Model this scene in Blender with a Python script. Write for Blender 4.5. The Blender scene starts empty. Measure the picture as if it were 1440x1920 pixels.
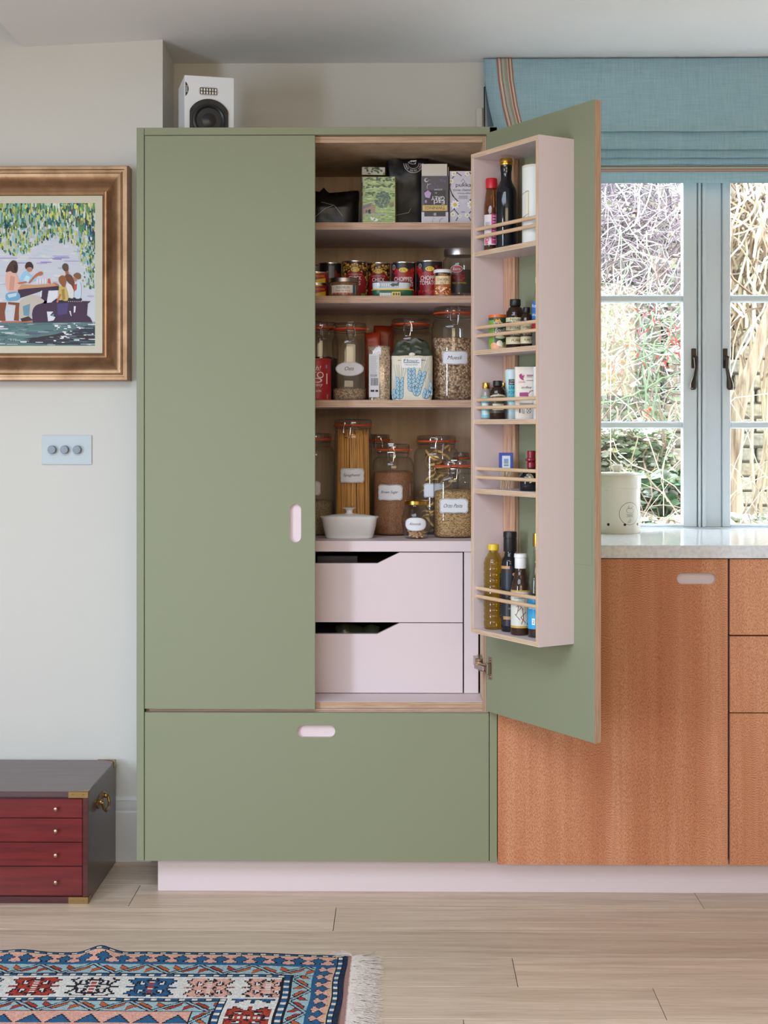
import bpy, bmesh, math, random
from mathutils import Vector, Matrix, noise
PI = math.pi
random.seed(7)
scene = bpy.context.scene
col = scene.collection

# ------------------------------------------------------------------ camera
D, F, HOR, ZC, YAW = 3.75, 2625.0, 804.0, 1.2565, math.radians(0.76)
cam_d = bpy.data.cameras.new('camera')
cam = bpy.data.objects.new('camera', cam_d)
col.objects.link(cam)
cam.location = (0, -D, ZC)
cam.rotation_euler = (PI/2, 0, YAW)
cam_d.sensor_fit = 'HORIZONTAL'
cam_d.sensor_width = 36.0
cam_d.lens = F/1440*36
cam_d.shift_y = -(960-HOR)/1440
cam_d.clip_start = 0.05
cam_d.clip_end = 100
scene.camera = cam

# ------------------------------------------------------------------ light
scene.view_settings.view_transform = 'Standard'
scene.view_settings.look = 'None'
scene.view_settings.gamma = 1.0
scene.view_settings.use_curve_mapping = False
scene.view_settings.exposure = 0.08
world = bpy.data.worlds.new('world')
scene.world = world
world.use_nodes = True
wn = world.node_tree
bg = wn.nodes['Background']
bg.inputs['Color'].default_value = (0.88, 0.92, 1.0, 1)
bg.inputs['Strength'].default_value = 11.0

def area_light(name, loc, target, sx, sy, power, color, spread=PI):
    d = bpy.data.lights.new(name, 'AREA')
    d.shape = 'RECTANGLE'; d.size = sx; d.size_y = sy
    d.energy = power; d.color = color; d.spread = spread
    o = bpy.data.objects.new(name, d); col.objects.link(o)
    o.location = loc
    o.rotation_euler = (Vector(target)-Vector(loc)).to_track_quat('-Z', 'Y').to_euler()
    return o
# assumed daylight from the left behind the camera and from overhead, no openings built, plus an added warm fill light further back
area_light('assumed_daylight_left', (-2.70, -3.40, 1.05), (-0.2, 0.1, 0.62), 0.6, 1.4, 24, (0.66, 0.80, 1.0), math.radians(88))
area_light('assumed_daylight_overhead', (-1.1, -2.7, 2.36), (-1.1, -2.7, 0.0), 2.2, 1.8, 98, (0.66, 0.805, 1.0))
area_light('warm_fill_behind', (0.4, -5.2, 1.9), (0.2, 0.2, 1.8), 2.6, 0.8, 40, (1.0, 0.80, 0.54))

# ------------------------------------------------------------------ helpers
def lin(c):
    r = []
    for v in c[:3]:
        v = v/255.0
        r.append(v/12.92 if v <= 0.04045 else ((v+0.055)/1.055)**2.4)
    return (r[0], r[1], r[2], 1.0)

CA, SA = math.cos(YAW), math.sin(YAW)
def ray(px, py=HOR):
    dx = (px-720)/F
    return Vector((CA*dx-SA, CA+SA*dx, (HOR-py)/F))
def at(px, py, Y):
    d = ray(px, py); t = (Y+D)/d.y
    return Vector((d.x*t, Y, ZC+d.z*t))
def wx(px, Y): return at(px, HOR, Y).x
def wz(py, Y, px=755): return at(px, py, Y).z
def dep(X, Y): return -SA*X + CA*(Y+D)
def mpp(Y, X=0.0): return dep(X, Y)/F          # metres per photo pixel at depth

class NT:
    def __init__(s, name):
        s.m = bpy.data.materials.new(name); s.m.use_nodes = True
        s.t = s.m.node_tree; s.b = s.t.nodes['Principled BSDF']; s.out = s.t.nodes['Material Output']
    def n(s, kind, **kw):
        nd = s.t.nodes.new('ShaderNode'+kind)
        for k, v in kw.items(): setattr(nd, k, v)
        return nd
    def l(s, a, b): s.t.links.new(a, b)
    def coord(s, scale=(1, 1, 1), loc=(0, 0, 0), which='Object', rot=(0, 0, 0)):
        tc = s.n('TexCoord'); mp = s.n('Mapping')
        mp.inputs['Scale'].default_value = scale; mp.inputs['Location'].default_value = loc
        mp.inputs['Rotation'].default_value = rot
        s.l(tc.outputs[which], mp.inputs['Vector']); return mp.outputs['Vector']
    def ramp(s, fac, stops, interp='LINEAR'):
        r = s.n('ValToRGB'); r.color_ramp.interpolation = interp
        e = r.color_ramp.elements
        while len(e) < len(stops): e.new(0.5)
        for el, (p, c) in zip(e, stops):
            el.position = p; el.color = lin(c) if max(c[:3]) > 1.001 else (c[0], c[1], c[2], 1)
        s.l(fac, r.inputs['Fac']); return r.outputs['Color']
    def noise(s, vec, scale=10, detail=4, rough=0.55, dist=0):
        t = s.n('TexNoise'); t.inputs['Scale'].default_value = scale; t.inputs['Detail'].default_value = detail
        t.inputs['Roughness'].default_value = rough; t.inputs['Distortion'].default_value = dist
        s.l(vec, t.inputs['Vector']); return t.outputs['Fac']
    def bump(s, h, strength=0.2, dist=0.002):
        b = s.n('Bump'); b.inputs['Strength'].default_value = strength; b.inputs['Distance'].default_value = dist
        s.l(h, b.inputs['Height']); s.l(b.outputs['Normal'], s.b.inputs['Normal'])
    def mix(s, fac, a, b, mode='MIX'):
        m = s.n('Mix', data_type='RGBA', blend_type=mode)
        if isinstance(fac, (int, float)): m.inputs[0].default_value = fac
        else: s.l(fac, m.inputs[0])
        for i, v in ((6, a), (7, b)):
            if isinstance(v, tuple): m.inputs[i].default_value = v
            else: s.l(v, m.inputs[i])
        return m.outputs[2]
    def math(s, op, a, b=0.0, clamp=False):
        m = s.n('Math', operation=op, use_clamp=clamp)
        for i, v in ((0, a), (1, b)):
            if isinstance(v, (int, float)): m.inputs[i].default_value = v
            else: s.l(v, m.inputs[i])
        return m.outputs[0]
    def set(s, rough=0.5, metal=0.0, spec=0.5, coat=0.0, trans=0.0, sss=0.0):
        s.b.inputs['Roughness'].default_value = rough; s.b.inputs['Metallic'].default_value = metal
        s.b.inputs['Specular IOR Level'].default_value = spec; s.b.inputs['Coat Weight'].default_value = coat
        s.b.inputs['Transmission Weight'].default_value = trans
        return s

MATS = {}
def paint(name, rgb, rough=0.5, metal=0.0, var=0.06, vscale=8.0, bump=0.0, bscale=120.0, coat=0.0, spec=0.5):
    """plain coloured material with a faint procedural variation"""
    if name in MATS: return MATS[name]
    t = NT(name).set(rough, metal, spec, coat)
    v = t.coord()
    f = t.noise(v, vscale, 3)
    c = lin(rgb)
    a = tuple(min(1, x*(1-var)) for x in c[:3])+(1,); b = tuple(min(1, x*(1+var)) for x in c[:3])+(1,)
    t.l(t.mix(f, a, b), t.b.inputs['Base Color'])
    if bump: t.bump(t.noise(v, bscale, 2), bump, 0.001)
    MATS[name] = t.m
    return t.m

def print_mat(name, rough):
    t = NT(name).set(rough)
    a = t.n('VertexColor', layer_name='Col')
    v = t.coord(); f = t.noise(v, 60, 2)
    t.l(t.mix(t.math('MULTIPLY', f, 0.12), a.outputs['Color'], (0.9, 0.9, 0.9, 1), 'MULTIPLY'), t.b.inputs['Base Color'])
    MATS[name] = t.m; return t.m
PRINT = print_mat('print_satin', 0.38)
PRINT_MATTE = print_mat('print_matte', 0.75)

def thin_glass(name, tint=(1, 1, 1), base=0.05, edge=0.75, power=3.0, rough=0.02, edge_dark=0.35):
    t = NT(name)
    t.t.nodes.remove(t.b)
    tr = t.n('BsdfTransparent')
    gl = t.n('BsdfAnisotropic'); gl.inputs['Roughness'].default_value = rough
    gl.inputs['Color'].default_value = (1, 1, 1, 1)
    lw = t.n('LayerWeight'); lw.inputs['Blend'].default_value = 0.5
    p = t.math('POWER', lw.outputs['Facing'], power)
    k = edge_dark
    t.l(t.mix(t.math('POWER', lw.outputs['Facing'], 4.0), tint+(1,), (tint[0]*k, tint[1]*k, tint[2]*k, 1)), tr.inputs['Color'])
    f = t.math('MULTIPLY_ADD', p, edge); t.t.nodes[-1].inputs[2].default_value = base
    f2 = t.math('MINIMUM', f, 0.92)
    mx = t.n('MixShader'); t.l(f2, mx.inputs[0]); t.l(tr.outputs[0], mx.inputs[1]); t.l(gl.outputs[0], mx.inputs[2])
    t.l(mx.outputs[0], t.out.inputs['Surface'])
    MATS[name] = t.m; return t.m
GLASS = thin_glass('jar_glass', (0.955, 0.965, 0.96), 0.035, 0.42, 2.6)
PANE = thin_glass('window_glass', (0.97, 0.985, 0.985), 0.03, 0.5, 4, edge_dark=1.0)
CLEARFILM = thin_glass('clear_film', (0.97, 0.97, 0.97), 0.06, 0.5, 2, 0.12)

class B:
    """collects shapes into ONE mesh"""
    def __init__(s): s.bm = bmesh.new(); s.mi = 0
    def _mi(s, faces):
        for f in faces: f.material_index = s.mi
    def box(s, x0, x1, y0, y1, z0, z1, bev=0.0, M=None):
        vs = [s.bm.verts.new((x, y, z)) for x in (x0, x1) for y in (y0, y1) for z in (z0, z1)]
        q = [(0, 1, 3, 2), (4, 6, 7, 5), (0, 4, 5, 1), (2, 3, 7, 6), (0, 2, 6, 4), (1, 5, 7, 3)]
        fs = [s.bm.faces.new([vs[i] for i in f]) for f in q]
        s._mi(fs)
        if bev > 0:
            es = list({e for f in fs for e in f.edges})
            r = bmesh.ops.bevel(s.bm, geom=es, offset=bev, segments=1, affect='EDGES', profile=0.5)
            for f in r['faces']: f.material_index = s.mi
            vs = list({v for f in fs if f.is_valid for v in f.verts} | {v for f in r['faces'] for v in f.verts})
        if M is not None: bmesh.ops.transform(s.bm, matrix=M, verts=vs)
        return s
    def loft(s, rings, cap0=True, cap1=True, close=True, smooth=True):
        R = [[s.bm.verts.new(p) for p in r] for r in rings]
        n = len(R[0]); fs = []
        for a, b in zip(R, R[1:]):
            for i in range(n if close else n-1):
                j = (i+1) % n
                fs.append(s.bm.faces.new((a[i], a[j], b[j], b[i])))
        if cap0 and n > 2: fs.append(s.bm.faces.new(R[0][::-1]))
        if cap1 and n > 2: fs.append(s.bm.faces.new(R[-1]))
        s._mi(fs)
        for f in fs: f.smooth = smooth
        return s
    def lathe(s, prof, n=32, c=(0, 0, 0), cap0=True, cap1=True, sx=1, sy=1):
        rings = []
        for p in prof:
            r, z = p[0], p[1]; e = p[2] if len(p) > 2 else 2
            ring = []
            for i in range(n):
                a = 2*PI*i/n; ca, sa = math.cos(a), math.sin(a)
                k = 1.0 if e == 2 else 1.0/((abs(ca)**e+abs(sa)**e)**(1.0/e))
                ring.append((c[0]+max(r, 1e-5)*k*ca*sx, c[1]+max(r, 1e-5)*k*sa*sy, c[2]+z))
            rings.append(ring)
        return s.loft(rings, cap0, cap1)
    def tube(s, pts, r, n=6, cyclic=False, r1=None):
        pts = [Vector(p) for p in pts]; N = len(pts); rings = []
        up = Vector((0.13, 0.21, 0.97))
        for i, p in enumerate(pts):
            if cyclic: t = pts[(i+1) % N]-pts[i-1]
            else: t = pts[min(i+1, N-1)]-pts[max(i-1, 0)]
            if t.length < 1e-9: t = Vector((0, 0, 1))
            t.normalize()
            x = up-t*up.dot(t)
            if x.length < 1e-3: x = Vector((1, 0, 0))-t*t.x
            if x.length < 1e-3: x = Vector((0, 1, 0))-t*t.y
            x.normalize(); y = t.cross(x); up = x
            if isinstance(r, (list, tuple)): rr = r[i]
            else: rr = r if r1 is None else r+(r1-r)*i/max(1, N-1)
            rings.append([p+(x*math.cos(2*PI*k/n)+y*math.sin(2*PI*k/n))*rr for k in range(n)])
        if cyclic: rings.append(rings[0]); return s.loft(rings, False, False)
        return s.loft(rings)
    def torus(s, R, r, z=0, n=40, m=8, c=(0, 0), sx=1, sy=1):
        rings = []
        for i in range(n+1):
            a = 2*PI*i/n
            rings.append([(c[0]+sx*(R+r*math.cos(b))*math.cos(a), c[1]+sy*(R+r*math.cos(b))*math.sin(a), z+r*math.sin(b)) for b in [2*PI*k/m for k in range(m)]])
        return s.loft(rings, False, False)
    def prism(s, pts, y0, y1, smooth=False):
        """polygon in XZ, extruded along Y"""
        a = [s.bm.verts.new((p[0], y0, p[1])) for p in pts]; b = [s.bm.verts.new((p[0], y1, p[1])) for p in pts]
        fs = [s.bm.faces.new(a), s.bm.faces.new(b[::-1])]
        n = len(pts)
        for i in range(n): fs.append(s.bm.faces.new((a[i], b[i], b[(i+1) % n], a[(i+1) % n])))
        s._mi(fs); return s
    def ellipsoid(s, c, rx, ry, rz, n=12, m=8, M=None):
        rings = []
        for i in range(m+1):
            p = PI*i/m
            ring = [Vector((rx*math.sin(p)*math.cos(2*PI*k/n)+1e-6*k, ry*math.sin(p)*math.sin(2*PI*k/n), rz*math.cos(p))) for k in range(n)]
            if M is not None: ring = [M @ q for q in ring]
            rings.append([q+Vector(c) for q in ring])
        return s.loft(rings)
    def grid(s, fn, nu, nv, smooth=True):
        V = [[s.bm.verts.new(fn(i/nu, j/nv)) for j in range(nv+1)] for i in range(nu+1)]
        fs = []
        for i in range(nu):
            for j in range(nv):
                fs.append(s.bm.faces.new((V[i][j], V[i+1][j], V[i+1][j+1], V[i][j+1])))
        s._mi(fs)
        for f in fs: f.smooth = smooth
        return s
    def xf(s, M, fn):
        """run fn(), then transform only what it added"""
        old = set(s.bm.verts); fn()
        bmesh.ops.transform(s.bm, matrix=M, verts=[v for v in s.bm.verts if v not in old]); return s
    def obj(s, name, mats, parent=None, loc=None, ang=35, label=None, edge_axis=None, recalc=True):
        if recalc: bmesh.ops.recalc_face_normals(s.bm, faces=s.bm.faces)
        if edge_axis is not None:            # faces whose normal is not along edge_axis get material 1 (ply edge)
            for f in s.bm.faces:
                if abs(f.normal[edge_axis]) < 0.6: f.material_index = 1
        me = bpy.data.meshes.new(name); s.bm.to_mesh(me); s.bm.free()
        if not isinstance(mats, (list, tuple)): mats = [mats]
        for m in mats: me.materials.append(m)
        if len(me.polygons):
            me.polygons.foreach_set('use_smooth', [True]*len(me.polygons))
            me.set_sharp_from_angle(angle=math.radians(ang))
        o = bpy.data.objects.new(name, me); col.objects.link(o)
        if parent is not None: o.parent = parent
        if loc is not None: o.location = loc
        if label: o['label'] = label
        return o

def thing(name, label, cat, loc=(0, 0, 0), rz=0.0, group=None):
    o = bpy.data.objects.new(name, None); col.objects.link(o)
    o.empty_display_size = 0.03
    o.location = loc; o.rotation_euler = (0, 0, rz)
    o['label'] = label; o['category'] = cat
    if group: o['group'] = group
    return o
def tag(o, label, cat, group=None):
    o['label'] = label; o['category'] = cat
    if group: o['group'] = group
    return o
def struct(o, label=None, cat=None):
    o['kind'] = 'structure'
    if label: o['label'] = label
    if cat: o['category'] = cat
    return o
def stuff(o): o['kind'] = 'stuff'; return o
def copy_tree(o, parent=None):
    c = o.copy(); col.objects.link(c)
    if parent is not None: c.parent = parent
    for ch in list(o.children): copy_tree(ch, c)
    return c

_tc = {}
def text_geo(body):
    if body not in _tc:
        cu = bpy.data.curves.new('t', 'FONT'); cu.body = body; cu.resolution_u = 3
        o = bpy.data.objects.new('t', cu)
        me = bpy.data.meshes.new_from_object(o)
        vs = [(v.co.x, v.co.y) for v in me.vertices]; fs = [tuple(p.vertices) for p in me.polygons]
        bpy.data.objects.remove(o); bpy.data.curves.remove(cu); bpy.data.meshes.remove(me)
        _tc[body] = (vs, fs)
    return _tc[body]

EPS = 0.00022
class Decal:
    """flat print: coloured shapes in (u, v) metres, laid flat or wrapped on a cylinder"""
    def __init__(s): s.p = []
    def poly(s, pts, c, l=1): s.p.append((list(pts), [tuple(range(len(pts)))], c, l)); return s
    def rect(s, u0, v0, u1, v1, c, l=1): return s.poly([(u0, v0), (u1, v0), (u1, v1), (u0, v1)], c, l)
    def ell(s, cu, cv, ru, rv, c, l=1, n=20, rot=0):
        cr, sr = math.cos(rot), math.sin(rot)
        return s.poly([(cu+ru*math.cos(a)*cr-rv*math.sin(a)*sr, cv+ru*math.cos(a)*sr+rv*math.sin(a)*cr) for a in [2*PI*k/n for k in range(n)]], c, l)
    def line(s, pts, w, c, l=1):
        for (a, b), (x, y) in zip(pts, pts[1:]):
            dx, dy = x-a, y-b; L = math.hypot(dx, dy) or 1e-6
            nx, ny = -dy/L*w/2, dx/L*w/2; ex, ey = dx/L*w*0.3, dy/L*w*0.3
            s.poly([(a-ex+nx, b-ey+ny), (a-ex-nx, b-ey-ny), (x+ex-nx, y+ey-ny), (x+ex+nx, y+ey+ny)], c, l)
        return s
    def text(s, body, cu, cv, h, c, l=2, w=None, shear=0.0, rot=0.0):
        vs, fs = text_geo(body)
        if not vs: return s
        x0 = min(v[0] for v in vs); x1 = max(v[0] for v in vs); y0 = min(v[1] for v in vs); y1 = max(v[1] for v in vs)
        ky = h/(y1-y0); kx = ky if w is None else w/(x1-x0)
        cr, sr = math.cos(rot), math.sin(rot); out = []
        for x, y in vs:
            yy = (y-(y0+y1)/2)*ky; xx = (x-(x0+x1)/2)*kx+shear*yy
            out.append((cu+xx*cr-yy*sr, cv+xx*sr+yy*cr))
        s.p.append((out, fs, c, l)); return s
    def build(s, name, parent, mapf, step=None, mat=None, loc=None, label=None, clip=None):
        bm = bmesh.new(); cl = bm.loops.layers.float_color.new('Col')
        il = bm.faces.layers.int.new('id')
        for k, (vs, fs, c, l) in enumerate(s.p):
            V = [bm.verts.new((v[0], v[1], l*EPS)) for v in vs]
            for f in fs:
                try: fc = bm.faces.new([V[i] for i in f])
                except ValueError: continue
                fc[il] = k
        if step or clip: bmesh.ops.triangulate(bm, faces=bm.faces)
        if clip:
            for co, no in (((clip[0], 0, 0), (-1, 0, 0)), ((clip[2], 0, 0), (1, 0, 0)), ((0, clip[1], 0), (0, -1, 0)), ((0, clip[3], 0), (0, 1, 0))):
                bmesh.ops.bisect_plane(bm, geom=bm.verts[:]+bm.edges[:]+bm.faces[:], plane_co=co, plane_no=no, clear_outer=True)
        if step:
            u0 = min(v.co.x for v in bm.verts); u1 = max(v.co.x for v in bm.verts)
            k = math.ceil(u0/step)
            while k*step < u1:
                bmesh.ops.bisect_plane(bm, geom=bm.verts[:]+bm.edges[:]+bm.faces[:], plane_co=(k*step, 0, 0), plane_no=(1, 0, 0))
                k += 1
        for f in bm.faces:
            c = lin(s.p[f[il]][2])
            for lp in f.loops: lp[cl] = c
        for v in bm.verts: v.co = mapf(v.co.x, v.co.y, v.co.z)
        me = bpy.data.meshes.new(name); bm.to_mesh(me); bm.free()
        me.materials.append(mat or PRINT)
        o = bpy.data.objects.new(name, me); col.objects.link(o)
        if parent is not None: o.parent = parent
        if loc is not None: o.location = loc
        if label: o['label'] = label
        return o
def on_cyl(R, a0=0.0, v0=0.0, cx=0.0, cy=0.0):
    return lambda u, v, e: Vector((cx+(R+e)*math.sin(u/R+a0), cy-(R+e)*math.cos(u/R+a0), v0+v))
def on_flat(y=0.0, u0=0.0, v0=0.0):
    return lambda u, v, e: Vector((u0+u, y-e, v0+v))

# ------------------------------------------------------------------ shared materials
GREEN = paint('sage_green_laminate', (134, 138, 111), 0.6, var=0.015, vscale=2, spec=0.3)
PINK = paint('pale_pink_laminate', (216, 200, 201), 0.45, var=0.012, vscale=2)
NICKEL = paint('nickel', (190, 186, 182), 0.18, 1.0, 0.03)
STEEL = paint('tin_steel', (200, 200, 198), 0.28, 1.0, 0.04)
BLACK = paint('black_plastic', (22, 22, 24), 0.4, var=0.1)
DARKGAP = paint('dark_gap', (24, 20, 18), 0.8)
BRASS = paint('aged_brass', (168, 140, 92), 0.35, 1.0, 0.15, 30)
GOLDCAP = paint('gold_cap', (205, 160, 70), 0.25, 1.0, 0.05)
ORANGE = paint('orange_rubber', (214, 84, 42), 0.5)
WHITEP = paint('white_plastic', (236, 236, 234), 0.35)
WALLP = paint('wall_paint', (207, 204, 196), 0.85, var=0.02, vscale=3, bump=0.05, bscale=60)
CEILP = paint('ceiling_paint', (236, 234, 233), 0.9, var=0.02, vscale=3, bump=0.04, bscale=50)
WHITEWOOD = paint('white_gloss_wood', (214, 226, 234), 0.35, var=0.015, vscale=5)

def ply_edge(name, axis, period=0.0042, lo=(150, 112, 88), hi=(206, 176, 148)):
    t = NT(name).set(0.6)
    sc = [6, 6, 6]; sc[axis] = 1.0
    tc = t.n('TexCoord'); sep = t.n('SeparateXYZ'); t.l(tc.outputs['Object'], sep.inputs[0])
    ph = t.math('MULTIPLY', sep.outputs[axis], 2*PI/period)
    v = t.coord((260 if axis == 0 else 14, 260 if axis == 1 else 14, 260 if axis == 2 else 14))
    nz = t.noise(v, 1.0, 3)
    s_ = t.math('SINE', t.math('ADD', ph, t.math('MULTIPLY', nz, 1.6)))
    f = t.math('ADD', t.math('MULTIPLY', s_, 0.33), t.math('MULTIPLY', nz, 0.95))
    t.l(t.ramp(f, [(0.1, lo), (0.45, tuple((a+b)//2 for a, b in zip(lo, hi))), (0.85, hi)]), t.b.inputs['Base Color'])
    MATS[name] = t.m; return t.m
PLYX, PLYY, PLYZ = (ply_edge('plywood_edge_%s' % 'xyz'[i], i) for i in range(3))

def wood(name, stops, axis=2, along=1.2, across=40, scale=1.0, rough=0.55, bump=0.08):
    t = NT(name).set(rough)
    sc = [across]*3; sc[axis] = along
    v = t.coord(tuple(sc))
    f = t.noise(v, scale, 5, 0.6, 0.6)
    t.l(t.ramp(f, stops), t.b.inputs['Base Color'])
    if bump: t.bump(f, bump, 0.001)
    MATS[name] = t.m; return t.m
BIRCH = wood('birch_veneer', [(0.25, (176, 148, 118)), (0.5, (196, 170, 140)), (0.75, (208, 184, 156))], 2, 2.0, 22)
OAKROD = wood('ash_dowel', [(0.25, (190, 150, 112)), (0.5, (214, 180, 144)), (0.75, (226, 196, 162))], 0, 6, 160)
ASHPOST = wood('ash_batten', [(0.3, (150, 108, 84)), (0.5, (192, 150, 122)), (0.7, (214, 178, 150))], 2, 5, 110)
# ================================================================== THE ROOM
WALL_Y = 0.320      # face of the chimney breast
BACK_Y = 0.587      # face of the window wall / alcove
CEIL_Z = 2.390
BX0, BX1, BY0, BY1 = -2.8, 2.6, -5.6, 0.62

# ---- floor: oak planks
def oak_mat():
    t = NT('pale_oak_plank').set(0.42)
    oi = t.n('ObjectInfo')
    tc = t.n('TexCoord'); mp = t.n('Mapping'); mp.inputs['Scale'].default_value = (1.3, 26, 26)
    cb = t.n('CombineXYZ'); t.l(oi.outputs['Random'], cb.inputs[0]); t.l(oi.outputs['Random'], cb.inputs[1])
    sc = t.n('VectorMath', operation='SCALE'); sc.inputs[3].default_value = 37.0; t.l(cb.outputs[0], sc.inputs[0])
    ad = t.n('VectorMath', operation='ADD'); t.l(tc.outputs['Object'], ad.inputs[0]); t.l(sc.outputs[0], ad.inputs[1])
    t.l(ad.outputs[0], mp.inputs['Vector'])
    f = t.noise(mp.outputs[0], 1.0, 5, 0.6, 1.2)
    mp2 = t.n('Mapping'); mp2.inputs['Scale'].default_value = (8, 300, 300); t.l(ad.outputs[0], mp2.inputs['Vector'])
    g = t.noise(mp2.outputs[0], 1.0, 2)
    c1 = t.ramp(f, [(0.25, (178, 154, 132)), (0.5, (200, 178, 156)), (0.75, (213, 194, 174))])
    c2 = t.ramp(g, [(0.2, (186, 178, 172)), (0.6, (255, 255, 255))])
    c = t.mix(0.55, c1, c2, 'MULTIPLY')
    hs = t.n('HueSaturation'); t.l(c, hs.inputs['Color'])
    t.l(t.math('MULTIPLY_ADD', oi.outputs['Random'], 0.16), hs.inputs['Value']); t.t.nodes[-1].inputs[2].default_value = 0.95
    t.l(hs.outputs[0], t.b.inputs['Base Color'])
    t.bump(g, 0.06, 0.001)
    return t.m
OAK = oak_mat()
b = B(); b.box(BX0, BX1, BY0, BY1, -0.06, -0.014)
floor = struct(b.obj('floor', DARKGAP), 'pale oak plank floor', 'floor')
PW = 0.173
special = {0: [-0.722, 0.79], 1: [-0.174], 3: [0.26], 2: [-1.35, 1.1], 4: [-0.95]}
edges_ = [0.098+PW*4 - PW*i for i in range(60)]
mesh_cache = {}
def plank(x0, x1, y0, y1):
    L = round(x1-x0, 4); W = round(y1-y0, 4)
    if (L, W) not in mesh_cache:
        b = B(); b.box(0, L-0.0016, 0, W-0.0012, -0.0145, 0, 0.0006)
        o = b.obj('plank', OAK, floor); mesh_cache[(L, W)] = o.data
    else:
        o = bpy.data.objects.new('plank', mesh_cache[(L, W)]); col.objects.link(o); o.parent = floor
    o.location = (x0+0.0008, y0+0.0006, 0)
row = -3
ytop = 0.098+PW*3
while ytop > -3.6:
    y1_ = min(ytop, BY1); y0_ = ytop-PW
    if y1_-y0_ > 0.02 and y0_ < BY1:
        js = special.get(row)
        if js is None: js = [random.uniform(-1.6, 1.4)]
        xs = sorted(js)
        while xs[0] > BX0+1.0: xs.insert(0, xs[0]-1.512)
        while xs[-1] < BX1-1.0: xs.append(xs[-1]+1.512)
        xs = [BX0]+[x for x in xs if BX0+0.1 < x < BX1-0.1]+[BX1]
        for xa, xb in zip(xs, xs[1:]): plank(xa, xb, y0_, y1_)
    ytop -= PW; row += 1
b = B(); b.box(BX0, BX1, BY0, ytop, -0.0145, 0.0); b.obj('plank', OAK, floor)

# ---- walls
CBX = wx(305, WALL_Y)          # right edge of the chimney breast
b = B()
b.loft([[(BX0, WALL_Y, z), (CBX, WALL_Y, z), (CBX-0.016, BACK_Y+0.12, z), (BX0, BACK_Y+0.12, z)] for z in (0, 2.75)], smooth=False)
wall_left = struct(b.obj('wall_left', WALLP), 'cream painted chimney breast wall', 'wall')
# window opening
WIN_Y = 0.655
WX0, WX1, WZ0, WZ1 = wx(946, WIN_Y), 2.46, 0.905, 2.22  # right side widened out of view to let in more light
b = B()
b.box(CBX-0.016, WX0, BACK_Y, BACK_Y+0.16, 0, 2.75)
b.box(WX1, BX1, BACK_Y, BACK_Y+0.16, 0, 2.75)
b.box(WX0, WX1, BACK_Y, BACK_Y+0.16, 0, WZ0)
b.box(WX0, WX1, BACK_Y, BACK_Y+0.16, WZ1, 2.75)
struct(b.obj('wall_back', WALLP), 'cream painted wall behind larder and window', 'wall')
b = B(); b.box(BX1, BX1+0.1, BY0, BY1+0.12, 0, 2.75); struct(b.obj('wall_right', WALLP), 'cream side wall beyond the worktop', 'wall')
b = B(); b.box(BX0-0.1, BX0, BY0, BY1+0.12, 0, 2.75); struct(b.obj('wall_far_left', WALLP), 'cream side wall beside the chimney breast', 'wall')
b = B(); b.box(BX0-0.1, BX1+0.1, BY0-0.1, BY0, 0, 0.7); b.box(BX0-0.1, BX1+0.1, BY0-0.1, BY0, 0.7, 2.75)
struct(b.obj('wall_rear', WALLP), 'cream rear wall of the room', 'wall')

# ---- ceiling: low soffit (slightly sagging at its left end), higher ceiling left of it
SX = wx(45, WALL_Y)
sag = CEIL_Z - wz(88, WALL_Y, 45)
b = B()
def cz(x, y):
    if x >= CBX: return CEIL_Z
    return CEIL_Z - sag*(CBX-x)/(CBX-SX)
xs_ = [SX, (SX+CBX)/2, CBX, BX1]; ys_ = [BY0, -2.0, WALL_Y, BACK_Y+0.16]
low = [[b.bm.verts.new((x, y, cz(x, y))) for y in ys_] for x in xs_]
top = [[b.bm.verts.new((x, y, 2.75)) for y in ys_] for x in xs_]
for i in range(3):
    for j in range(3):
        b.bm.faces.new((low[i][j], low[i][j+1], low[i+1][j+1], low[i+1][j]))
        b.bm.faces.new((top[i][j], top[i+1][j], top[i+1][j+1], top[i][j+1]))
for j in range(3):
    b.bm.faces.new((low[0][j], top[0][j], top[0][j+1], low[0][j+1]))
    b.bm.faces.new((low[3][j], low[3][j+1], top[3][j+1], top[3][j]))
for i in range(3):
    b.bm.faces.new((low[i][0], low[i+1][0], top[i+1][0], top[i][0]))
    b.bm.faces.new((low[i][3], top[i][3], top[i+1][3], low[i+1][3]))
b.box(BX0-0.1, BX1+0.1, BY0-0.1, BY1+0.12, 2.75, 2.85)
struct(b.obj('ceiling', CEILP), 'matt white ceiling with a dropped soffit', 'ceiling')

# ---- skirting board on the chimney breast
b = B()
bz = wz(1497, WALL_Y-0.02)
prof = [(0, 0), (0.018, 0), (0.018, bz-0.045), (0.014, bz-0.040), (0.016, bz-0.030), (0.012, bz-0.018), (0.013, bz-0.010), (0.008, bz-0.002), (0.004, bz), (0, bz)]
xa, xb = BX0+0.01, CBX-0.03
b.loft([[(x, WALL_Y-p[0], p[1]) for p in prof] for x in (xa, xb)], smooth=False)
struct(b.obj('baseboard_left', paint('skirting_paint', (206, 205, 202), 0.5, var=0.02)), 'moulded off-white skirting board behind the trunk', 'skirting board')

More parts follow.
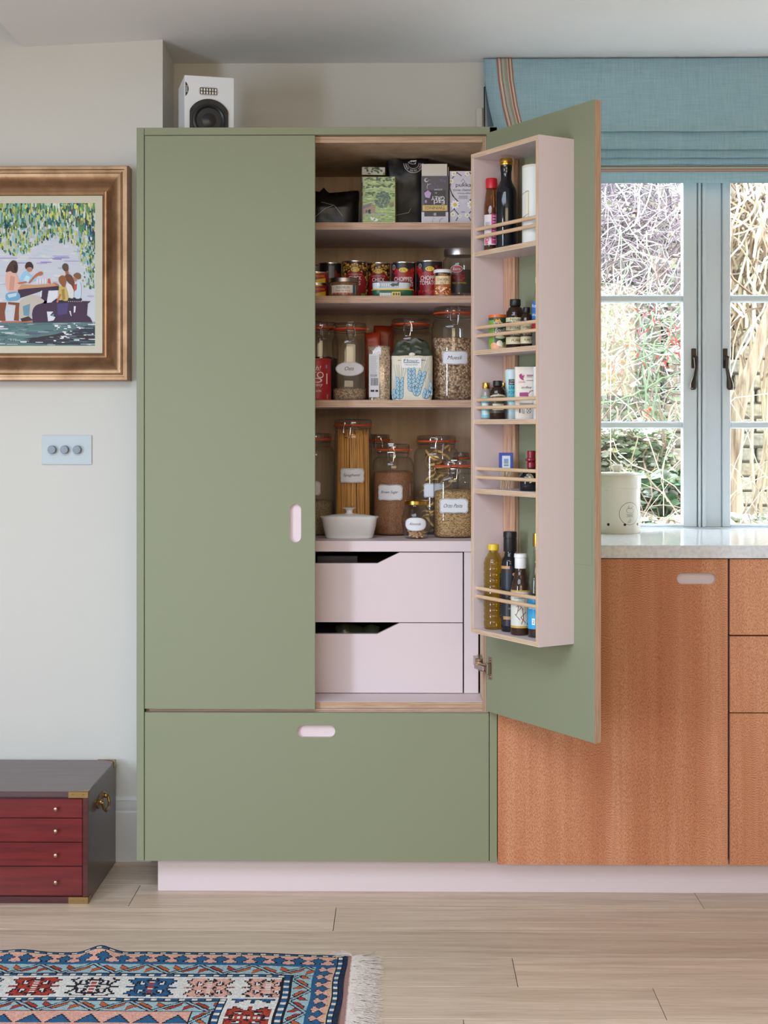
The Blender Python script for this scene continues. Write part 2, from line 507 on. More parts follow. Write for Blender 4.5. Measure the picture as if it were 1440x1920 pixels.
# ================================================================== WINDOW
win = bpy.data.objects.new('window_1', None); col.objects.link(win)
struct(win, 'white timber casement window with three sashes, the unseen one added for light', 'window')
P_ = lambda px: wx(px, WIN_Y)
zr0 = WZ0
b = B()
b.box(WX0, P_(966), WIN_Y-0.01, WIN_Y+0.07, WZ0, WZ1, 0.002)
b.box(WX1-0.035, WX1, WIN_Y-0.01, WIN_Y+0.07, WZ0, WZ1, 0.002)
b.box(P_(966), WX1-0.035, WIN_Y-0.01, WIN_Y+0.07, WZ1-0.04, WZ1, 0.002)
b.box(P_(966), WX1-0.035, WIN_Y-0.01, WIN_Y+0.07, WZ0, 0.948, 0.002)
b.obj('window_frame', WHITEWOOD, win)
b = B()
b.box(P_(1309), P_(1354), WIN_Y+0.012, WIN_Y+0.07, 0.948, WZ1-0.04, 0.001)
b.box(P_(1309), P_(1314), WIN_Y-0.004, WIN_Y+0.02, 0.948, WZ1-0.04, 0.001)
b.box(P_(1316), P_(1323), WIN_Y-0.010, WIN_Y+0.02, 0.948, WZ1-0.04, 0.002)
b.obj('mullion', WHITEWOOD, win)
muntz = [wz(560, WIN_Y), wz(797, WIN_Y), wz(323, WIN_Y)]
muntz.sort()
def sash(x0, x1, st0, st1, handle_px, flip):
    b = B()
    zt, zb = WZ1-0.045, 0.948
    for xa, xb in ((x0, x0+st0), (x1-st1, x1)):
        b.box(xa, xb, WIN_Y, WIN_Y+0.04, zb, zt, 0.002)
    b.box(x0+st0, x1-st1, WIN_Y, WIN_Y+0.04, zt-0.04, zt, 0.002)
    b.box(x0+st0, x1-st1, WIN_Y, WIN_Y+0.04, zb, zb+0.008, 0.001)
    s = b.obj('sash', WHITEWOOD, win)
    gx0, gx1 = x0+st0, x1-st1
    for z in muntz:
        b = B(); b.box(gx0, gx1, WIN_Y+0.004, WIN_Y+0.036, z-0.0115, z+0.0115, 0.004); b.obj('glazing_bar', WHITEWOOD, s)
    lv = [zb+0.008]+[v for z in muntz for v in (z-0.0115, z+0.0115)]+[zt-0.04]
    for i in range(0, len(lv), 2):
        b = B(); b.box(gx0, gx1, WIN_Y+0.018, WIN_Y+0.021, lv[i], lv[i+1]); b.obj('pane', PANE, s)
    # casement fastener: plate, boss, drop lever with paddle end
    m = mpp(WIN_Y, 0.9)
    hx = P_(handle_px); zc_ = wz(672, WIN_Y)
    IRON = paint('pewter_iron', (70, 62, 58), 0.35, 0.85, 0.1, 60)
    b = B()
    b.box(hx-6*m, hx+3*m, WIN_Y-0.004, WIN_Y, wz(691, WIN_Y), wz(654, WIN_Y), 0.0015)
    R = Matrix.Translation((hx, WIN_Y-0.003, zc_)) @ Matrix.Rotation(PI/2, 4, 'X')
    b.xf(R, lambda: b.lathe([(0.008, 0), (0.009, 0.004), (0.007, 0.016), (0.004, 0.018)], 14))
    k = -1 if flip else 1
    pts = [(hx, WIN_Y-0.019, zc_), (hx+0.001*k, WIN_Y-0.021, zc_-0.03), (hx-0.004*k, WIN_Y-0.022, zc_-0.06), (hx-0.008*k, WIN_Y-0.021, zc_-0.080), (hx-0.0085*k, WIN_Y-0.021, zc_-0.094), (hx-0.008*k, WIN_Y-0.021, zc_-0.100)]
    b.tube(pts, [0.0065, 0.0055, 0.0065, 0.011, 0.011, 0.006], 10)
    b.obj('handle', IRON, s, label='dark iron drop handle')
    return s
sash(P_(968), P_(1307), 0.05, P_(1307)-P_(1281), 1302, False)
sash(P_(1355), 1.60, P_(1370)-P_(1355), 0.05, 1361, True)
b = B(); b.box(1.602, 1.66, WIN_Y+0.012, WIN_Y+0.07, 0.948, WZ1-0.04, 0.001); b.obj('mullion', WHITEWOOD, win)  # mullion and unseen third sash added to brighten the ceiling on the right
sash(1.662, WX1-0.037, 0.05, 0.05, 1700, True)
b = B(); b.box(WX0, WX1, BACK_Y-0.0, WIN_Y-0.001, WZ0-0.0, 0.944); struct(b.obj('trim_1', WHITEWOOD), 'white sill strip under the window', 'window sill')
# ================================================================== LARDER CABINET
XL0, XL1 = wx(256, 0), wx(270, 0)        # left end panel
XR0, XR1 = wx(918, 0), wx(932, 0)        # right end panel
ZT1, ZT0 = wz(238, 0), wz(252, 0)        # top panel
ZB = wz(1616, 0)                         # bottom of the fronts
XI1 = wx(905, 0.02); XI0 = XL1+0.02      # inner faces of the plywood carcass
CY = 0.02; CBK = 0.535
SHY = 0.133
larder = thing('larder_cabinet', 'tall sage green larder cabinet with one door open on full shelves', 'cabinet', (0, 0, 0))
def panel(name, x0, x1, y0, y1, z0, z1, mats, parent, axis, bev=0.0006, label=None):
    b = B(); b.box(x0, x1, y0, y1, z0, z1, bev)
    return b.obj(name, mats, parent, edge_axis=axis, label=label)
panel('end_panel', XL0, XL1, 0, WALL_Y-0.002, ZB, ZT1, [GREEN, GREEN], larder, 0)
panel('end_panel', XR0, XR1, 0, 0.546, ZB, ZT1-0.001, [GREEN, GREEN], larder, 0)
panel('top_panel', XL1+0.0012, XR1, 0, 0.546, ZT0, ZT1, [GREEN, GREEN], larder, 2)
# plywood carcass
panel('carcass_side', XI1, XR0-0.0008, CY, CBK, 0.105, ZT0-0.0005, [BIRCH, PLYX], larder, 0)
panel('carcass_side', XL1+0.001, XI0, CY, CBK, 0.105, ZT0-0.0005, [BIRCH, PLYX], larder, 0)
zct = wz(267, CY)
panel('carcass_top', XI0, XI1, CY, CBK, zct, ZT0-0.0005, [BIRCH, PLYZ], larder, 2)
zcb = wz(1316, CY)
panel('carcass_floor', XI0, XI1, CY, CBK, zcb-0.018, zcb, [PINK, PLYZ], larder, 2)
panel('divider_rail', XI0, XI1, CY, CBK, zcb-0.026, zcb-0.0195, [BIRCH, PLYZ], larder, 2)
panel('back_panel', XL1+0.001, XR0-0.001, CBK, CBK+0.012, 0.10, ZT0-0.0005, [BIRCH, BIRCH], larder, 1)
panel('carcass_base', XI0, XI1, CY, CBK, 0.10, 0.118, [BIRCH, PLYZ], larder, 2)
SH = {}
for k, (yt, yb) in {'A': (417, 430), 'B': (554.5, 568), 'C': (750, 763.5)}.items():
    z1, z0 = wz(yt, SHY), wz(yb, SHY); SH[k] = z1
    panel('shelf', XI0+0.001, XI1-0.001, SHY, CBK-0.001, z0, z1, [PINK, PLYZ], larder, 2)
zD1, zD0 = wz(1014.4, SHY), wz(1034.4, SHY); SH['D'] = zD1
panel('drawer_unit_top', XI0+0.001, XI1-0.001, SHY, CBK-0.001, zD0, zD1, [PINK, PINK], larder, 2)
# inner drawer unit
PY = 0.14
px0, px1 = wx(870, PY), wx(897, PY)
panel('drawer_pillar', px0, px1, PY, PY+0.02, zcb+0.001, zD0-0.001, [PINK, PINK], larder, 0)
panel('drawer_unit_side', px0+0.006, px0+0.024, PY+0.021, CBK-0.001, zcb, zD0, [PINK, PINK], larder, 0)
dl, dr = XI0+0.02, wx(867.5, PY)
for yt, yb in ((1036, 1166.8), (1168.4, 1299)):
    z1, z0 = wz(yt, PY), wz(yb, PY)
    zc_ = wz(yt+20.5, PY); xa_, xb_ = wx(707.5, PY), wx(749, PY)
    dt = bpy.data.objects.new('inner_drawer', None)
    b = B()
    xm = dl+(xb_-dl)*0.0
    b.prism([(dl, z0), (dr, z0), (dr, z1), (xb_, z1), (xa_, zc_), (dl+0.16, zc_), (dl+0.12, z1), (dl, z1)], PY, PY+0.018)
    d = b.obj('inner_drawer', PINK, larder)
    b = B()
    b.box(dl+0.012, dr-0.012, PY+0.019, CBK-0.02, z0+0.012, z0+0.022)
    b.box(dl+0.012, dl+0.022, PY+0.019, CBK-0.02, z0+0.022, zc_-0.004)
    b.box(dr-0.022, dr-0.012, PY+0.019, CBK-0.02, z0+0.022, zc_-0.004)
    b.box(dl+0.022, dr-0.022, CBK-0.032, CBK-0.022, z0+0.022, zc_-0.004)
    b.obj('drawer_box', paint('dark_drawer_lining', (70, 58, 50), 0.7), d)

def stadium(cx, cz, w, h, n=10):
    r = min(w, h)/2; pts = []
    if w > h:
        for k in range(n+1): a = -PI/2+PI*k/n; pts.append((cx+w/2-r+r*math.cos(a), cz+r*math.sin(a)))
        for k in range(n+1): a = PI/2+PI*k/n; pts.append((cx-w/2+r+r*math.cos(a), cz+r*math.sin(a)))
    else:
        for k in range(n+1): a = PI*k/n; pts.append((cx+r*math.cos(a), cz+h/2-r+r*math.sin(a)))
        for k in range(n+1): a = PI+PI*k/n; pts.append((cx+r*math.cos(a), cz-h/2+r+r*math.sin(a)))
    return pts
def slab_with_slot(x0, x1, z0, z1, y0, y1, slot, bm=None):
    """panel with a stadium slot cut right through it"""
    b = B()
    outer = [(x1, z0), (x1, z1), (x0, z1), (x0, z0)]
    def rp(p, cx, cz):      # where the ray centre -> p leaves the rectangle
        dx, dz = p[0]-cx, p[1]-cz
        t = min(((x1-cx)/dx if dx > 1e-9 else 1e9), ((x0-cx)/dx if dx < -1e-9 else 1e9), ((z1-cz)/dz if dz > 1e-9 else 1e9), ((z0-cz)/dz if dz < -1e-9 else 1e9))
        return (cx+dx*t, cz+dz*t)
    cx = sum(p[0] for p in slot)/len(slot); cz = sum(p[1] for p in slot)/len(slot)
    ring = sorted([(math.atan2(p[1]-cz, p[0]-cx), p, rp(p, cx, cz)) for p in slot]+
                  [(math.atan2(q[1]-cz, q[0]-cx), None, q) for q in outer], key=lambda t: t[0])
    # give the corners an inner point by interpolation on the slot outline
    R = []
    n = len(ring)
    for i, (a, p, q) in enumerate(ring):
        if p is None:
            pa = next(ring[(i-k) % n][1] for k in range(1, n) if ring[(i-k) % n][1] is not None)
            pb = next(ring[(i+k) % n][1] for k in range(1, n) if ring[(i+k) % n][1] is not None)
            p = ((pa[0]+pb[0])/2, (pa[1]+pb[1])/2)
        R.append((p, q))
    A = [(b.bm.verts.new((p[0], y0, p[1])), b.bm.verts.new((q[0], y0, q[1])), b.bm.verts.new((p[0], y1, p[1])), b.bm.verts.new((q[0], y1, q[1]))) for p, q in R]
    for i in range(n):
        a, c = A[i], A[(i+1) % n]
        b.bm.faces.new((a[0], a[1], c[1], c[0])); b.bm.faces.new((a[2], c[2], c[3], a[3]))
        b.bm.faces.new((a[1], a[3], c[3], c[1]))
        f = b.bm.faces.new((a[0], c[0], c[2], a[2])); f.material_index = 1
    return b
PINKSLOT = PINK
# closed door
dx0, dx1 = wx(271.5, 0), wx(590.5, 0)
DZ1, DZ0 = wz(253.3, 0), wz(1330, 0)
hx0, hx1 = wx(543, 0), wx(564.5, 0); hz1, hz0 = wz(945, 0), wz(1017, 0)
slot = stadium((hx0+hx1)/2, (hz0+hz1)/2, hx1-hx0, hz1-hz0)
door = slab_with_slot(dx0, dx1, DZ0, DZ1, 0, 0.012, slot).obj('door', [GREEN, PINK], larder, label='closed sage green door')
b = B(); b.box(dx0, dx1, 0.012, 0.019, DZ0, DZ1); b.obj('door_backing', PINK, door)
b = B(); b.box(hx0-0.01, hx1+0.01, 0.0105, 0.012, hz0-0.01, hz1+0.01)
b = None
# deep drawer below
gx0, gx1 = wx(271.5, 0), wx(916.5, 0); gz1, gz0 = wz(1337, 0), ZB
sx0, sx1 = wx(557, 0), wx(628.5, 0); sz1, sz0 = wz(1360.5, 0), wz(1382.5, 0)
drw = slab_with_slot(gx0, gx1, gz0, gz1, 0, 0.012, stadium((sx0+sx1)/2, (sz0+sz1)/2, sx1-sx0, sz1-sz0)).obj('deep_drawer', [GREEN, PINK], larder, label='wide sage green drawer front')
b = B(); b.box(gx0, gx1, 0.012, 0.019, gz0, gz1); b.obj('drawer_backing', PINK, drw)
b = B(); b.box(XL1+0.001, dx0-0.0, 0.004, 0.02, ZB+0.002, ZT0-0.001); b.box(gx1, XR0, 0.004, 0.02, ZB+0.002, DZ0-0.002); b.box(dx0, dx1, 0.006, 0.02, DZ1, ZT0)
b.obj('shadow_gap', DARKGAP, larder)

# ---- open door in its own frame: x along the door, y = -out of its inner face, z up
UX, UY = 0.5245, -0.8514
P0 = Vector((wx(912, -0.02), -0.02, 0))
DOOR_L = 0.448
door_rz = math.atan2(UY, UX)
odoor = B(); odoor.box(0, DOOR_L, 0, 0.0205, DZ0, DZ1, 0.0005)
odoor = odoor.obj('door', [GREEN, PLYY], larder, edge_axis=1, label='open sage green door carrying a pink spice rack')
odoor.location = P0; odoor.rotation_euler = (0, 0, door_rz)
UD = Vector((UX, UY, 0)); N_ = Vector((UY, -UX, 0))      # along the door / out of the inner face
def rk_s(px, q):
    """distance along the door at which pixel column px meets the plane q in front of the inner face"""
    d = ray(px); o = P0+N_*q-Vector((0, -D, 0))
    return -(o.x*d.y-o.y*d.x)/(UD.x*d.y-UD.y*d.x)
def rk_w(s, q): p = P0+UD*s+N_*q; return p
def rk_z(py, s, q): p = rk_w(s, q); return ZC+(HOR-py)*dep(p.x, p.y)/F
RQ = 0.1074; RS0 = rk_s(883, RQ); RS1 = rk_s(1010, RQ); T = 0.012
RZ1, RZ0 = rk_z(252, RS1, RQ), rk_z(1214, RS1, RQ)
def rpanel(name, s0, s1, q0, q1, z0, z1, mats, axis, label=None):
    b = B(); b.box(s0, s1, -q1, -q0, z0, z1, 0.0004); return b.obj(name, mats, odoor, edge_axis=axis, label=label)
RPX = ply_edge('rack_ply_x', 0, 0.0036, (176, 142, 114), (222, 196, 166))
RPZ = ply_edge('rack_ply_z', 2, 0.0036, (176, 142, 114), (222, 196, 166))
rpanel('rack_side', RS0, RS0+T, 0.0002, RQ, RZ0+T, RZ1-T, [PINK, RPX], 0)
rpanel('rack_side', RS1-T, RS1, 0.0002, RQ, RZ0+T, RZ1-T, [PINK, RPX], 0)
# the outer skins run full height at the right-hand side
rpanel('rack_top', RS0, RS1-0.0008, 0.0002, RQ, RZ1-T, RZ1, [PINK, RPZ], 2)
rpanel('rack_floor', RS0, RS1-0.0008, 0.0002, RQ, RZ0, RZ0+T, [PINK, RPZ], 2)
b = B(); b.box(RS1-0.0008, RS1+0.0002, -RQ, -0.0002, RZ0, RZ1); b.obj('rack_skin', PINK, odoor)
rack_z = []
s_l = RS0+T
for yt in (472.5, 657, 786.5, 916):
    z = rk_z(yt, s_l, RQ-0.003); rack_z.append(z)
    rpanel('rack_shelf', s_l, RS1-T, 0.0002, RQ-0.003, z-0.0125, z, [PINK, RPZ], 2)
rack_z.append(RZ0+T)
for z, (a_, c_) in zip(rack_z, ((.058, .038), (.058, .037), (.050, .030), (.051, .029), (.103, .082))):
    for h in (a_, c_):
        b = B(); q = RQ-0.011
        b.tube([(s_l-0.001, -q, z+h), (RS1-T+0.001, -q, z+h)], 0.0047, 10); b.obj('rail', OAKROD, odoor)
b = B(); s0_ = s_l; b.box(s0_+0.001, rk_s(965, 0.014), -0.016, -0.0003, RZ0+T, RZ1-T, 0.002); b.obj('rack_batten', ASHPOST, odoor)
# blanking plate of the handle slot
s0_, s1_ = rk_s(1076, 0)-0.05, rk_s(1110, 0)
b = B(); zt_, zb_ = rk_z(938, s1_, 0), rk_z(1061, s1_, 0)
b.box(s0_, s1_, -0.0008, 0.0, zb_, zt_, 0.0003); b.obj('handle_cover', GREEN, odoor)
# hinge
def hinge(z):
    b = B()
    b.box(0.010, 0.026, -0.0016, 0.0, z-0.030, z+0.030, 0.0005)
    b.box(0.012, 0.024, -0.014, -0.001, z-0.016, z+0.014, 0.002)
    for dz in (-0.023, 0.023): b.xf(Matrix.Translation((0.018, -0.0014, z+dz)) @ Matrix.Rotation(PI/2, 4, 'X'), lambda: b.lathe([(0.0034, 0), (0.0034, 0.0022), (0.001, 0.003)], 10))
    Ri = Matrix.Rotation(-door_rz, 4, 'Z')
    def w2l(x, y, zz): return Ri @ (Vector((x, y, zz))-Vector((P0.x, P0.y, 0)))
    def obox(a, c, w, h, up=0.0, bev=0.0015):
        a, c = Vector(a), Vector(c); d_ = c-a; L = d_.length; an = math.atan2(d_.y, d_.x)
        b.box(0, L, -w/2, w/2, -h/2, h/2, bev, M=Matrix.Translation(a) @ Matrix.Rotation(an, 4, 'Z') @ Matrix.Rotation(-math.asin(d_.z/L), 4, 'Y'))
    obox(w2l(XI1-0.006, 0.100, z+0.004), w2l(XI1-0.006, 0.022, z+0.004), 0.011, 0.022)
    obox(w2l(XI1-0.017, 0.060, z+0.006), w2l(XI1-0.014, 0.008, z+0.006), 0.013, 0.025)
    obox(w2l(XI1-0.016, 0.030, z+0.000), w2l(XI1-0.006, -0.014, z-0.001), 0.012, 0.016)
    obox(w2l(XI1-0.020, 0.004, z-0.001), Vector((0.012, -0.014, z-0.001)), 0.010, 0.013)
    obox(w2l(XI1-0.010, -0.010, z-0.001), Vector((0.020, -0.008, z-0.001)), 0.012, 0.020)
    p = [w2l(XI1-0.006, 0.085, z+0.004), w2l(XI1-0.008, 0.05, z+0.004), w2l(XI1-0.012, 0.015, z+0.002), w2l(XI1-0.004, -0.012, z), Vector((0.014, -0.011, z-0.001))]
    b.tube(p, [0.004, 0.005, 0.005, 0.005, 0.006], 8)
    p2 = [w2l(XI1-0.018, 0.010, z+0.001), w2l(XI1-0.009, -0.012, z-0.001), Vector((0.016, -0.015, z-0.001))]
    b.tube(p2, 0.004, 6)
    b.box(-0.001, 0.001, -0.001, 0.001, z-0.012, z+0.012)
    b.obj('hinge', paint('hinge_nickel', (176, 160, 150), 0.22, 1.0, 0.25, 220), odoor, ang=25, label='nickel concealed hinge')
hinge(rk_z(1253, 0.02, 0)); hinge(1.88)

# ================================================================== PLINTH
b = B(); py_ = 0.05
b.box(wx(296, py_), 2.55, py_, py_+0.018, 0, ZB, 0.0006)
tag(b.obj('plinth', PINK), 'long pale pink plinth board running under all the cabinets', 'plinth')

# ================================================================== LACEWOOD BASE UNITS
def lacewood(name, seed):
    t = NT(name).set(0.40, spec=0.4)
    tc = t.n('TexCoord'); sep = t.n('SeparateXYZ'); t.l(tc.outputs['Object'], sep.inputs[0])
    zone = t.noise(t.coord((10, 10, 0.4), (seed, 0, 0)), 1.0, 3, 0.6)              # broad vertical growth zones
    fib = t.noise(t.coord((150, 150, 3), (seed*2, 0, 0)), 1.0, 3)                  # long fine fibres
    # ray fleck: small upright dashes, drifting sideways
    dash = t.noise(t.coord((640, 640, 190), (seed, 0, 0), rot=(0, 0.22, 0)), 1.0, 1, 0.5, 0.5)
    # rippled bands across the grain in some zones
    warp = t.noise(t.coord((24, 24, 6), (seed, 0, 0)), 1.0, 2)
    brk = t.noise(t.coord((120, 120, 40), (seed, 0, 0)), 1.0, 1)
    ph = t.math('ADD', t.math('MULTIPLY', sep.outputs[2], 165.0), t.math('ADD', t.math('MULTIPLY', warp, 7.0), t.math('MULTIPLY', brk, 2.2)))
    rip = t.math('MULTIPLY_ADD', t.math('SINE', t.math('MULTIPLY', ph, 2*PI)), 0.5); t.t.nodes[-1].inputs[2].default_value = 0.5
    band = t.ramp(t.noise(t.coord((13, 13, 0.8), (seed+5, 0, 3)), 1.0, 2), [(0.50, (0, 0, 0)), (0.66, (0.85, 0.85, 0.85))])
    base = t.ramp(zone, [(0.28, (190, 122, 84)), (0.44, (210, 144, 104)), (0.60, (226, 168, 128)), (0.75, (200, 134, 96))])
    base = t.mix(t.math('MULTIPLY', fib, 0.40), base, lin((166, 100, 68)))
    dark = t.mix(1.0, base, lin((176, 138, 124)), 'MULTIPLY')
    d1 = t.ramp(dash, [(0.40, (1, 1, 1)), (0.56, (0, 0, 0))])
    d2 = t.ramp(rip, [(0.25, (1, 1, 1)), (0.70, (0, 0, 0))])
    f = t.mix(band, d1, d2)
    t.l(t.mix(t.math('MULTIPLY', f, 0.62), base, dark), t.b.inputs['Base Color'])
    t.bump(dash, 0.05, 0.0005)
    return t.m
LACE = lacewood('lacewood_veneer', 0.0); LACE2 = lacewood('lacewood_veneer_drawers', 3.3)
ux0, ux1 = wx(933.5, 0), wx(1364.5, 0)
wzt = wz(1046, -0.01)
unit = thing('base_cabinet', 'orange-brown figured wood base cabinet with a pink slot handle', 'cabinet')
b = B(); b.box(ux0+0.001, ux1+0.001, 0.021, 0.56, 0.10, wzt-0.004); b.obj('cabinet_body', paint('unit_carcass', (60, 40, 30), 0.7), unit)
fz1, fz0 = wzt-0.003, wz(1620, 0)
hx0, hx1 = wx(1269, 0), wx(1341.5, 0); hz1, hz0 = wz(1073.5, 0), wz(1094.5, 0)
d = slab_with_slot(ux0, ux1, fz0, fz1, 0, 0.012, stadium((hx0+hx1)/2, (hz0+hz1)/2, hx1-hx0, hz1-hz0)).obj('door', [LACE, PINK], unit)
b = B(); b.box(ux0, ux1, 0.012, 0.019, fz0, fz1); b.obj('door_backing', PINK, d)
unit2 = thing('drawer_cabinet', 'figured wood base cabinet with three stacked drawer fronts', 'cabinet')
vx0 = wx(1368.5, 0); vx1 = vx0+0.62
b = B(); b.box(vx0-0.001, vx1, 0.021, 0.56, 0.10, wzt-0.004); b.obj('cabinet_body', MATS['unit_carcass'], unit2)
for yt, yb in ((None, 1189), (1192, 1334), (1336, 1620)):
    z1 = fz1 if yt is None else wz(yt, 0); z0 = wz(yb, 0)
    cx = (vx0+vx1)/2
    d = slab_with_slot(vx0, vx1, z0, z1, 0, 0.012, stadium(cx, z1-0.055, hx1-hx0, hz1-hz0)).obj('drawer', [LACE2, PINK], unit2)
    b = B(); b.box(vx0, vx1, 0.012, 0.019, z0, z1); b.obj('drawer_backing', PINK, d)
b = B(); b.box(wx(933, -0.012), 2.55, -0.012, BACK_Y-0.001, wzt, wz(1022, -0.012), 0.001)
WT_Z = wz(1022, -0.012)
t = NT('white_quartz').set(0.12)
v = t.coord(); t.l(t.ramp(t.noise(v, 90, 3), [(0.3, (206, 210, 214)), (0.6, (226, 228, 230))]), t.b.inputs['Base Color'])
tag(b.obj('worktop', t.m), 'pale grey-white stone worktop under the window', 'worktop')
# ================================================================== PICTURE ON THE CHIMNEY BREAST
FY = 0.262
fm = mpp(FY, -1.0)
fx1 = wx(240, FY); fz1_ = wz(310, FY, 200); fz0_ = wz(714, FY, 200)
fw = (240-187)*fm                                   # moulding width
ix1 = fx1-fw; iz1 = fz1_-fw; iz0 = fz0_+fw
fx0 = fx1-0.86; ix0 = fx0+fw
pic = thing('framed_painting', 'riverside picnic painting in a bronze moulded frame on the cream wall', 'painting', ((fx0+fx1)/2, WALL_Y, (fz0_+fz1_)/2))
def bronze():
    t = NT('bronze_gilt').set(0.36, 0.8)
    f = t.noise(t.coord((14, 14, 14)), 1, 4); g = t.noise(t.coord((150, 150, 150)), 1, 4, 0.7, 1.5)
    c = t.ramp(f, [(0.3, (134, 100, 72)), (0.6, (166, 132, 98))])
    c = t.mix(t.ramp(g, [(0.6, (0, 0, 0)), (0.68, (0.55, 0.55, 0.55))]), c, lin((96, 58, 38)))
    t.l(c, t.b.inputs['Base Color']); return t.m
BRONZE = bronze()
W_ = WALL_Y-FY
prof = [(0, 0), (0, W_*0.86), (0.003, W_), (0.011, W_), (0.0125, W_-0.006), (0.017, W_-0.006), (0.018, W_-0.001), (0.021, W_-0.002), (0.023, W_-0.004),
        (0.030, W_-0.005), (0.038, W_-0.009), (0.046, W_-0.017), (0.054, W_-0.026), (0.062, W_-0.032), (0.0675, W_-0.034), (0.0685, W_-0.029), (0.073, W_-0.028), (fw-0.002, W_-0.031), (fw, W_-0.038), (fw, 0.004)]
cxp, czp = (fx0+fx1)/2, (fz0_+fz1_)/2
hw, hh = (fx1-fx0)/2, (fz1_-fz0_)/2
def rail(side):
    b = B(); rings = []
    for sgn in (-1, 1):
        if side in 'tb':
            k = 1 if side == 't' else -1
            rings.append([(sgn*(hw-p[0]), -p[1], k*(hh-p[0])) for p in prof])
        else:
            k = 1 if side == 'r' else -1
            rings.append([(k*(hw-p[0]), -p[1], sgn*(hh-p[0])) for p in prof])
    b.loft(rings); return b.obj('frame_rail', BRONZE, pic, ang=22)
for sd in 'tbrl': rail(sd)
ly = -(W_-0.036)
lw_ = 14*fm
b = B()
b.box(-hw+fw, hw-fw, ly-0.001, ly+0.004, hh-fw-lw_, hh-fw); b.box(-hw+fw, hw-fw, ly-0.001, ly+0.004, -hh+fw, -hh+fw+lw_)
b.box(hw-fw-lw_, hw-fw, ly-0.001, ly+0.004, -hh+fw+lw_, hh-fw-lw_); b.box(-hw+fw, -hw+fw+lw_, ly-0.001, ly+0.004, -hh+fw+lw_, hh-fw-lw_)
b.obj('liner', paint('liner_cream', (206, 200, 180), 0.8, var=0.03), pic)
# painted canvas: layered dabs of paint, drawn in the grid of a 1258 x 1920 sketch (sx, sy)
cw0, cw1 = -hw+fw+lw_, hw-fw-lw_; ch0, ch1 = -hh+fw+lw_, hh-fw-lw_
kx = (cw1-(wx(0, FY+0.02)-cxp))/1145.0
ky = (ch1-ch0)/(1805-97)
def SP(x, y): return (cw1-(1145-x)*kx, ch1-(y-97)*ky)
dc = Decal(); rnd = random.Random(3)
XM = 1145-(cw1-cw0)/kx
def pol(pts, c, l, soft=None):
    if soft is None: soft = l >= 6.9 and len(pts) >= 5      # round off the painted figures
    for _ in range(2 if soft else 0):
        pts = [q for a, e in zip(pts, pts[1:]+pts[:1]) for q in ((a[0]*.78+e[0]*.22, a[1]*.78+e[1]*.22), (a[0]*.22+e[0]*.78, a[1]*.22+e[1]*.78))]
    dc.poly([SP(*p) for p in pts], c, l)
def dab(x, y, w, h, c, l, tilt=0):
    pol([(x-w/2+tilt, y-h/2), (x+w*0.1+tilt, y-h*0.56), (x+w/2+tilt*0.5, y-h*0.3), (x+w/2, y+h/2), (x-w*0.1, y+h*0.6), (x-w/2, y+h*0.3)], c, l)
pol([(XM, 97), (1145, 97), (1145, 1805), (XM, 1805)], (203, 206, 214), 0)
for i in range(380):                                # pale shimmering water behind
    x = rnd.uniform(XM, 1145); y = rnd.uniform(300, 1500)
    dab(x, y, rnd.uniform(40, 130), rnd.uniform(10, 26), rnd.choice([(214, 216, 222), (196, 200, 216), (206, 212, 214), (184, 178, 208), (212, 222, 212), (190, 206, 216)]), 1+rnd.random()*0.6)
for i in range(26):
    x = rnd.uniform(XM, 900); y = rnd.uniform(725, 835); dab(x, y, rnd.uniform(90, 320), rnd.uniform(6, 16), rnd.choice([(166, 150, 200), (180, 170, 208), (150, 140, 190)]), 2)
pol([(XM, 97), (150, 97), (135, 260), (60, 430), (0, 500), (XM, 560)], (36, 56, 62), 2)
pol([(150, 97), (1145, 97), (1145, 150), (900, 130), (620, 150), (400, 190), (130, 240)], (58, 92, 92), 2)
pol([(760, 97), (930, 97), (985, 190), (1075, 330), (1145, 450), (1145, 660), (1095, 570), (1010, 410), (900, 270)], (62, 58, 84), 4)
pol([(760, 97), (820, 97), (930, 220), (1020, 350), (985, 390), (880, 250)], (112, 86, 72), 4.3)
pal = [(122, 150, 62), (176, 192, 92), (196, 200, 120), (58, 132, 134), (38, 108, 104), (140, 196, 200), (206, 196, 170), (84, 148, 92), (52, 92, 72), (150, 172, 80), (220, 224, 214), (36, 66, 66), (214, 212, 110)]
for i in range(420):
    x = rnd.uniform(XM, 1145); q = rnd.random()
    lim = 470+70*math.sin(x*0.006+0.5)+(200 if x > 930 else 0)-(40 if 350 < x < 700 else 0)
    dab(x, 100+lim*q, rnd.uniform(24, 60), rnd.uniform(70, 190)*(1-0.5*q), rnd.choice([(70, 112, 104), (108, 138, 92), (150, 176, 150), (46, 86, 84), (168, 188, 168), (128, 168, 166)] if q < 0.6 else [(176, 194, 180), (150, 186, 176), (186, 198, 190)]), 3+rnd.random()*0.9, rnd.uniform(-8, 8))
for i in range(2000):
    x = rnd.uniform(XM, 1145); q = rnd.random()
    lim = 540+80*math.sin(x*0.006+0.5)+(230 if x > 930 else 0)-(50 if 350 < x < 700 else 0)
    y = 100+(lim)*q**1.4
    dab(x, y, rnd.uniform(9, 26), rnd.uniform(24, 100)*(1-0.4*q), rnd.choice(pal), 4.5+rnd.random()*2, rnd.uniform(-6, 6))
for i in range(170):
    x = rnd.gauss(1095, 45); y = rnd.uniform(560, 1120)
    if x < 1140: dab(x, y, rnd.uniform(8, 18), rnd.uniform(16, 44), rnd.choice(pal[:10]+[(200, 208, 180)]), 5+rnd.random())
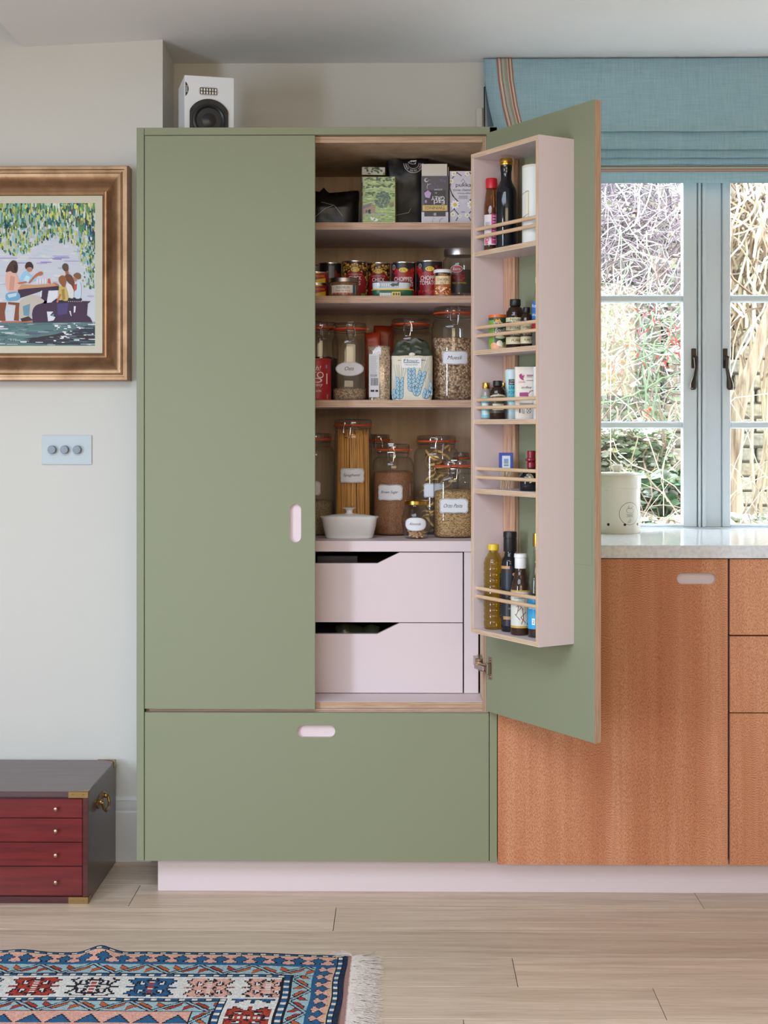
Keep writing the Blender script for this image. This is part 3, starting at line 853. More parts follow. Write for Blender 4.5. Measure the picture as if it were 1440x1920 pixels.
# river bank / water in front
pol([(XM, 1520), (1145, 1520), (1145, 1805), (XM, 1805)], (92, 122, 122), 3)
pol([(520, 1700), (760, 1640), (1145, 1540), (1145, 1790), (600, 1790), (200, 1760)], (56, 58, 70), 4)
pol([(250, 1725), (800, 1650), (1145, 1690), (1145, 1740), (700, 1745)], (60, 52, 58), 4.2)
for i in range(230):
    x = rnd.uniform(XM, 1145); y = rnd.uniform(1530, 1800)
    dab(x, y, rnd.uniform(40, 190), rnd.uniform(5, 14), rnd.choice([(206, 212, 214), (110, 146, 142), (70, 96, 100), (150, 170, 172), (84, 110, 118), (96, 92, 120), (232, 234, 236)]), 4.5+rnd.random())
for i in range(26): dab(rnd.uniform(650, 1120), rnd.uniform(1540, 1770), rnd.uniform(14, 50), rnd.uniform(6, 14), (240, 240, 240), 6)
# table, benches
pol([(200, 1125), (700, 1085), (705, 1140), (575, 1142), (548, 1300), (470, 1290), (500, 1145), (330, 1200), (200, 1240)], (66, 48, 70), 6)
pol([(185, 1115), (250, 1068), (420, 1075), (640, 1058), (705, 1085), (560, 1100), (300, 1120), (190, 1135)], (198, 150, 112), 6.5)
pol([(370, 1265), (1092, 1270), (1055, 1300), (1045, 1440), (1085, 1468), (1112, 1522), (380, 1528), (372, 1400)], (70, 52, 74), 6)
for pp in ([(555, 1395), (635, 1395), (595, 1440), (660, 1462), (635, 1502), (570, 1512)], [(828, 1388), (846, 1386), (858, 1448), (848, 1446)], [(885, 1330), (910, 1330), (902, 1402), (884, 1412)], [(478, 1150), (496, 1140), (490, 1222), (476, 1210)], [(575, 1150), (690, 1140), (690, 1215), (610, 1286), (556, 1290)]):
    pol(pp, (222, 222, 228), 6.6)
pol([(640, 1420), (600, 1445), (640, 1455)], (120, 150, 170), 6.8)
pol([(XM, 1290), (60, 1285), (38, 1400), (48, 1505), (XM, 1510)], (132, 74, 52), 6)
pol([(80, 1280), (225, 1290), (210, 1505), (150, 1500), (172, 1318), (80, 1306)], (136, 76, 52), 6.1)
pol([(0, 1508), (385, 1508), (380, 1528), (0, 1528)], (176, 112, 90), 6.3)
pol([(680, 1300), (820, 1290), (800, 1420), (690, 1440)], (82, 70, 120), 6.2)
# sitters
pol([(225, 1250), (380, 1190), (460, 1215), (545, 1280), (392, 1325), (365, 1470), (215, 1505), (212, 1380)], (196, 186, 172), 7)
pol([(260, 1330), (350, 1300), (340, 1450), (270, 1440)], (110, 150, 170), 7.2)
pol([(230, 1480), (330, 1450), (390, 1500), (250, 1515)], (70, 52, 46), 7.3)
pol([(45, 1170), (195, 1150), (235, 1205), (210, 1262), (50, 1272)], (112, 168, 198), 7)
pol([(70, 1190), (190, 1170), (180, 1210), (90, 1230)], (190, 214, 226), 7.2)
pol([(40, 940), (110, 905), (180, 932), (215, 1030), (262, 1048), (205, 1122), (190, 1152), (58, 1165)], (224, 176, 160), 7.4)
pol([(110, 960), (165, 980), (150, 1140), (90, 1140)], (206, 150, 134), 7.6)
pol([(48, 915), (78, 838), (130, 776), (184, 788), (202, 850), (192, 932), (140, 934), (108, 905), (60, 924)], (78, 52, 42), 7.8)
pol([(150, 830), (185, 850), (180, 920), (155, 900)], (50, 32, 28), 8)
pol([(190, 1050), (300, 1030), (318, 1048), (220, 1066)], (190, 108, 76), 8)
pol([(214, 1022), (250, 940), (300, 898), (350, 960), (432, 988), (440, 1020), (330, 1052), (230, 1042)], (152, 200, 226), 7.4)
pol([(300, 960), (350, 980), (330, 1040), (270, 1020)], (190, 222, 238), 7.6)
pol([(318, 1056), (412, 948), (480, 908), (512, 930), (500, 962), (432, 966), (352, 1056)], (188, 108, 72), 8)
pol([(300, 868), (378, 876), (372, 906), (345, 922), (312, 908)], (190, 120, 88), 8)
pol([(284, 852), (310, 800), (362, 798), (392, 850), (382, 892), (362, 862), (312, 868), (300, 894)], (62, 42, 36), 8.2)
pol([(735, 852), (768, 812), (815, 828), (822, 890), (800, 915), (758, 905)], (92, 72, 60), 7.6)
pol([(770, 895), (815, 900), (820, 945), (790, 955)], (172, 98, 66), 7.5)
pol([(775, 950), (850, 946), (895, 1030), (900, 1160), (830, 1060), (780, 1010)], (112, 72, 52), 7.7)
pol([(790, 1048), (852, 1068), (888, 1150), (882, 1242), (830, 1232), (800, 1130)], (222, 216, 212), 7.9)
pol([(700, 1100), (740, 1075), (792, 1098), (824, 1262), (770, 1272), (698, 1230)], (202, 178, 96), 8)
pol([(735, 1130), (770, 1120), (780, 1250), (745, 1260)], (164, 134, 66), 8.2)
pol([(694, 992), (740, 954), (796, 984), (792, 1050), (772, 1112), (742, 1092), (702, 1042)], (150, 94, 58), 8.3)
pol([(735, 1190), (690, 1290), (670, 1280), (710, 1180)], (196, 118, 78), 8.3)
pol([(622, 1050), (660, 1050), (705, 1075), (690, 1092)], (198, 112, 74), 8)
pol([(868, 960), (920, 924), (972, 944), (972, 1002), (930, 1012)], (132, 92, 66), 8.2)
pol([(878, 982), (928, 1000), (912, 1036), (880, 1012)], (192, 122, 86), 8.3)
pol([(890, 1042), (962, 1030), (978, 1100), (972, 1242), (900, 1242), (892, 1162)], (196, 216, 230), 8)
pol([(885, 1070), (925, 1062), (920, 1130), (890, 1160)], (186, 84, 52), 8.4)
pol([(600, 1292), (690, 1228), (705, 1268), (830, 1225), (982, 1232), (985, 1260), (955, 1278)], (54, 40, 50), 7.8)
pol([(562, 1052), (570, 1000), (590, 1000), (602, 1062)], (212, 88, 60), 8)
for x in (440, 475, 510, 540): dab(x, 1030, 22, 60, (226, 222, 226), 7.8)
for x in range(820, 980, 26): dab(x, 1274, 14, 7, (214, 210, 220), 8)
# signature scribble
for i in range(7):
    dc.line([SP(10+24*i+rnd.uniform(-8, 8), 1735+rnd.uniform(-20, 20)) for _ in range(4)], 0.0008, (60, 70, 74), 8)
dc.build('canvas', pic, on_flat(ly+0.001), mat=PRINT_MATTE, clip=(cw0, ch0, cw1, ch1))
b = B(); b.box(-hw+fw, hw-fw, ly+0.0042, -0.003, -hh+fw, hh-fw); b.obj('backing_board', paint('backing_board', (120, 100, 80), 0.9), pic)

# ================================================================== DIMMER SWITCH
sy_ = WALL_Y
sp = at(125, 843.5, sy_-0.005); sm = mpp(sy_, -0.95)
sw = thing('dimmer_switch', 'glass dimmer plate with three round grey knobs below the painting', 'light switch', (sp.x, sy_, sp.z))
b = B(); b.box(-47*sm, 47*sm, -0.005, 0, -27.5*sm, 27.5*sm, 0.0012)
b.obj('plate', paint('pale_blue_glass_plate', (196, 206, 210), 0.08, var=0.02), sw)
for dx in (-26, -2.5, 21):
    b = B(); R = Matrix.Translation((dx*sm, -0.005, 0.5*sm)) @ Matrix.Rotation(PI/2, 4, 'X')
    b.xf(R, lambda: b.lathe([(0.0118, 0), (0.0118, 0.0145), (0.0108, 0.016), (0.001, 0.0162)], 28))
    b.obj('knob', paint('satin_chrome', (128, 134, 142), 0.5, 0.35, 0.05), sw)

# ================================================================== LOUDSPEAKER ON TOP OF THE LARDER
spx = at(346, HOR, 0.15)
spk = thing('loudspeaker', 'small white loudspeaker with black cone standing on the green larder', 'speaker', (spx.x, 0.15, ZT1), math.radians(15))
SW, SD, SHt = 0.139, 0.165, wz(139, 0.15)-ZT1
b = B(); b.box(0, SW, 0, SD, 0, SHt, 0.0012); b.obj('speaker_body', paint('white_satin_lacquer', (228, 230, 232), 0.3, var=0.01), spk)
k = mpp(0.15, -0.5)*1.02
zt = SHt
b = B()
cxs, czs, rr = 0.068, zt-0.122, 0.0555
pts = []
for i in range(25):
    a = PI*i/24; pts.append((cxs+max(-0.054, min(0.054, 0.06*math.cos(a))), czs+0.058*math.sin(a)))
pts += [(cxs-0.054, czs-0.048), (cxs+0.054, czs-0.048)]
b.prism(pts, -0.004, 0.0)
drv = b.obj('driver_plate', paint('speaker_black', (26, 26, 28), 0.45), spk)
b = B(); R = Matrix.Translation((cxs, -0.004, czs-0.002)) @ Matrix.Rotation(PI/2, 4, 'X')
b.xf(R, lambda: b.lathe([(0.047, 0.0), (0.046, 0.003), (0.041, 0.0045), (0.036, 0.002), (0.034, -0.001), (0.022, -0.0035), (0.0215, -0.0005), (0.012, 0.003), (0.0, 0.004)], 40, cap0=False))
b.obj('cone', paint('cone_black', (34, 33, 36), 0.35), drv)
for dx, dz in ((0, 0.053), (-0.047, 0.026), (0.047, 0.026)):
    b = B(); b.xf(Matrix.Translation((cxs+dx, -0.004, czs+dz)) @ Matrix.Rotation(PI/2, 4, 'X'), lambda: b.lathe([(0.0042, 0), (0.0038, 0.002), (0.001, 0.0022)], 10)); b.obj('screw', BLACK, drv)
b = B(); b.prism(stadium(0.067, zt-0.042, 0.057, 0.026, 6), -0.0012, 0); tw = b.obj('tweeter', paint('tweeter_surround', (206, 206, 206), 0.4), spk)
dd = Decal(); dd.rect(0.043, zt-0.0515, 0.091, zt-0.0325, (20, 20, 22), 0)
for i in range(6):
    for j in range(2):
        u = 0.0475+i*0.0078; v = zt-0.0500+j*0.0088; dd.rect(u-0.0022, v, u+0.0024, v+0.0066, (226, 218, 190) if (i+j) % 2 else (238, 238, 236), 1)
dd.build('tweeter_grille', tw, on_flat(-0.0014))
dd = Decal(); pts = [(0.0025+0.009*math.sin(PI*i/16)**0.8, zt-0.018-0.041*i/16) for i in range(17)]
dd.poly(pts, (18, 18, 20), 0); dd.text('neat', 0.0068, zt-0.0385, 0.0056, (226, 226, 226), 1, w=0.02, rot=-PI/2)
dd.build('badge', spk, on_flat(-0.0004))

# ================================================================== RED TRUNK OF DRAWERS
TY0, TY1 = -0.057, 0.300
tx1 = wx(165, TY0); tm = mpp(TY0, -0.9); TH = (1697-1487)*tm
TW = 0.66
trunk = thing('drawer_chest', 'low dark red lacquered chest of four drawers with brass corners', 'chest', (tx1, TY0, 0))
def mahog(name, a, c, e):
    t = NT(name).set(0.28, coat=0.2)
    f = t.noise(t.coord((5, 60, 60)), 1, 4); g = t.noise(t.coord((60, 60, 60)), 1, 3, 0.7)
    cc = t.ramp(f, [(0.3, a), (0.5, c), (0.7, e)])
    cc = t.mix(t.ramp(g, [(0.74, (0, 0, 0)), (0.78, (0.5, 0.5, 0.5))]), cc, lin((150, 110, 90)))
    t.l(cc, t.b.inputs['Base Color']); return t.m
MAH = mahog('dark_mahogany', (66, 30, 30), (78, 36, 36), (92, 44, 42)); MAHR = mahog('red_mahogany', (88, 22, 24), (106, 27, 28), (118, 34, 33))
MAHT = mahog('trunk_side', (58, 38, 34), (66, 44, 40), (76, 50, 46))
tz = lambda py: (1697-py)*tm
TDp = TY1-TY0
b = B(); b.box(-TW, 0, 0.008, TDp, 0, tz(1497), 0.001); b.obj('trunk_body', MAHT, trunk)
b = B(); b.box(-TW, 0.0, -0.001, TDp, tz(1498), TH, 0.002); b.obj('trunk_lid', mahog('trunk_top', (74, 54, 56), (84, 62, 64), (94, 70, 72)), trunk)
b = B(); b.box(-TW, 0, 0, 0.0085, 0, tz(1684.5), 0.0008); b.box(-10*tm, 0, 0, 0.0085, tz(1684), tz(1498.5), 0.0008); b.box(-TW, -TW+10*tm, 0, 0.0085, tz(1684), tz(1498.5), 0.0008)
b.obj('face_frame', MAH, trunk)
for yt, yb in ((1501, 1536.6), (1538, 1582), (1583.5, 1627), (1628.8, 1683)):
    b = B(); b.box(-TW+10.6*tm, -10.6*tm, 0.0012, 0.0086, tz(yb), tz(yt), 0.0014); d = b.obj('drawer', MAHR, trunk)
    zc_ = (tz(yt)+tz(yb))/2+0.001
    for x in (-59*tm, -TW+59*tm):
        b = B(); b.xf(Matrix.Translation((x, 0.001, zc_)) @ Matrix.Rotation(PI/2, 4, 'X'), lambda: b.lathe([(0.003, 0), (0.0026, 0.004), (0.0048, 0.008), (0.0058, 0.011), (0.0048, 0.0145), (0.001, 0.016)], 14))
        b.obj('knob', paint('knob_brass', (180, 150, 124), 0.35, 1.0), d)
def corner(x, y, z, sx, sy, sz):
    b = B(); L = 0.052; w = 11.5*tm; t_ = 0.0012
    X = lambda a: x+sx*a; Y = lambda a: y+sy*a; Z = lambda a: z+sz*a
    def bx(x0, x1, y0, y1, z0, z1): b.box(min(x0, x1), max(x0, x1), min(y0, y1), max(y0, y1), min(z0, z1), max(z0, z1), 0.0004)
    bx(X(-t_), X(L), Y(-t_), Y(0.0), Z(-t_), Z(w))             # on the front / back face
    bx(X(-t_), X(0.0), Y(-t_), Y(0.030), Z(-t_), Z(w))         # on the side face
    n = 10                                                    # curved piece on top
    if sz < 0:
        pts = [(X(-t_), Y(-t_))]+[(X(L-(L)*(math.sin(PI/2*i/n))), Y(-t_+0.032*(1-math.cos(PI/2*i/n)))) for i in range(n+1)]
        a = [b.bm.verts.new((p[0], p[1], z)) for p in pts]; c = [b.bm.verts.new((p[0], p[1], z+t_)) for p in pts]
        b.bm.faces.new(a); b.bm.faces.new(c[::-1])
        for i in range(len(pts)): j = (i+1) % len(pts); b.bm.faces.new((a[i], a[j], c[j], c[i]))
    if sy > 0:
        for dx in (0.012, 0.04):
            b.xf(Matrix.Translation((X(dx), Y(-t_), Z(w/2))) @ Matrix.Rotation(PI/2, 4, 'X'), lambda: b.lathe([(0.003, 0), (0.002, 0.001), (0.0005, 0.0008)], 8))
    b.obj('brass_corner', BRASS, trunk)
for sz, z in ((-1, TH), (1, 0.0013)):
    corner(0, -0.001, z, -1, 1, sz); corner(-TW, -0.001, z, 1, 1, sz)
corner(0, TDp, TH, -1, -1, -1); corner(-TW, TDp, TH, 1, -1, -1)
# side drop handle
b = B(); hy, hz = 0.16, tz(1532)+0.0
b.prism([(0, 0)], 0, 0) if False else None
pl = [(hy+0.045*math.cos(a)*(1+0.25*math.cos(4*a)), hz+0.026*math.sin(a)*(1+0.3*math.cos(2*a))) for a in [2*PI*i/24 for i in range(24)]]
b.loft([[(x, p[0], p[1]) for p in pl] for x in (0.0, 0.003)], smooth=False)
b.tube([(0.004, hy-0.034, hz+0.004), (0.012, hy-0.036, hz), (0.016, hy-0.034, hz-0.016), (0.018, hy-0.018, hz-0.026), (0.018, hy, hz-0.024), (0.018, hy+0.018, hz-0.026), (0.016, hy+0.034, hz-0.016), (0.012, hy+0.036, hz), (0.004, hy+0.034, hz+0.004)], 0.0042, 8)
b.ellipsoid((0.006, hy-0.034, hz+0.003), 0.008, 0.007, 0.007); b.ellipsoid((0.006, hy+0.034, hz+0.003), 0.008, 0.007, 0.007)
b.obj('drop_handle', BRASS, trunk, label='aged brass drop handle')

# ================================================================== RUG
RCX = wx(646, -0.62)                                 # right end of the pile
RY1 = -0.415                                         # back edge
RLEN, RWID = 1.75, 0.95
CELL = 0.0031
vthr = [0.004, 0.014, 0.076, 0.132, 0.150, 0.270, 0.284, 0.340, 2.0]
uthr = [0.008, 0.026, 0.070, 0.118, 0.138, 0.250, 0.270, 0.316, 2.0]
KINDS = ['edge', 'dash', 'tooth', 'zig', 'dash', 'motif', 'dash', 'zig', 'field']
NAVY, BLUE, LB, CREAM, RED, RUST, PK, BLK, TAN = (38, 54, 78), (46, 92, 128), (152, 180, 184), (212, 208, 200), (164, 62, 48), (186, 92, 56), (214, 160, 142), (40, 36, 44), (206, 172, 140)
MOT = ["...######...######...", ".#######.#.#.#######.", "..###..###.###..###..", "...##...#####...##...", ".....#########.......", "#######..#..#######..", ".....#########.......", "...##...#####...##...", "..###..###.###..###..", ".#######.#.#.#######.", "...######...######..."]
MOT = [r[:21].ljust(21, '.') for r in MOT]
MOT[4] = "....#############...."; MOT[5] = "########.#.#.########"; MOT[6] = "....#############...."
def mot(s, t):
    """s, t in 0..1"""
    i = int(s*21); j = int(t*11)
    if 0 <= i < 21 and 0 <= j < 11: return MOT[j][i] == '#'
    return False
def rug_col(u, v, rn):
    bu = next(i for i, t in enumerate(uthr) if u < t); bv = next(i for i, t in enumerate(vthr) if v < t)
    if bu < bv: k, thr, a, s = bu, uthr, u, v
    else: k, thr, a, s = bv, vthr, v, u
    lo = thr[k-1] if k else 0.0; w = thr[k]-lo; t = (a-lo)/w; kind = KINDS[k]
    if kind == 'edge': return NAVY if rn.random() < 0.8 else BLK
    if kind == 'dash':
        if t < 0.22 or t > 0.84: return BLK
        p = (s/0.030) % 1.0
        return BLUE if p < 0.5 else (CREAM if p < 0.92 else BLK)
    if kind == 'tooth':                              # interlocking stepped diamonds
        p = (s/0.046) % 1.0; q = abs(p-0.5)*2              # 0 at the diamond centre
        tq = math.floor(t*13)/13
        if t > 0.86: return BLUE
        w1 = 0.86*(1-abs(tq-0.40)/0.34)                      # blue lozenge
        w2 = 0.14+1.1*(tq-0.66)/0.2 if tq > 0.66 else -1      # foot joining the blue base
        w = max(w1, w2, 0.12 if 0.6 < tq < 0.75 else -1)
        if q < w-0.12: return BLUE
        if q < w+0.05: return BLK
        return TAN if t < 0.14 else PK
    if kind == 'zig':
        if t < 0.05 or t > 0.95: return BLK
        P = 0.062; p = (s/P+0.5) % 2.0; tri = p if p < 1 else 2-p     # 0..1..0
        c = 0.02+0.96*tri
        dl_ = t-c
        if abs(abs(dl_)-0.11) < 0.045: return BLK
        if abs(dl_) < 0.05: return LB
        # chevrons in the triangles
        for ctr, sg in ((0.0, 1), (1.0, -1)):
            ds = abs((s/P-ctr+1) % 2.0-1)
            base = (0.70-0.95*ds) if sg > 0 else (0.30+0.95*ds)
            if ds < 0.47:
                z = t-base
                if abs(z) < 0.13 and ds < 0.43: return RUST if int(s/P*0.5+7) % 3 else RED
                if abs(z) < 0.19: return BLK
        return LB
    if kind == 'motif':
        L = 0.131; st = 0.1025 if bv <= bu else 0.170; i = math.floor((s-st)/L); p = (s-st)/L-i
        cidx = ([3, 3, 0, 4, 1, 2, 0, 3, 4, 1] if bv <= bu else [0, 1, 4, 0, 3, 2, 0, 1, 3, 0])[i % 10]
        colr = [BLUE, RED, LB, PK, CREAM][cidx]
        x = (p-0.06)/0.88; y = (t-0.08)/0.84
        if 0 <= x < 1 and 0 <= y < 1:
            if abs(x-0.5) < 0.05 and abs(y-0.5) < 0.32:
                return RED if cidx in (0, 4) and int(y*17) % 3 else (CREAM if int(y*17) % 2 else colr)
            m = mot(x, y)
            if m:
                ed = not (mot(x-0.03, y) and mot(x+0.03, y) and mot(x, y-0.045) and mot(x, y+0.045))
                return BLK if ed and (cidx == 4 or rn.random() < 0.45) else colr
            if mot(x-0.03, y) or mot(x+0.03, y): return BLK
        return CREAM
    # field: pink with rows of blue stepped triangles
    p = (u/0.062) % 1.0; q = abs(p-0.5)*2; r = ((v-0.34)/0.060) % 1.0
    if r > 0.25 and q < (r-0.25)*1.3: return BLUE if q < (r-0.25)*1.3-0.14 else BLK
    return PK
nu, nv = int(RLEN/CELL), int(0.70/CELL)
rn = random.Random(11)
verts, faces, cols_ = [], [], []
def rug_z(x, y):
    z = 0.008+0.0016*noise.noise(Vector((x*6, y*7, 0.3)))+0.0008*noise.noise(Vector((x*40, y*40, 2)))
    e = (RY1-y)
    bx_ = wx(190, RY1)
    z += 0.017*math.exp(-((x-bx_)/0.035)**2)*math.exp(-(e/0.055)**2)+0.006*math.exp(-((x-wx(40, RY1))/0.05)**2)*math.exp(-(e/0.05)**2)
    return max(z, 0.004)
for i in range(nu+1):
    for j in range(nv+1):
        u = i*CELL; v = j*CELL
        x = RCX-u-0.006*v/0.4+0.002*math.sin(v*30); y = RY1-v+0.006*math.sin(u*7)*math.exp(-v*6)-0.018*max(0, 1-u/0.5)*math.exp(-v*3)
        verts.append((x, y, rug_z(x, y)))
for i in range(nu):
    for j in range(nv):
        a = i*(nv+1)+j
        faces.append((a, a+1, a+nv+2, a+nv+1))
        c = rug_col((i+0.5)*CELL, (j+0.5)*CELL, rn); k = 1+rn.uniform(-0.09, 0.09)
        cols_.append(tuple(min(255, q*k) for q in c))
me = bpy.data.meshes.new('pile'); me.from_pydata(verts, [], faces)
ca = me.color_attributes.new('Col', 'FLOAT_COLOR', 'CORNER')
flat = []
for c in cols_: flat.extend(lin(c)*4)
ca.data.foreach_set('color', flat)
me.polygons.foreach_set('use_smooth', [True]*len(me.polygons)); me.update()
t = NT('wool_pile').set(0.95, spec=0.1)
a_ = t.n('VertexColor', layer_name='Col'); nz = t.noise(t.coord(), 420, 2)
t.l(t.mix(t.math('MULTIPLY', nz, 0.5), a_.outputs['Color'], (0.45, 0.43, 0.42, 1), 'MULTIPLY'), t.b.inputs['Base Color'])
t.bump(nz, 0.6, 0.002); me.materials.append(t.m)
rug = thing('rug', 'flatwoven tribal rug in blue, pink and cream with a frayed fringe', 'rug', (0, 0, 0))
po = bpy.data.objects.new('pile', me); col.objects.link(po); po.parent = rug
b = B(); b.box(RCX-RLEN, RCX-0.002, RY1-0.70, RY1-0.03, 0.0002, 0.004); b.obj('rug_backing', paint('rug_backing', (120, 96, 88), 0.95), rug)
b = B(); b.box(RCX-0.003, RCX+0.012, RY1-0.70, RY1-0.018, 0.0005, 0.007, 0.002); b.obj('end_band', paint('rug_end_band', (150, 112, 104), 0.95, var=0.3, vscale=160), rug)
b = B(); rf = random.Random(5)
for i in range(860):
    y = RY1-0.018-i*0.0008+rf.uniform(-0.001, 0.001)
    an = rf.gauss(-0.1, 0.28)+(0.5*math.exp(-i/25)); L = rf.uniform(0.052, 0.082)
    z0 = 0.006; p = [(RCX+0.008, y, z0)]
    for k in range(1, 5):
        an += rf.gauss(0, 0.16)
        q = p[-1]; p.append((q[0]+L/4*math.cos(an), q[1]+L/4*math.sin(an), max(0.0016, z0-0.0016*k+rf.uniform(0, 0.003))))
    b.tube(p, rf.uniform(0.0008, 0.0014), 4, r1=0.0005)
for i in range(14):
    an = PI*0.55+i*0.16; p = [(RCX+0.01, RY1-0.02, 0.008)]
    for k in range(1, 5):
        an += rf.gauss(0.05, 0.12); q = p[-1]; p.append((q[0]+0.013*math.cos(an), q[1]+0.013*math.sin(an)*0.5, 0.009+rf.uniform(0, 0.004)))
    b.tube(p, 0.0009, 4, r1=0.0004)
stuff(b.obj('fringe', paint('fringe_wool', (196, 184, 174), 0.95, var=0.15, vscale=60), rug))

# ================================================================== ROMAN BLIND
blind = thing('roman_blind', 'dusty blue linen roman blind with striped trim, half drawn over the window', 'blind', (0, 0, 0))
BYF = 0.520
bm_ = mpp(BYF, 0.8)
ZY = lambda py: wz(py, BYF)
bx0, bx1 = wx(906, BYF), 2.54
profb = [(0.530, CEIL_Z-0.002), (0.524, ZY(112)), (0.520, ZY(150)), (0.516, ZY(200)), (0.508, ZY(235)), (0.505, ZY(245)), (0.509, ZY(249)), (0.522, ZY(247)), (0.528, ZY(243)), (0.527, ZY(250)), (0.522, ZY(262)), (0.516, ZY(275)), (0.515, ZY(280)), (0.520, ZY(282)), (0.531, ZY(279)),
         (0.530, ZY(283)), (0.525, ZY(290)), (0.522, ZY(295)), (0.526, ZY(297)), (0.535, ZY(295)), (0.534, ZY(298)), (0.529, ZY(303)), (0.527, ZY(307)), (0.531, ZY(309)), (0.538, ZY(307)), (0.537, ZY(311)), (0.536, ZY(321)), (0.535, ZY(335)), (0.536, ZY(343))]
def linen():
    t = NT('dusty_blue_linen').set(0.9, spec=0.2)
    h = t.noise(t.coord((14, 14, 900)), 1, 2); v = t.noise(t.coord((900, 14, 14)), 1, 2)
    f = t.math('ADD', t.math('MULTIPLY', h, 0.5), t.math('MULTIPLY', v, 0.5))
    t.l(t.ramp(f, [(0.34, (152, 186, 198)), (0.5, (176, 210, 220)), (0.66, (202, 226, 232))]), t.b.inputs['Base Color'])
    t.bump(f, 0.15, 0.001)
    tr = t.n('BsdfTranslucent'); tr.inputs['Color'].default_value = lin((170, 200, 210))
    mx = t.n('MixShader'); mx.inputs[0].default_value = 0.32
    t.l(t.b.outputs[0], mx.inputs[1]); t.l(tr.outputs[0], mx.inputs[2]); t.l(mx.outputs[0], t.out.inputs['Surface'])
    return t.m
LINEN = linen()
def bl_left(j):
    if j <= 7: q = max(0.0, (profb[0][1]-profb[j][1])/(profb[0][1]-ZY(245))); return bx0+0.034*q**1.7
    return bx0+0.03
def bl_pt(x, j, off=0.0):
    y, z = profb[j]
    w = 0.0 if j < 3 else 0.0022*noise.noise(Vector((x*5, j*0.5, 1)))
    return Vector((x, y-off+w, z+(w*0.9 if j > 4 else 0)))
def bl_mesh(name, xa, xb, j0, j1, n, mat, off=0.0, follow=False):
    b = B()
    rings = []
    V = []
    for i in range(n+1):
        colv = []
        for j in range(j0, j1+1):
            lo = bl_left(j) if (follow or xa is None) else 0
            x = (lo+(bx1-lo)*i/n) if xa is None else ((bl_left(j)+xa+(xb-xa)*i/n) if follow else xa+(xb-xa)*i/n)
            colv.append(b.bm.verts.new(bl_pt(x, j, off)))
        V.append(colv)
    for i in range(n):
        for j in range(j1-j0): b.bm.faces.new((V[i][j], V[i][j+1], V[i+1][j+1], V[i+1][j]))
    o = b.obj(name, mat, blind, ang=60)
    md = o.modifiers.new('thick', 'SOLIDIFY'); md.thickness = 0.0012; md.offset = -1 if off == 0 else 1
    return o
bl_mesh('fabric', None, None, 0, len(profb)-1, 60, LINEN)
STR = [((176, 110, 92), 3), ((206, 196, 178), 4), ((160, 112, 96), 2), ((172, 178, 164), 6), ((160, 158, 140), 4), ((206, 196, 178), 2), ((176, 104, 84), 3), ((206, 200, 184), 3), ((170, 108, 90), 2)]
u = 25*bm_
for i, (c, w) in enumerate(STR):
    bl_mesh('trim_stripe', u, u+w*bm_, 0, 6, 1, paint('trim_%d_%d_%d' % c, c, 0.9), 0.0008, True); u += w*bm_
zt0 = len(profb)-4
zs = [(311, (120, 112, 96), 2), (313, (196, 188, 172), 2), (315, (150, 160, 150), 2.5), (317.5, (172, 104, 86), 1.4), (318.9, (200, 192, 176), 1.4), (320.3, (172, 104, 86), 1)]
for y0, c, h in zs:
    b = B(); b.box(bl_left(20)+0.01, bx1-0.002, 0.5335, 0.5352, ZY(y0+h), ZY(y0)); b.obj('hem_stripe', paint('trim_%d_%d_%d' % c, c, 0.9), blind)
b = B(); b.box(bx0+0.006, bx1-0.01, 0.534, 0.58, CEIL_Z-0.032, CEIL_Z-0.001); b.obj('head_rail', WHITEP, blind)
# lining edge, bead chain and its wall bracket
b = B(); b.grid(lambda s, t: Vector((bx0+0.004+0.03*s+0.012*t, 0.545+0.01*s, CEIL_Z-0.03-t*0.2)), 4, 8); o = b.obj('lining', paint('lining_blue', (104, 124, 134), 0.9), blind)
chx = wx(908.5, 0.555)
b = B()
for s in (0, 1):
    for i in range(58):
        z = CEIL_Z-0.085-i*0.0066; b.ellipsoid((chx, 0.552+0.012*s, z), 0.0024, 0.0024, 0.0026, 6, 4)
b.obj('bead_chain', BLACK, blind)
b = B(); p = at(899.5, 220, BACK_Y); b.box(p.x-0.012, p.x+0.008, BACK_Y-0.012, BACK_Y, p.z-0.05, p.z+0.028, 0.002)
tag(b.obj('cord_cleat', paint('cleat_plastic', (206, 206, 200), 0.4)), 'small pale plastic chain holder on the wall beside the blind', 'chain holder')

# ================================================================== ONION CROCK ON THE WORKTOP
ocy = 0.455; oc = at(1157, 1000, ocy); om = mpp(ocy, 0.65)
R = 43*om; Hh = (1000-912)*om
crock = thing('onion_crock', 'cream lidded onion storage tin with air holes on the worktop', 'canister', (oc.x, ocy, WT_Z))
ENA = paint('cream_enamel', (226, 224, 210), 0.3, var=0.01)
Hb = wz(909, ocy-R)-WT_Z; Ht = wz(886, ocy)-WT_Z
b = B(); b.lathe([(R*0.97, 0), (R, 0.003), (R, Hb-0.004), (R*0.985, Hb)], 56); b.obj('crock_body', ENA, crock)
b = B(); b.lathe([(R*1.0, Hb-0.012), (R*1.035, Hb-0.011), (R*1.035, Ht-0.012), (R*1.0, Ht-0.008), (R*0.98, Ht-0.007), (R*1.0, Ht-0.004), (R*0.96, Ht), (R*0.2, Ht+0.003), (0.0, Ht+0.003)], 56)
lid = b.obj('lid', ENA, crock)
b = B(); b.lathe([(0.013, Ht+0.002), (0.012, Ht+0.006), (0.0155, Ht+0.012), (0.0165, Ht+0.021), (0.013, Ht+0.0245), (0.0, Ht+0.025)], 24); b.obj('lid_knob', ENA, lid)
dd = Decal(); INK = (40, 42, 40)
re = 0.0335
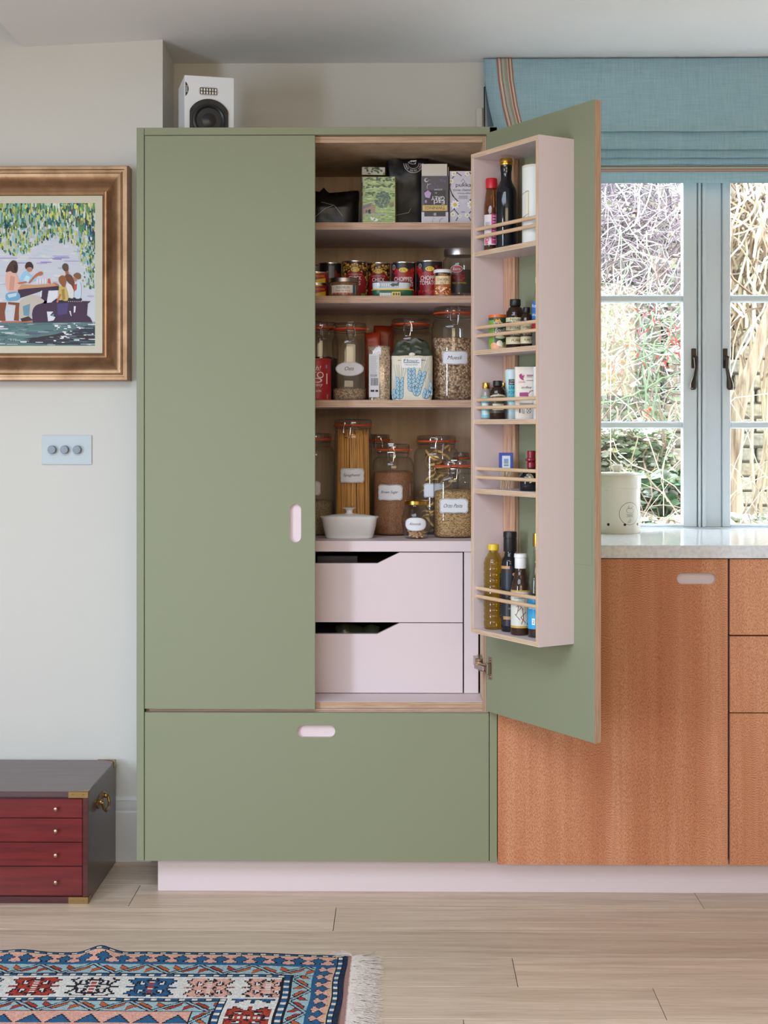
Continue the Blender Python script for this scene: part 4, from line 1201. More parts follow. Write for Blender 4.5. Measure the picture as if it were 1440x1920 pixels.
for rr_, c, l in ((re, INK, 1), (re-0.0011, (226, 224, 210), 2)): dd.ell(0, 0, rr_, rr_*1.0, c, l, 48)
for cx_, cz_, r_ in ((-0.004, 0.009, 0.008), (0.005, 0.008, 0.0085)):
    dd.ell(cx_, cz_, r_, r_*0.85, INK, 3); dd.ell(cx_, cz_, r_-0.0007, r_*0.85-0.0007, (226, 224, 210), 4)
dd.line([(-0.004, 0.016), (-0.006, 0.021), (-0.002, 0.0235)], 0.0007, INK, 5); dd.line([(0.005, 0.015), (0.007, 0.02), (0.012, 0.021)], 0.0007, INK, 5); dd.line([(-0.008, 0.018), (0.0, 0.016), (0.004, 0.0185)], 0.0007, INK, 5)
dd.line([(-0.013, -0.0018), (0.013, -0.0018)], 0.0005, INK, 3); dd.line([(-0.013, -0.0098), (0.013, -0.0098)], 0.0005, INK, 3)
dd.text('ONIONS', 0, -0.0058, 0.005, INK, 3, w=0.019)
dd.line([(0.001, -0.014), (0.0, -0.02), (-0.004, -0.021), (-0.002, -0.027), (0.002, -0.026), (0.004, -0.021), (0.001, -0.018)], 0.0007, INK, 3)
dd.line([(-0.004, -0.023), (-0.008, -0.026), (-0.006, -0.029)], 0.0006, INK, 3)
dd.build('emblem', crock, on_cyl(R, math.radians(24), wz(963, ocy-R)-WT_Z), step=0.006)
for px in (1135, 1165, 1191):
    dd = Decal(); dd.ell(0, 0, 0.0042, 0.0042, (12, 12, 12), 1, 16)
    dd.build('air_hole', crock, on_cyl(R, math.asin(max(-1, min(1, (px-1157)/43.5))), wz(983.5, ocy-R)-WT_Z), step=0.003)
dd = Decal(); dd.rect(-0.004, -0.006, 0.004, 0.006, (200, 200, 190), 1); dd.rect(-0.0034, -0.0054, 0.0034, 0.0054, (226, 224, 210), 2)
dd.build('maker_mark', crock, on_cyl(R, math.radians(-36), wz(917, ocy-R)-WT_Z), step=0.003)
# ================================================================== PANTRY GOODS
def spot(l, r, Y):
    c = at((l+r)/2, HOR, Y); return c.x, (r-l)/2*mpp(Y, c.x)
def hgt(py, Y, z): return wz(py, Y, 740)-z
LABELW = (222, 222, 224); INKB = (44, 44, 50)
def grain(name, cols, scale=260, bump=0.8, stretch=(1, 1, 1)):
    if name in MATS: return MATS[name]
    t = NT(name).set(0.75)
    v = t.n('TexVoronoi'); v.inputs['Scale'].default_value = scale
    t.l(t.coord(stretch), v.inputs['Vector'])
    sp_ = t.n('SeparateColor'); t.l(v.outputs['Color'], sp_.inputs[0])
    n = len(cols)
    c = t.ramp(sp_.outputs[0], [(i/(n-1), k) for i, k in enumerate(cols)])
    e = t.ramp(v.outputs['Distance'], [(0.25, (1, 1, 1)), (0.75, (0.32, 0.28, 0.25))])
    t.l(t.mix(0.8, c, e, 'MULTIPLY'), t.b.inputs['Base Color'])
    t.bump(t.math('SUBTRACT', 1.0, v.outputs['Distance']), bump, 0.002)
    MATS[name] = t.m; return t.m
def on_mesh(bag, fallback):
    """press a print onto the crumpled front of a bag"""
    from mathutils.bvhtree import BVHTree
    me = [c for c in bag.children if c.name.startswith('bag_body')][0].data
    tr_ = BVHTree.FromPolygons([v.co.copy() for v in me.vertices], [tuple(p.vertices) for p in me.polygons])
    def f(u, v, e):
        h = tr_.ray_cast(Vector((u, -1.0, v)), Vector((0, 1, 0)))[0]
        return Vector((u, (h.y if h is not None else fallback)-0.0009-e, v))
    return f
def fine_line(d, pts, w, c, l=1, n=8):
    d.line([(a[0]+(e[0]-a[0])*k/n, a[1]+(e[1]-a[1])*k/n) for a, e in zip(pts, pts[1:]) for k in range(n)]+[pts[-1]], w, c, l)
def label_shape(kind, w, h):
    if kind == 'oval': return [(w/2*math.cos(a), h/2*math.sin(a)) for a in [2*PI*i/32 for i in range(32)]]
    if kind == 'round': return [(w/2*math.copysign(abs(math.cos(a))**0.8, math.cos(a)), h/2*math.copysign(abs(math.sin(a))**0.8, math.sin(a))) for a in [2*PI*i/32 for i in range(32)]]
    c = min(w, h)*0.12; pts = []                       # plaque with notched corners and wavy sides
    def side(x0, y0, x1, y1, ox, oy, n=6):
        for i in range(n+1):
            t = i/n; k = 0.35*c*math.sin(PI*2*t)*math.cos(PI*t)
            pts.append((x0+(x1-x0)*t+ox*k, y0+(y1-y0)*t+oy*k))
    side(-w/2+c, -h/2, w/2-c, -h/2, 0, 1); side(w/2, -h/2+c, w/2, h/2-c, 1, 0)
    side(w/2-c, h/2, -w/2+c, h/2, 0, 1); side(-w/2, h/2-c, -w/2, -h/2+c, 1, 0)
    return pts
def jar_label(parent, kind, w, h, body, mapf, size=0.0105, cyl=True):
    d = Decal(); p = label_shape(kind, w, h)
    d.poly(p, LABELW, 0)
    for k, c in ((0.965, (70, 74, 84)), (0.94, LABELW)):
        d.poly([(x*k if kind != 'plaque' else x-math.copysign(0.0013 if c != LABELW else 0.0021, x), y*(k-0.01) if kind != 'plaque' else y-math.copysign(0.0013 if c != LABELW else 0.0021, y)) for x, y in p], c, 1 if c != LABELW else 2)
    if body: d.text(body, -0.001, 0.001, size, INKB, 3, shear=0.35, w=min(w*0.66, size*0.62*len(body)))
    return d.build('paper_label', parent, mapf, step=0.004 if cyl else None, mat=PRINT_MATTE)
def clip_jar(name, label, l, r, ytop, Y, shelf, fill=None, fh=0.0, neck=0.80, sq=2, lab=None, tint=None, clasp=True, ca=0.0, group='clip-top glass storage jars', fillfn=None):
    z = SH[shelf]; x, R = spot(l, r, Y)
    H = hgt(ytop, Y, z)
    t = thing(name, label, 'jar', (x, Y, z), 0, group)
    Rn = R*neck; hr = H-0.019; hn = hr-0.020; hs = hn-(R-Rn)*1.25-0.012
    k = 0.93 if sq > 2 else 1.0
    e = sq
    pr = [(R*0.80*k, 0.0, e), (R*0.93*k, 0.0015, e), (R*0.985*k, 0.007, e), (R*k, 0.014, e), (R*k, hs, e)]
    for i in range(1, 7):
        a = PI/2*i/6; pr.append((R*k-(R*k-Rn)*(1-math.cos(a)), hs+(hn-hs)*math.sin(a)**1.0, e+(2-e)*(i/6)))
    pr += [(Rn*0.985, hn+0.004), (Rn*1.03, hn+0.0065), (Rn*1.03, hn+0.009), (Rn*0.99, hn+0.011), (Rn*1.04, hn+0.0145), (Rn*1.045, hr)]
    b = B(); b.lathe(pr, 40, cap1=False); b.obj('jar_body', GLASS, t, ang=50)
    b = B(); b.torus(Rn*1.045, 0.0028, hr+0.0015, 40, 8)
    b.box(Rn*1.03, Rn*1.03+0.010, -0.005, 0.005, hr+0.0005, hr+0.0028)
    b.obj('rubber_seal', ORANGE, t)
    b = B(); b.lathe([(Rn*0.97, hr+0.001), (Rn*1.06, hr+0.004), (Rn*1.07, hr+0.012), (Rn*1.03, hr+0.0175), (Rn*0.9, hr+0.019), (Rn*0.82, hr+0.0165), (0.0, hr+0.0165)], 40, cap0=False)
    b.obj('lid', thin_glass('lid_glass', (0.80, 0.78, 0.76), 0.08, 0.6, 1.8) if 'lid_glass' not in MATS else MATS['lid_glass'], t, ang=50)
    if clasp:
        b = B(); q = Rn*1.07+0.002; wr = 0.0013; rot = Matrix.Rotation(ca, 4, 'Z')
        def W(u, dz, dq=0.0): return rot @ Vector((u, -math.sqrt(max(1e-8, (q+dq)**2-u*u)), hr+dz))
        for s in (-1, 1):
            b.tube([W(0.0085*s, 0.0185, -0.003), W(0.0092*s, 0.014), W(0.0075*s, 0.006, 0.001), W(0.0115*s, -0.003, 0.001), W(0.0125*s, -0.012, 0.001), W(0.0120*s, -0.021, 0.001), W(0.0085*s, -0.022, 0.001)], wr, 6)
            b.tube([W(0.0095*s, -0.006, 0.002), W(0.0085*s, -0.022, 0.004), W(0.0070*s, -0.034, 0.005), W(0.0, -0.0345, 0.005)], wr, 6)
        b.tube([W(-0.0095, -0.006, 0.002), W(0, -0.0055, 0.002), W(0.0095, -0.006, 0.002)], wr, 6)
        b.tube([W(-0.0085, 0.0185, -0.003), W(0.0085, 0.0185, -0.003)], wr, 6)
        b.torus(Rn*1.035, 0.0009, hn+0.0125, 36, 6)
        b.obj('wire_clasp', NICKEL, t)
    if fillfn: fillfn(t, R*k-0.004, hs, e)
    elif fill:
        rf = R*k-0.0035
        b = B(); rings = []
        n = 32
        prof = [(rf*0.9, 0.003), (rf, 0.010)]+[(rf, 0.01+(fh-0.012)*i/4) for i in range(1, 5)]+[(rf*0.93, fh+0.001), (rf*0.6, fh+0.004), (rf*0.25, fh+0.0035), (0, fh+0.005)]
        b.lathe([(p[0], p[1], e) for p in prof], n)
        for v in b.bm.verts:
            if v.co.z > fh-0.004: v.co.z += 0.004*noise.noise(v.co*60+Vector((x*9, 0, 0)))
        stuff(b.obj('contents', fill, t, ang=80))
    if lab:
        kind, body, lx, ly, lw, lh = lab
        m = mpp(Y-R, x); w = lw*m; h = lh*m; v0 = wz(ly, Y-R, lx)-z
        a0 = math.asin(max(-0.95, min(0.95, (lx-(l+r)/2)/((r-l)/2))))
        if sq > 2: jar_label(t, kind, w, h, body, on_flat(-R*k*0.985-0.0006, (lx-(l+r)/2)*m, v0), cyl=False)
        else: jar_label(t, kind, w, h, body, on_cyl(R+0.0006, a0, v0))
    return t

# ---- materials of the fills
OATS = grain('rolled_oats', [(150, 116, 84), (196, 164, 128), (214, 186, 150), (224, 202, 172)], 330)
MUES = grain('muesli_flakes', [(96, 66, 48), (168, 126, 92), (206, 172, 136), (224, 200, 168), (186, 140, 104)], 190)
BSUG = grain('brown_sugar', [(150, 98, 64), (176, 122, 84), (194, 142, 100)], 620, 0.5)
RICEM = grain('pale_rice', [(150, 128, 98), (184, 160, 124), (206, 184, 148)], 460)
ORZO = grain('orzo_grains', [(150, 100, 54), (206, 160, 100), (226, 188, 130), (234, 204, 150)], 260, 0.9, (1, 1, 2.2))

# ---------------------------------------------------------------- bottom shelf (D)
clip_jar('clip_top_jar', 'tall clip-top jar part filled with pale rice, behind the closed door edge', 552, 627, 812, 0.375, 'D', RICEM, 0.098, 0.80, lab=('plaque', '', 588, 916, 30, 26), ca=-0.7)
def spaghetti(t, R, hs, e):
    b = B(); rn_ = random.Random(2)
    n = 0
    for k in range(300):
        a = rn_.uniform(0, 2*PI); rr = R*(0.93*math.sqrt(rn_.random())) if k > 130 else R*0.95
        x, y = rr*math.cos(a), rr*math.sin(a); h = hs+rn_.uniform(0.002, 0.028)
        a2 = a+rn_.gauss(0, 0.10); x2, y2 = rr*0.93*math.cos(a2), rr*0.93*math.sin(a2)
        b.tube([(x, y, 0.006), (x2, y2, h)], 0.00125, 4)
    stuff(b.obj('spaghetti', paint('spaghetti_pasta', (208, 146, 62), 0.5, var=0.15, vscale=40), t))
clip_jar('clip_top_jar', 'tall narrow clip-top jar of spaghetti behind the white butter dish', 627, 697, 786, 0.345, 'D', neck=0.94, lab=('plaque', 'Spaghetti', 661, 892, 48, 27), fillfn=spaghetti, ca=-0.25)
clip_jar('clip_top_jar', 'clip-top jar mostly hidden behind the brown sugar jar', 686, 733, 814, 0.492, 'D', OATS, 0.09, 0.84)
clip_jar('clip_top_jar', 'clip-top jar filled with brown sugar and a handwritten label', 698, 776, 832, 0.372, 'D', BSUG, wz(886, 0.33)-SH['D'], 0.74, lab=('plaque', 'Brown Sugar', 731, 924, 49, 29), ca=-0.12)
def ribbons(t, R, hs, e):
    rn_ = random.Random(9); PA = paint('egg_pasta', (222, 178, 108), 0.55, var=0.12, vscale=30)
    for k in range(26):
        b = B(); a0 = rn_.uniform(0, 2*PI); zc_ = 0.02+(hs+0.004)*(k+0.5)/26*0.98; rr = R*0.72
        cx_, cy_ = R*0.30*math.cos(a0), R*0.30*math.sin(a0); r0 = rn_.uniform(0.35, 0.62)*R
        tilt = Matrix.Rotation(rn_.uniform(-0.9, 0.9), 4, 'X') @ Matrix.Rotation(rn_.uniform(-0.9, 0.9), 4, 'Y')
        w = 0.0075; pts = []
        for i in range(15):
            a = i/14*rn_.uniform(4.2, 5.2); r_ = r0*(1-0.25*i/14)
            pts.append((r_*math.cos(a+a0), r_*math.sin(a+a0), 0.006*math.sin(a*2)))
        rings = []
        for p in pts:
            q = [tilt @ Vector((p[0], p[1], p[2]+s*w/2)) for s in (-1, 1)]
            out = []
            for v in q:
                v = v+Vector((cx_, cy_, 0)); L = math.hypot(v.x, v.y)
                if L > R*0.97: v.x *= R*0.97/L; v.y *= R*0.97/L
                v.z = max(0.004, v.z+zc_); out.append(v)
            rings.append(out)
        V = [[b.bm.verts.new(p) for p in r_] for r_ in rings]
        for A_, C_ in zip(V, V[1:]): b.bm.faces.new((A_[0], A_[1], C_[1], C_[0]))
        o = b.obj('pasta_ribbon', PA, t, ang=80, recalc=False)
        md = o.modifiers.new('thick', 'SOLIDIFY'); md.thickness = 0.001
clip_jar('clip_top_jar', 'clip-top jar of pasta ribbons behind the jar of almonds', 776, 860, 816, 0.415, 'D', neck=0.82, lab=('plaque', '', 812, 920, 40, 26), fillfn=ribbons, ca=0.15)
clip_jar('clip_top_jar', 'clip-top jar mostly hidden behind the orzo jar', 849, 880, 848, 0.490, 'D', ORZO, 0.07, 0.9, clasp=False)
clip_jar('clip_top_jar', 'clip-top jar of orzo beside the open door rack', 809.5, 894, 862, 0.285, 'D', ORZO, wz(922, 0.245)-SH['D'], 0.82, 3.2, lab=('plaque', 'Orzo Pasta', 849, 949, 53, 27), ca=-0.05)
# almond jar
Y = 0.225; x, R = spot(753, 808, Y); z = SH['D']; H = hgt(938, Y, z)
t = thing('almond_jar', 'small round jar of almonds with a gold screw lid', 'jar', (x, Y, z))
b = B(); b.lathe([(R*0.62, 0), (R*0.76, 0.002), (R*0.92, H*0.22), (R, H*0.46), (R*0.97, H*0.6), (R*0.84, H*0.74), (R*0.70, H*0.83), (R*0.66, H*0.86), (R*0.66, H*0.93)], 40, cap1=False); b.obj('jar_body', GLASS, t)
b = B(); b.lathe([(R*0.78, H*0.89), (R*0.80, H*0.9), (R*0.80, H*0.985), (R*0.74, H), (0, H)], 36); b.obj('lid', GOLDCAP, t)
b = B(); rn_ = random.Random(4)
for k in range(64):
    a = k*2.399; zz = 0.005+0.026*k/64; rr = R*(0.40+zz*4)*math.sqrt(rn_.random())
    Mx = Matrix.Rotation(rn_.uniform(0, 6.28), 3, 'Z') @ Matrix.Rotation(rn_.uniform(-0.5, 0.5), 3, 'Y')
    b.ellipsoid((rr*math.cos(a), rr*math.sin(a), zz), 0.0080, 0.0048, 0.0036, 8, 6, Mx)
stuff(b.obj('almonds', paint('almond_skin', (206, 168, 128), 0.6, var=0.2, vscale=60), t))
m = mpp(Y-R, x)
jar_label(t, 'round', 43*m, 25*m, 'Almonds', on_cyl(R+0.0008, -0.06, wz(983, Y-R)-z), 0.0075)
# butter dish
Y = 0.235; x = spot(600, 710, Y)[0]; m = mpp(Y, x); z = SH['D']
t = thing('butter_dish', 'white ribbed porcelain butter dish with a knobbed lid', 'butter dish', (x, Y, z))
PORC = paint('white_porcelain', (226, 224, 222), 0.22, var=0.01)
rx, ry = 55*m, 0.041; Hd = hgt(970, Y-ry, z)
b = B(); pr = [(0.76, 0), (0.79, 0.001), (0.81, 0.004), (0.835, 0.012), (0.845, 0.0125), (0.865, 0.022), (0.875, 0.0225), (0.89, 0.031), (0.90, 0.0315), (0.94, Hd-0.008), (1.0, Hd-0.001), (0.99, Hd), (0.94, Hd-0.003)]
b.lathe([(p[0]*rx, p[1], 2.8) for p in pr], 56, sy=ry/rx); b.obj('dish', PORC, t, ang=50)
b = B(); hl = hgt(952, Y, z)
b.lathe([(0.93*rx, Hd-0.003, 2.8), (0.9*rx, Hd+0.001, 2.8), (0.6*rx, Hd+0.005, 2.6), (0.25*rx, Hd+0.008, 2.2)], 56, sy=ry/rx); lid = b.obj('lid', PORC, t, ang=60)
b = B(); b.lathe([(0.013, Hd+0.007), (0.0095, Hd+0.011), (0.0095, hl-0.008), (0.0125, hl-0.004), (0.020, hl-0.001), (0.019, hl), (0.008, hl-0.001), (0, hl-0.001)], 32); b.obj('lid_knob', PORC, lid)

# ---------------------------------------------------------------- shelf C
clip_jar('clip_top_jar', 'clip-top jar of dark leaves behind the red gravy tub', 566, 634, 604, 0.33, 'C', paint('dark_dried_leaves', (44, 54, 40), 0.8, var=0.5, vscale=120, bump=1), 0.125, 0.88, ca=0.35)
clip_jar('clip_top_jar', 'squat clip-top jar with a little oats left in it', 620, 692, 606, 0.265, 'C', OATS, 0.033, 0.80, 2.7, lab=('oval', 'Oats', 657, 691.5, 53, 27), ca=0.1)
clip_jar('clip_top_jar', 'clip-top jar standing behind the wheat-print flour bag', 728, 812, 598, 0.36, 'C', OATS, 0.13, 0.80, 2, ca=-0.15)
clip_jar('clip_top_jar', 'large clip-top jar full of muesli', 809, 892, 577, 0.27, 'C', MUES, wz(634, 0.23)-SH['C'], 0.84, 2, lab=('plaque', 'Muesli', 852, 671, 50, 25), ca=0.03)
# red gravy tub
Y = 0.215; x, R = spot(566, 621, Y); z = SH['C']; H = hgt(673, Y, z); m = mpp(Y-R, x)
t = thing('gravy_tub', 'red cardboard gravy tub cut off by the closed door', 'tub', (x, Y, z))
REDP = paint('gravy_red', (166, 28, 38), 0.4)
b = B(); b.lathe([(R*0.98, 0), (R, 0.002), (R, H-0.006), (R*1.02, H-0.005), (R*1.02, H), (R*0.95, H), (R*0.94, H-0.003), (0, H-0.003)], 48); b.obj('tub_body', REDP, t)
d = Decal(); WH = (236, 230, 228); d.rect(-R*1.4, 0.004, R*1.4, H-0.008, (166, 28, 38), 0)
U = lambda px: (px-593.5)*m; V = lambda py: wz(py, Y-R, 593)-z
d.text('Ah!', U(594), V(690), 9*m, WH, 2, shear=0.3); d.text('BISTO', U(586), V(703), 12*m, WH, 2, w=46*m)
d.ell(U(597), V(713), 9*m, 4.5*m, WH, 1); d.ell(U(596), V(713), 7*m, 3*m, (166, 28, 38), 2)
d.text('Gravy', U(595), V(722), 8*m, WH, 2, shear=0.3, w=24*m); d.text('GRANULES', U(590), V(733), 3.5*m, WH, 2, w=28*m)
d.rect(U(615), V(720), U(618), V(700), (222, 206, 196), 1); d.rect(U(617), V(748), U(619.5), V(739), (150, 170, 70), 1)
d.rect(U(614), V(690), U(617), V(684), (120, 150, 200), 1)
d.build('print', t, on_cyl(R+0.0004, 0, 0), step=0.004)
# paper / film bags
def soft_bag(name, label, cat, l, r, ytop, Y, z, depth, mat, group=None, rz=0.0, seed=0, crumple=0.003, top=0.15, flat_top=0.35, parts=True, lean=0.0, wtop=1.0, zmax=None):
    x, hw_ = spot(l, r, Y); H = hgt(ytop, Y, z)
    t = thing(name, label, cat, (x, Y, z), rz, group)
    b = B(); rings = []; n = 44
    for i in range(23):
        f = i/22; zz = H*f
        k = 1.0 if f < 1-top else max(0.0, 1-(f-(1-top))/top)
        w = hw_*(0.94+0.06*min(1, f*8))*(wtop+(1-wtop)*min(1, k)) ; dd_ = depth/2*(flat_top+(1-flat_top)*min(1, k)**0.7)
        ring = []
        for j in range(n):
            a = 2*PI*j/n; ca, sa = math.cos(a), math.sin(a); e = 4.5
            kk = 1/((abs(ca)**e+abs(sa)**e)**(1/e))
            p = Vector((w*kk*ca, dd_*kk*sa, zz))
            nn = noise.noise(Vector((p.x*28+seed, p.y*28, p.z*22)))+0.6*abs(noise.noise(Vector((p.x*60+seed, p.y*60, p.z*50))))
            amp = crumple*(0.4+1.2*max(0, f-0.5)*2)
            p.x += amp*nn*ca*0.6; p.y += amp*nn*sa+lean*f
            if f > 0.9: p.z += amp*1.6*noise.noise(Vector((p.x*40+seed, 3, 1)))
            if i == 0: p.z = 0
            ring.append(p)
        rings.append(ring)
    if zmax is not None:
        for r_ in rings:
            for p in r_: p.z = min(p.z, zmax-z)
    b.loft(rings)
    o = b.obj('bag_body', mat, t, ang=70)
    return t, x, hw_, H
# flour bag with wheat print
Y = 0.225
FL = paint('cream_paper', (222, 212, 190), 0.75, var=0.03, vscale=20)
t, x, hw_, H = soft_bag('flour_bag', 'paper flour bag printed with blue wheat ears, dark green folded top', 'bag', 734, 811, 668, Y, SH['C'], 0.062, FL, seed=3, crumple=0.0012, top=0.02, flat_top=0.95)
z = SH['C']; m = mpp(Y-0.031, x)
U = lambda px: (px-772.5)*m; V = lambda py: wz(py, Y-0.031, 772)-z
d = Decal(); BW, BW2 = (58, 140, 182), (90, 166, 200)
def ear(cx, cy, L, ang, s=1.0):
    ca, sa = math.sin(ang), math.cos(ang)
    P = lambda a, q: (U(cx)+(a*ca+q*sa)*m, V(cy)+(a*sa-q*ca)*m)
    for i in range(int(L/7.6)):
        a = i*7.6
        for s_ in (-1, 1):
            pts = [P(a-1, s_*0.3), P(a+1, s_*4.6*s), P(a+6, s_*7.4*s), P(a+11, s_*7.0*s), P(a+9.5, s_*3.0*s), P(a+5, s_*0.5)]
            d.poly(pts, BW, 2)
            d.poly([P(a+0.6, s_*1.3*s), P(a+2.2, s_*4.3*s), P(a+6, s_*6.4*s), P(a+9.8, s_*6.2*s), P(a+8.4, s_*3.2*s), P(a+4.6, s_*1.4*s)], (186, 210, 216), 3); d.poly([P(a+2.4, s_*2.9*s), P(a+6.0, s_*4.9*s), P(a+8.2, s_*5.2*s), P(a+5.8, s_*3.2*s)], BW2, 4)
    for q in (-9, -5, -2, 2, 5, 9): d.line([P(L*0.6, q*0.35), P(L+26, q*1.4)], 0.5*m, (120, 160, 178), 1)
for cx, cy, L, an, s in ((749, 748, 38, 0.02, 1), (772, 734, 48, -0.02, 1.1), (779, 742, 52, 0.28, 1.05), (796, 747, 22, 0.3, 0.9), (739, 748, 16, -0.25, 0.8), (806, 742, 24, 0.2, .7)): ear(cx, cy, L, an, s)
d.rect(U(753), V(690), U(790), V(671), (232, 232, 230), 4); d.text('Flour', U(771), V(676), 5*m, (40, 60, 44), 5, w=28*m, shear=.2); d.text('STRONG WHITE', U(771), V(684), 2.6*m, (70, 80, 60), 5, w=24*m); d.line([(U(757), V(680)), (U(786), V(680))], 1.2*m, (60, 100, 70), 5)
d.build('print', t, on_flat(-0.0318), mat=PRINT_MATTE, clip=(-hw_*0.97, 0.002, hw_*0.97, V(669)))
b = B(); rings = []; zt0 = hgt(676, Y-0.031, z); zt1 = hgt(638, Y, z)
for i in range(13):
    f = i/12; zz = zt0+(zt1-zt0)*f; ring = []
    for j in range(44):
        a = 2*PI*j/44; ca, sa = math.cos(a), math.sin(a); e = 3.5; kk = 1/((abs(ca)**e+abs(sa)**e)**(1/e))
        p = Vector(((hw_+0.001)*kk*ca*(1-0.38*f**1.5), 0.0325*kk*sa*(1-0.72*f), zz))
        nn = abs(noise.noise(Vector((p.x*45, p.y*40, p.z*60+7)))); am = 0.001+0.008*min(1, f*2)
        p.x += am*nn*ca; p.y += am*(nn-0.35)*sa*1.4; p.z += 0.01*f*noise.noise(Vector((p.x*50, 1, 4)))
        ring.append(p)
    rings.append(ring)
b.loft(rings, cap0=False); b.obj('folded_top', paint('green_foil', (58, 66, 52), 0.35, var=0.25, vscale=50), t, ang=25)
b = B(); b.ellipsoid((0.0, -0.030, zt0+(zt1-zt0)*0.30), 0.009, 0.003, 0.005); b.obj('bag_tie', paint('tie_white', (222, 220, 206), 0.6), t)
# film bag of oats
t, x, hw_, H = soft_bag('oat_packet', 'clear film packet of porridge oats with a white printed side label', 'packet', 691, 731.5, 650, 0.225, SH['C'], 0.05, OATS, seed=8, crumple=0.002, top=0.1, flat_top=0.6)
b = B()
b.lathe([(hw_*1.01, 0.001, 4), (hw_*1.03, H*0.3, 4), (hw_*1.04, H*0.9, 4), (hw_*0.9, H*1.02, 3)], 32, sy=0.028/hw_, cap1=False)
for v in b.bm.verts: v.co += Vector((0.0012, 0.0012, 0))*noise.noise(v.co*70)
b.obj('film', CLEARFILM, t)
m = mpp(0.2, x); d = Decal(); U = lambda px: (px-713)*m; V = lambda py: wz(py, 0.2, 713)-SH['C']
d.rect(U(694), V(745), U(713), V(664), (206, 204, 204), 1)
for i in range(22): d.rect(U(696), V(668+i*1.9)-0.0003, U(704+random.uniform(3, 7)), V(668+i*1.9)+0.0004, (130, 128, 130), 2)
for i in range(11): d.rect(U(697.5+i*1.3), V(723), U(697.5+i*1.3+random.uniform(0.4, 0.9)), V(709), (30, 30, 34), 2)
d.text('SUGAR', U(703), V(704), 3.6*m, (60, 60, 64), 2, w=13*m); d.rect(U(697), V(735), U(704), V(731), (60, 60, 64), 2); d.rect(U(706), V(735), U(711), V(731), (60, 60, 64), 2)
d.build('packet_label', t, on_flat(-0.0296), mat=PRINT_MATTE)
# orange packets behind
ORP = paint('orange_foil', (178, 60, 26), 0.4, var=0.2, vscale=25)
soft_bag('lentil_packet', 'taller orange foil packet at the back, beside the flour bag', 'packet', 701, 738, 611, 0.455, SH['C'], 0.045, ORP, seed=1, crumple=0.002, top=0.06, flat_top=0.4)
soft_bag('lentil_packet', 'shorter orange foil packet at the back, beside the oats jar', 'packet', 684, 714, 624, 0.345, SH['C'], 0.04, ORP, seed=5, crumple=0.002, top=0.08, flat_top=0.4)

# ---------------------------------------------------------------- shelf B: tins
def tin(name, label, l, r, ytop, Y, printer, base=(30, 26, 26), group='food tins', cat='tin', zoff=0.0, shelf='B'):
    x, R = spot(l, r, Y); z = SH[shelf]+zoff; H = hgt(ytop, Y, z)
    t = thing(name, label, cat, (x, Y, z), 0, group)
    b = B(); b.lathe([(R*0.985, 0.003), (R*0.985, H-0.003)], 44); b.obj('tin_body', paint('tinlabel_%d_%d_%d' % base, base, 0.35), t)
    for za, zb in ((0, 0.0035), (H-0.0035, H)):
        b = B(); b.lathe([(R*0.96, za), (R*1.01, za+0.0004), (R*1.015, (za+zb)/2), (R*1.01, zb-0.0004), (R*0.95, zb), (R*0.93, zb-0.0015 if zb == H else zb), (0, zb-0.0015 if zb == H else zb)], 44); b.obj('rim', STEEL, t)
    d = Decal(); m = mpp(Y-R, x); cx = (l+r)/2
    printer(d, R*0.985, H, m); d.build('print', t, on_cyl(R*0.985+0.0003, 0, 0), step=0.004)
    return t
def oval_logo(d, u, v, m, s=1.0):
    d.ell(u, v, 9*m*s, 5*m*s, (40, 26, 20), 3, 24); d.ell(u, v, 8.4*m*s, 4.5*m*s, (226, 196, 60), 4, 24); d.text('KTC', u, v, 5*m*s, (140, 24, 22), 5, w=11*m*s, shear=0.2)
def chick(seed, u0, green=False):
    def f(d, R, H, m):
        q = random.Random(seed); hw_ = R*1.45
        d.rect(-hw_, 0.003, hw_, H-0.003, (56, 32, 18), 0)
        for i in range(190):
            u = q.uniform(-hw_*0.97, hw_*0.97); v = q.uniform(0.006, H-0.006); r_ = q.uniform(0.0036, 0.0055)
            c = q.choice([(222, 178, 72), (206, 156, 58), (232, 196, 104), (190, 134, 48)])
            d.ell(u, v, r_, r_*0.9, (96, 58, 24), 1+i*0.004, 10); d.ell(u-0.0005, v+0.0006, r_*0.82, r_*0.72, c, 1.002+i*0.004, 10); d.ell(u-0.001, v+0.0016, r_*0.3, r_*0.22, (244, 220, 160), 1.003+i*0.004, 7)
        d.ell(u0, H*0.40, 23*m, 27*m, (150, 26, 32), 2.3, 32); d.rect(u0-23*m, 0.003, u0+23*m, H*0.34, (150, 26, 32), 2.2)
        oval_logo(d, u0, H-17*m, m)
        d.text('COOKED & READY TO USE', u0, H-26*m, 1.8*m, (236, 220, 214), 4, w=26*m)
        d.text('CHICK', u0, H-33*m, 7.5*m, (244, 240, 236), 4, w=24*m); d.text('PEAS', u0, H-42.5*m, 7.5*m, (244, 240, 236), 4, w=20*m)
        d.rect(u0+11*m, 2*m, u0+22*m, 12*m, (110, 150, 60), 4)
    return f
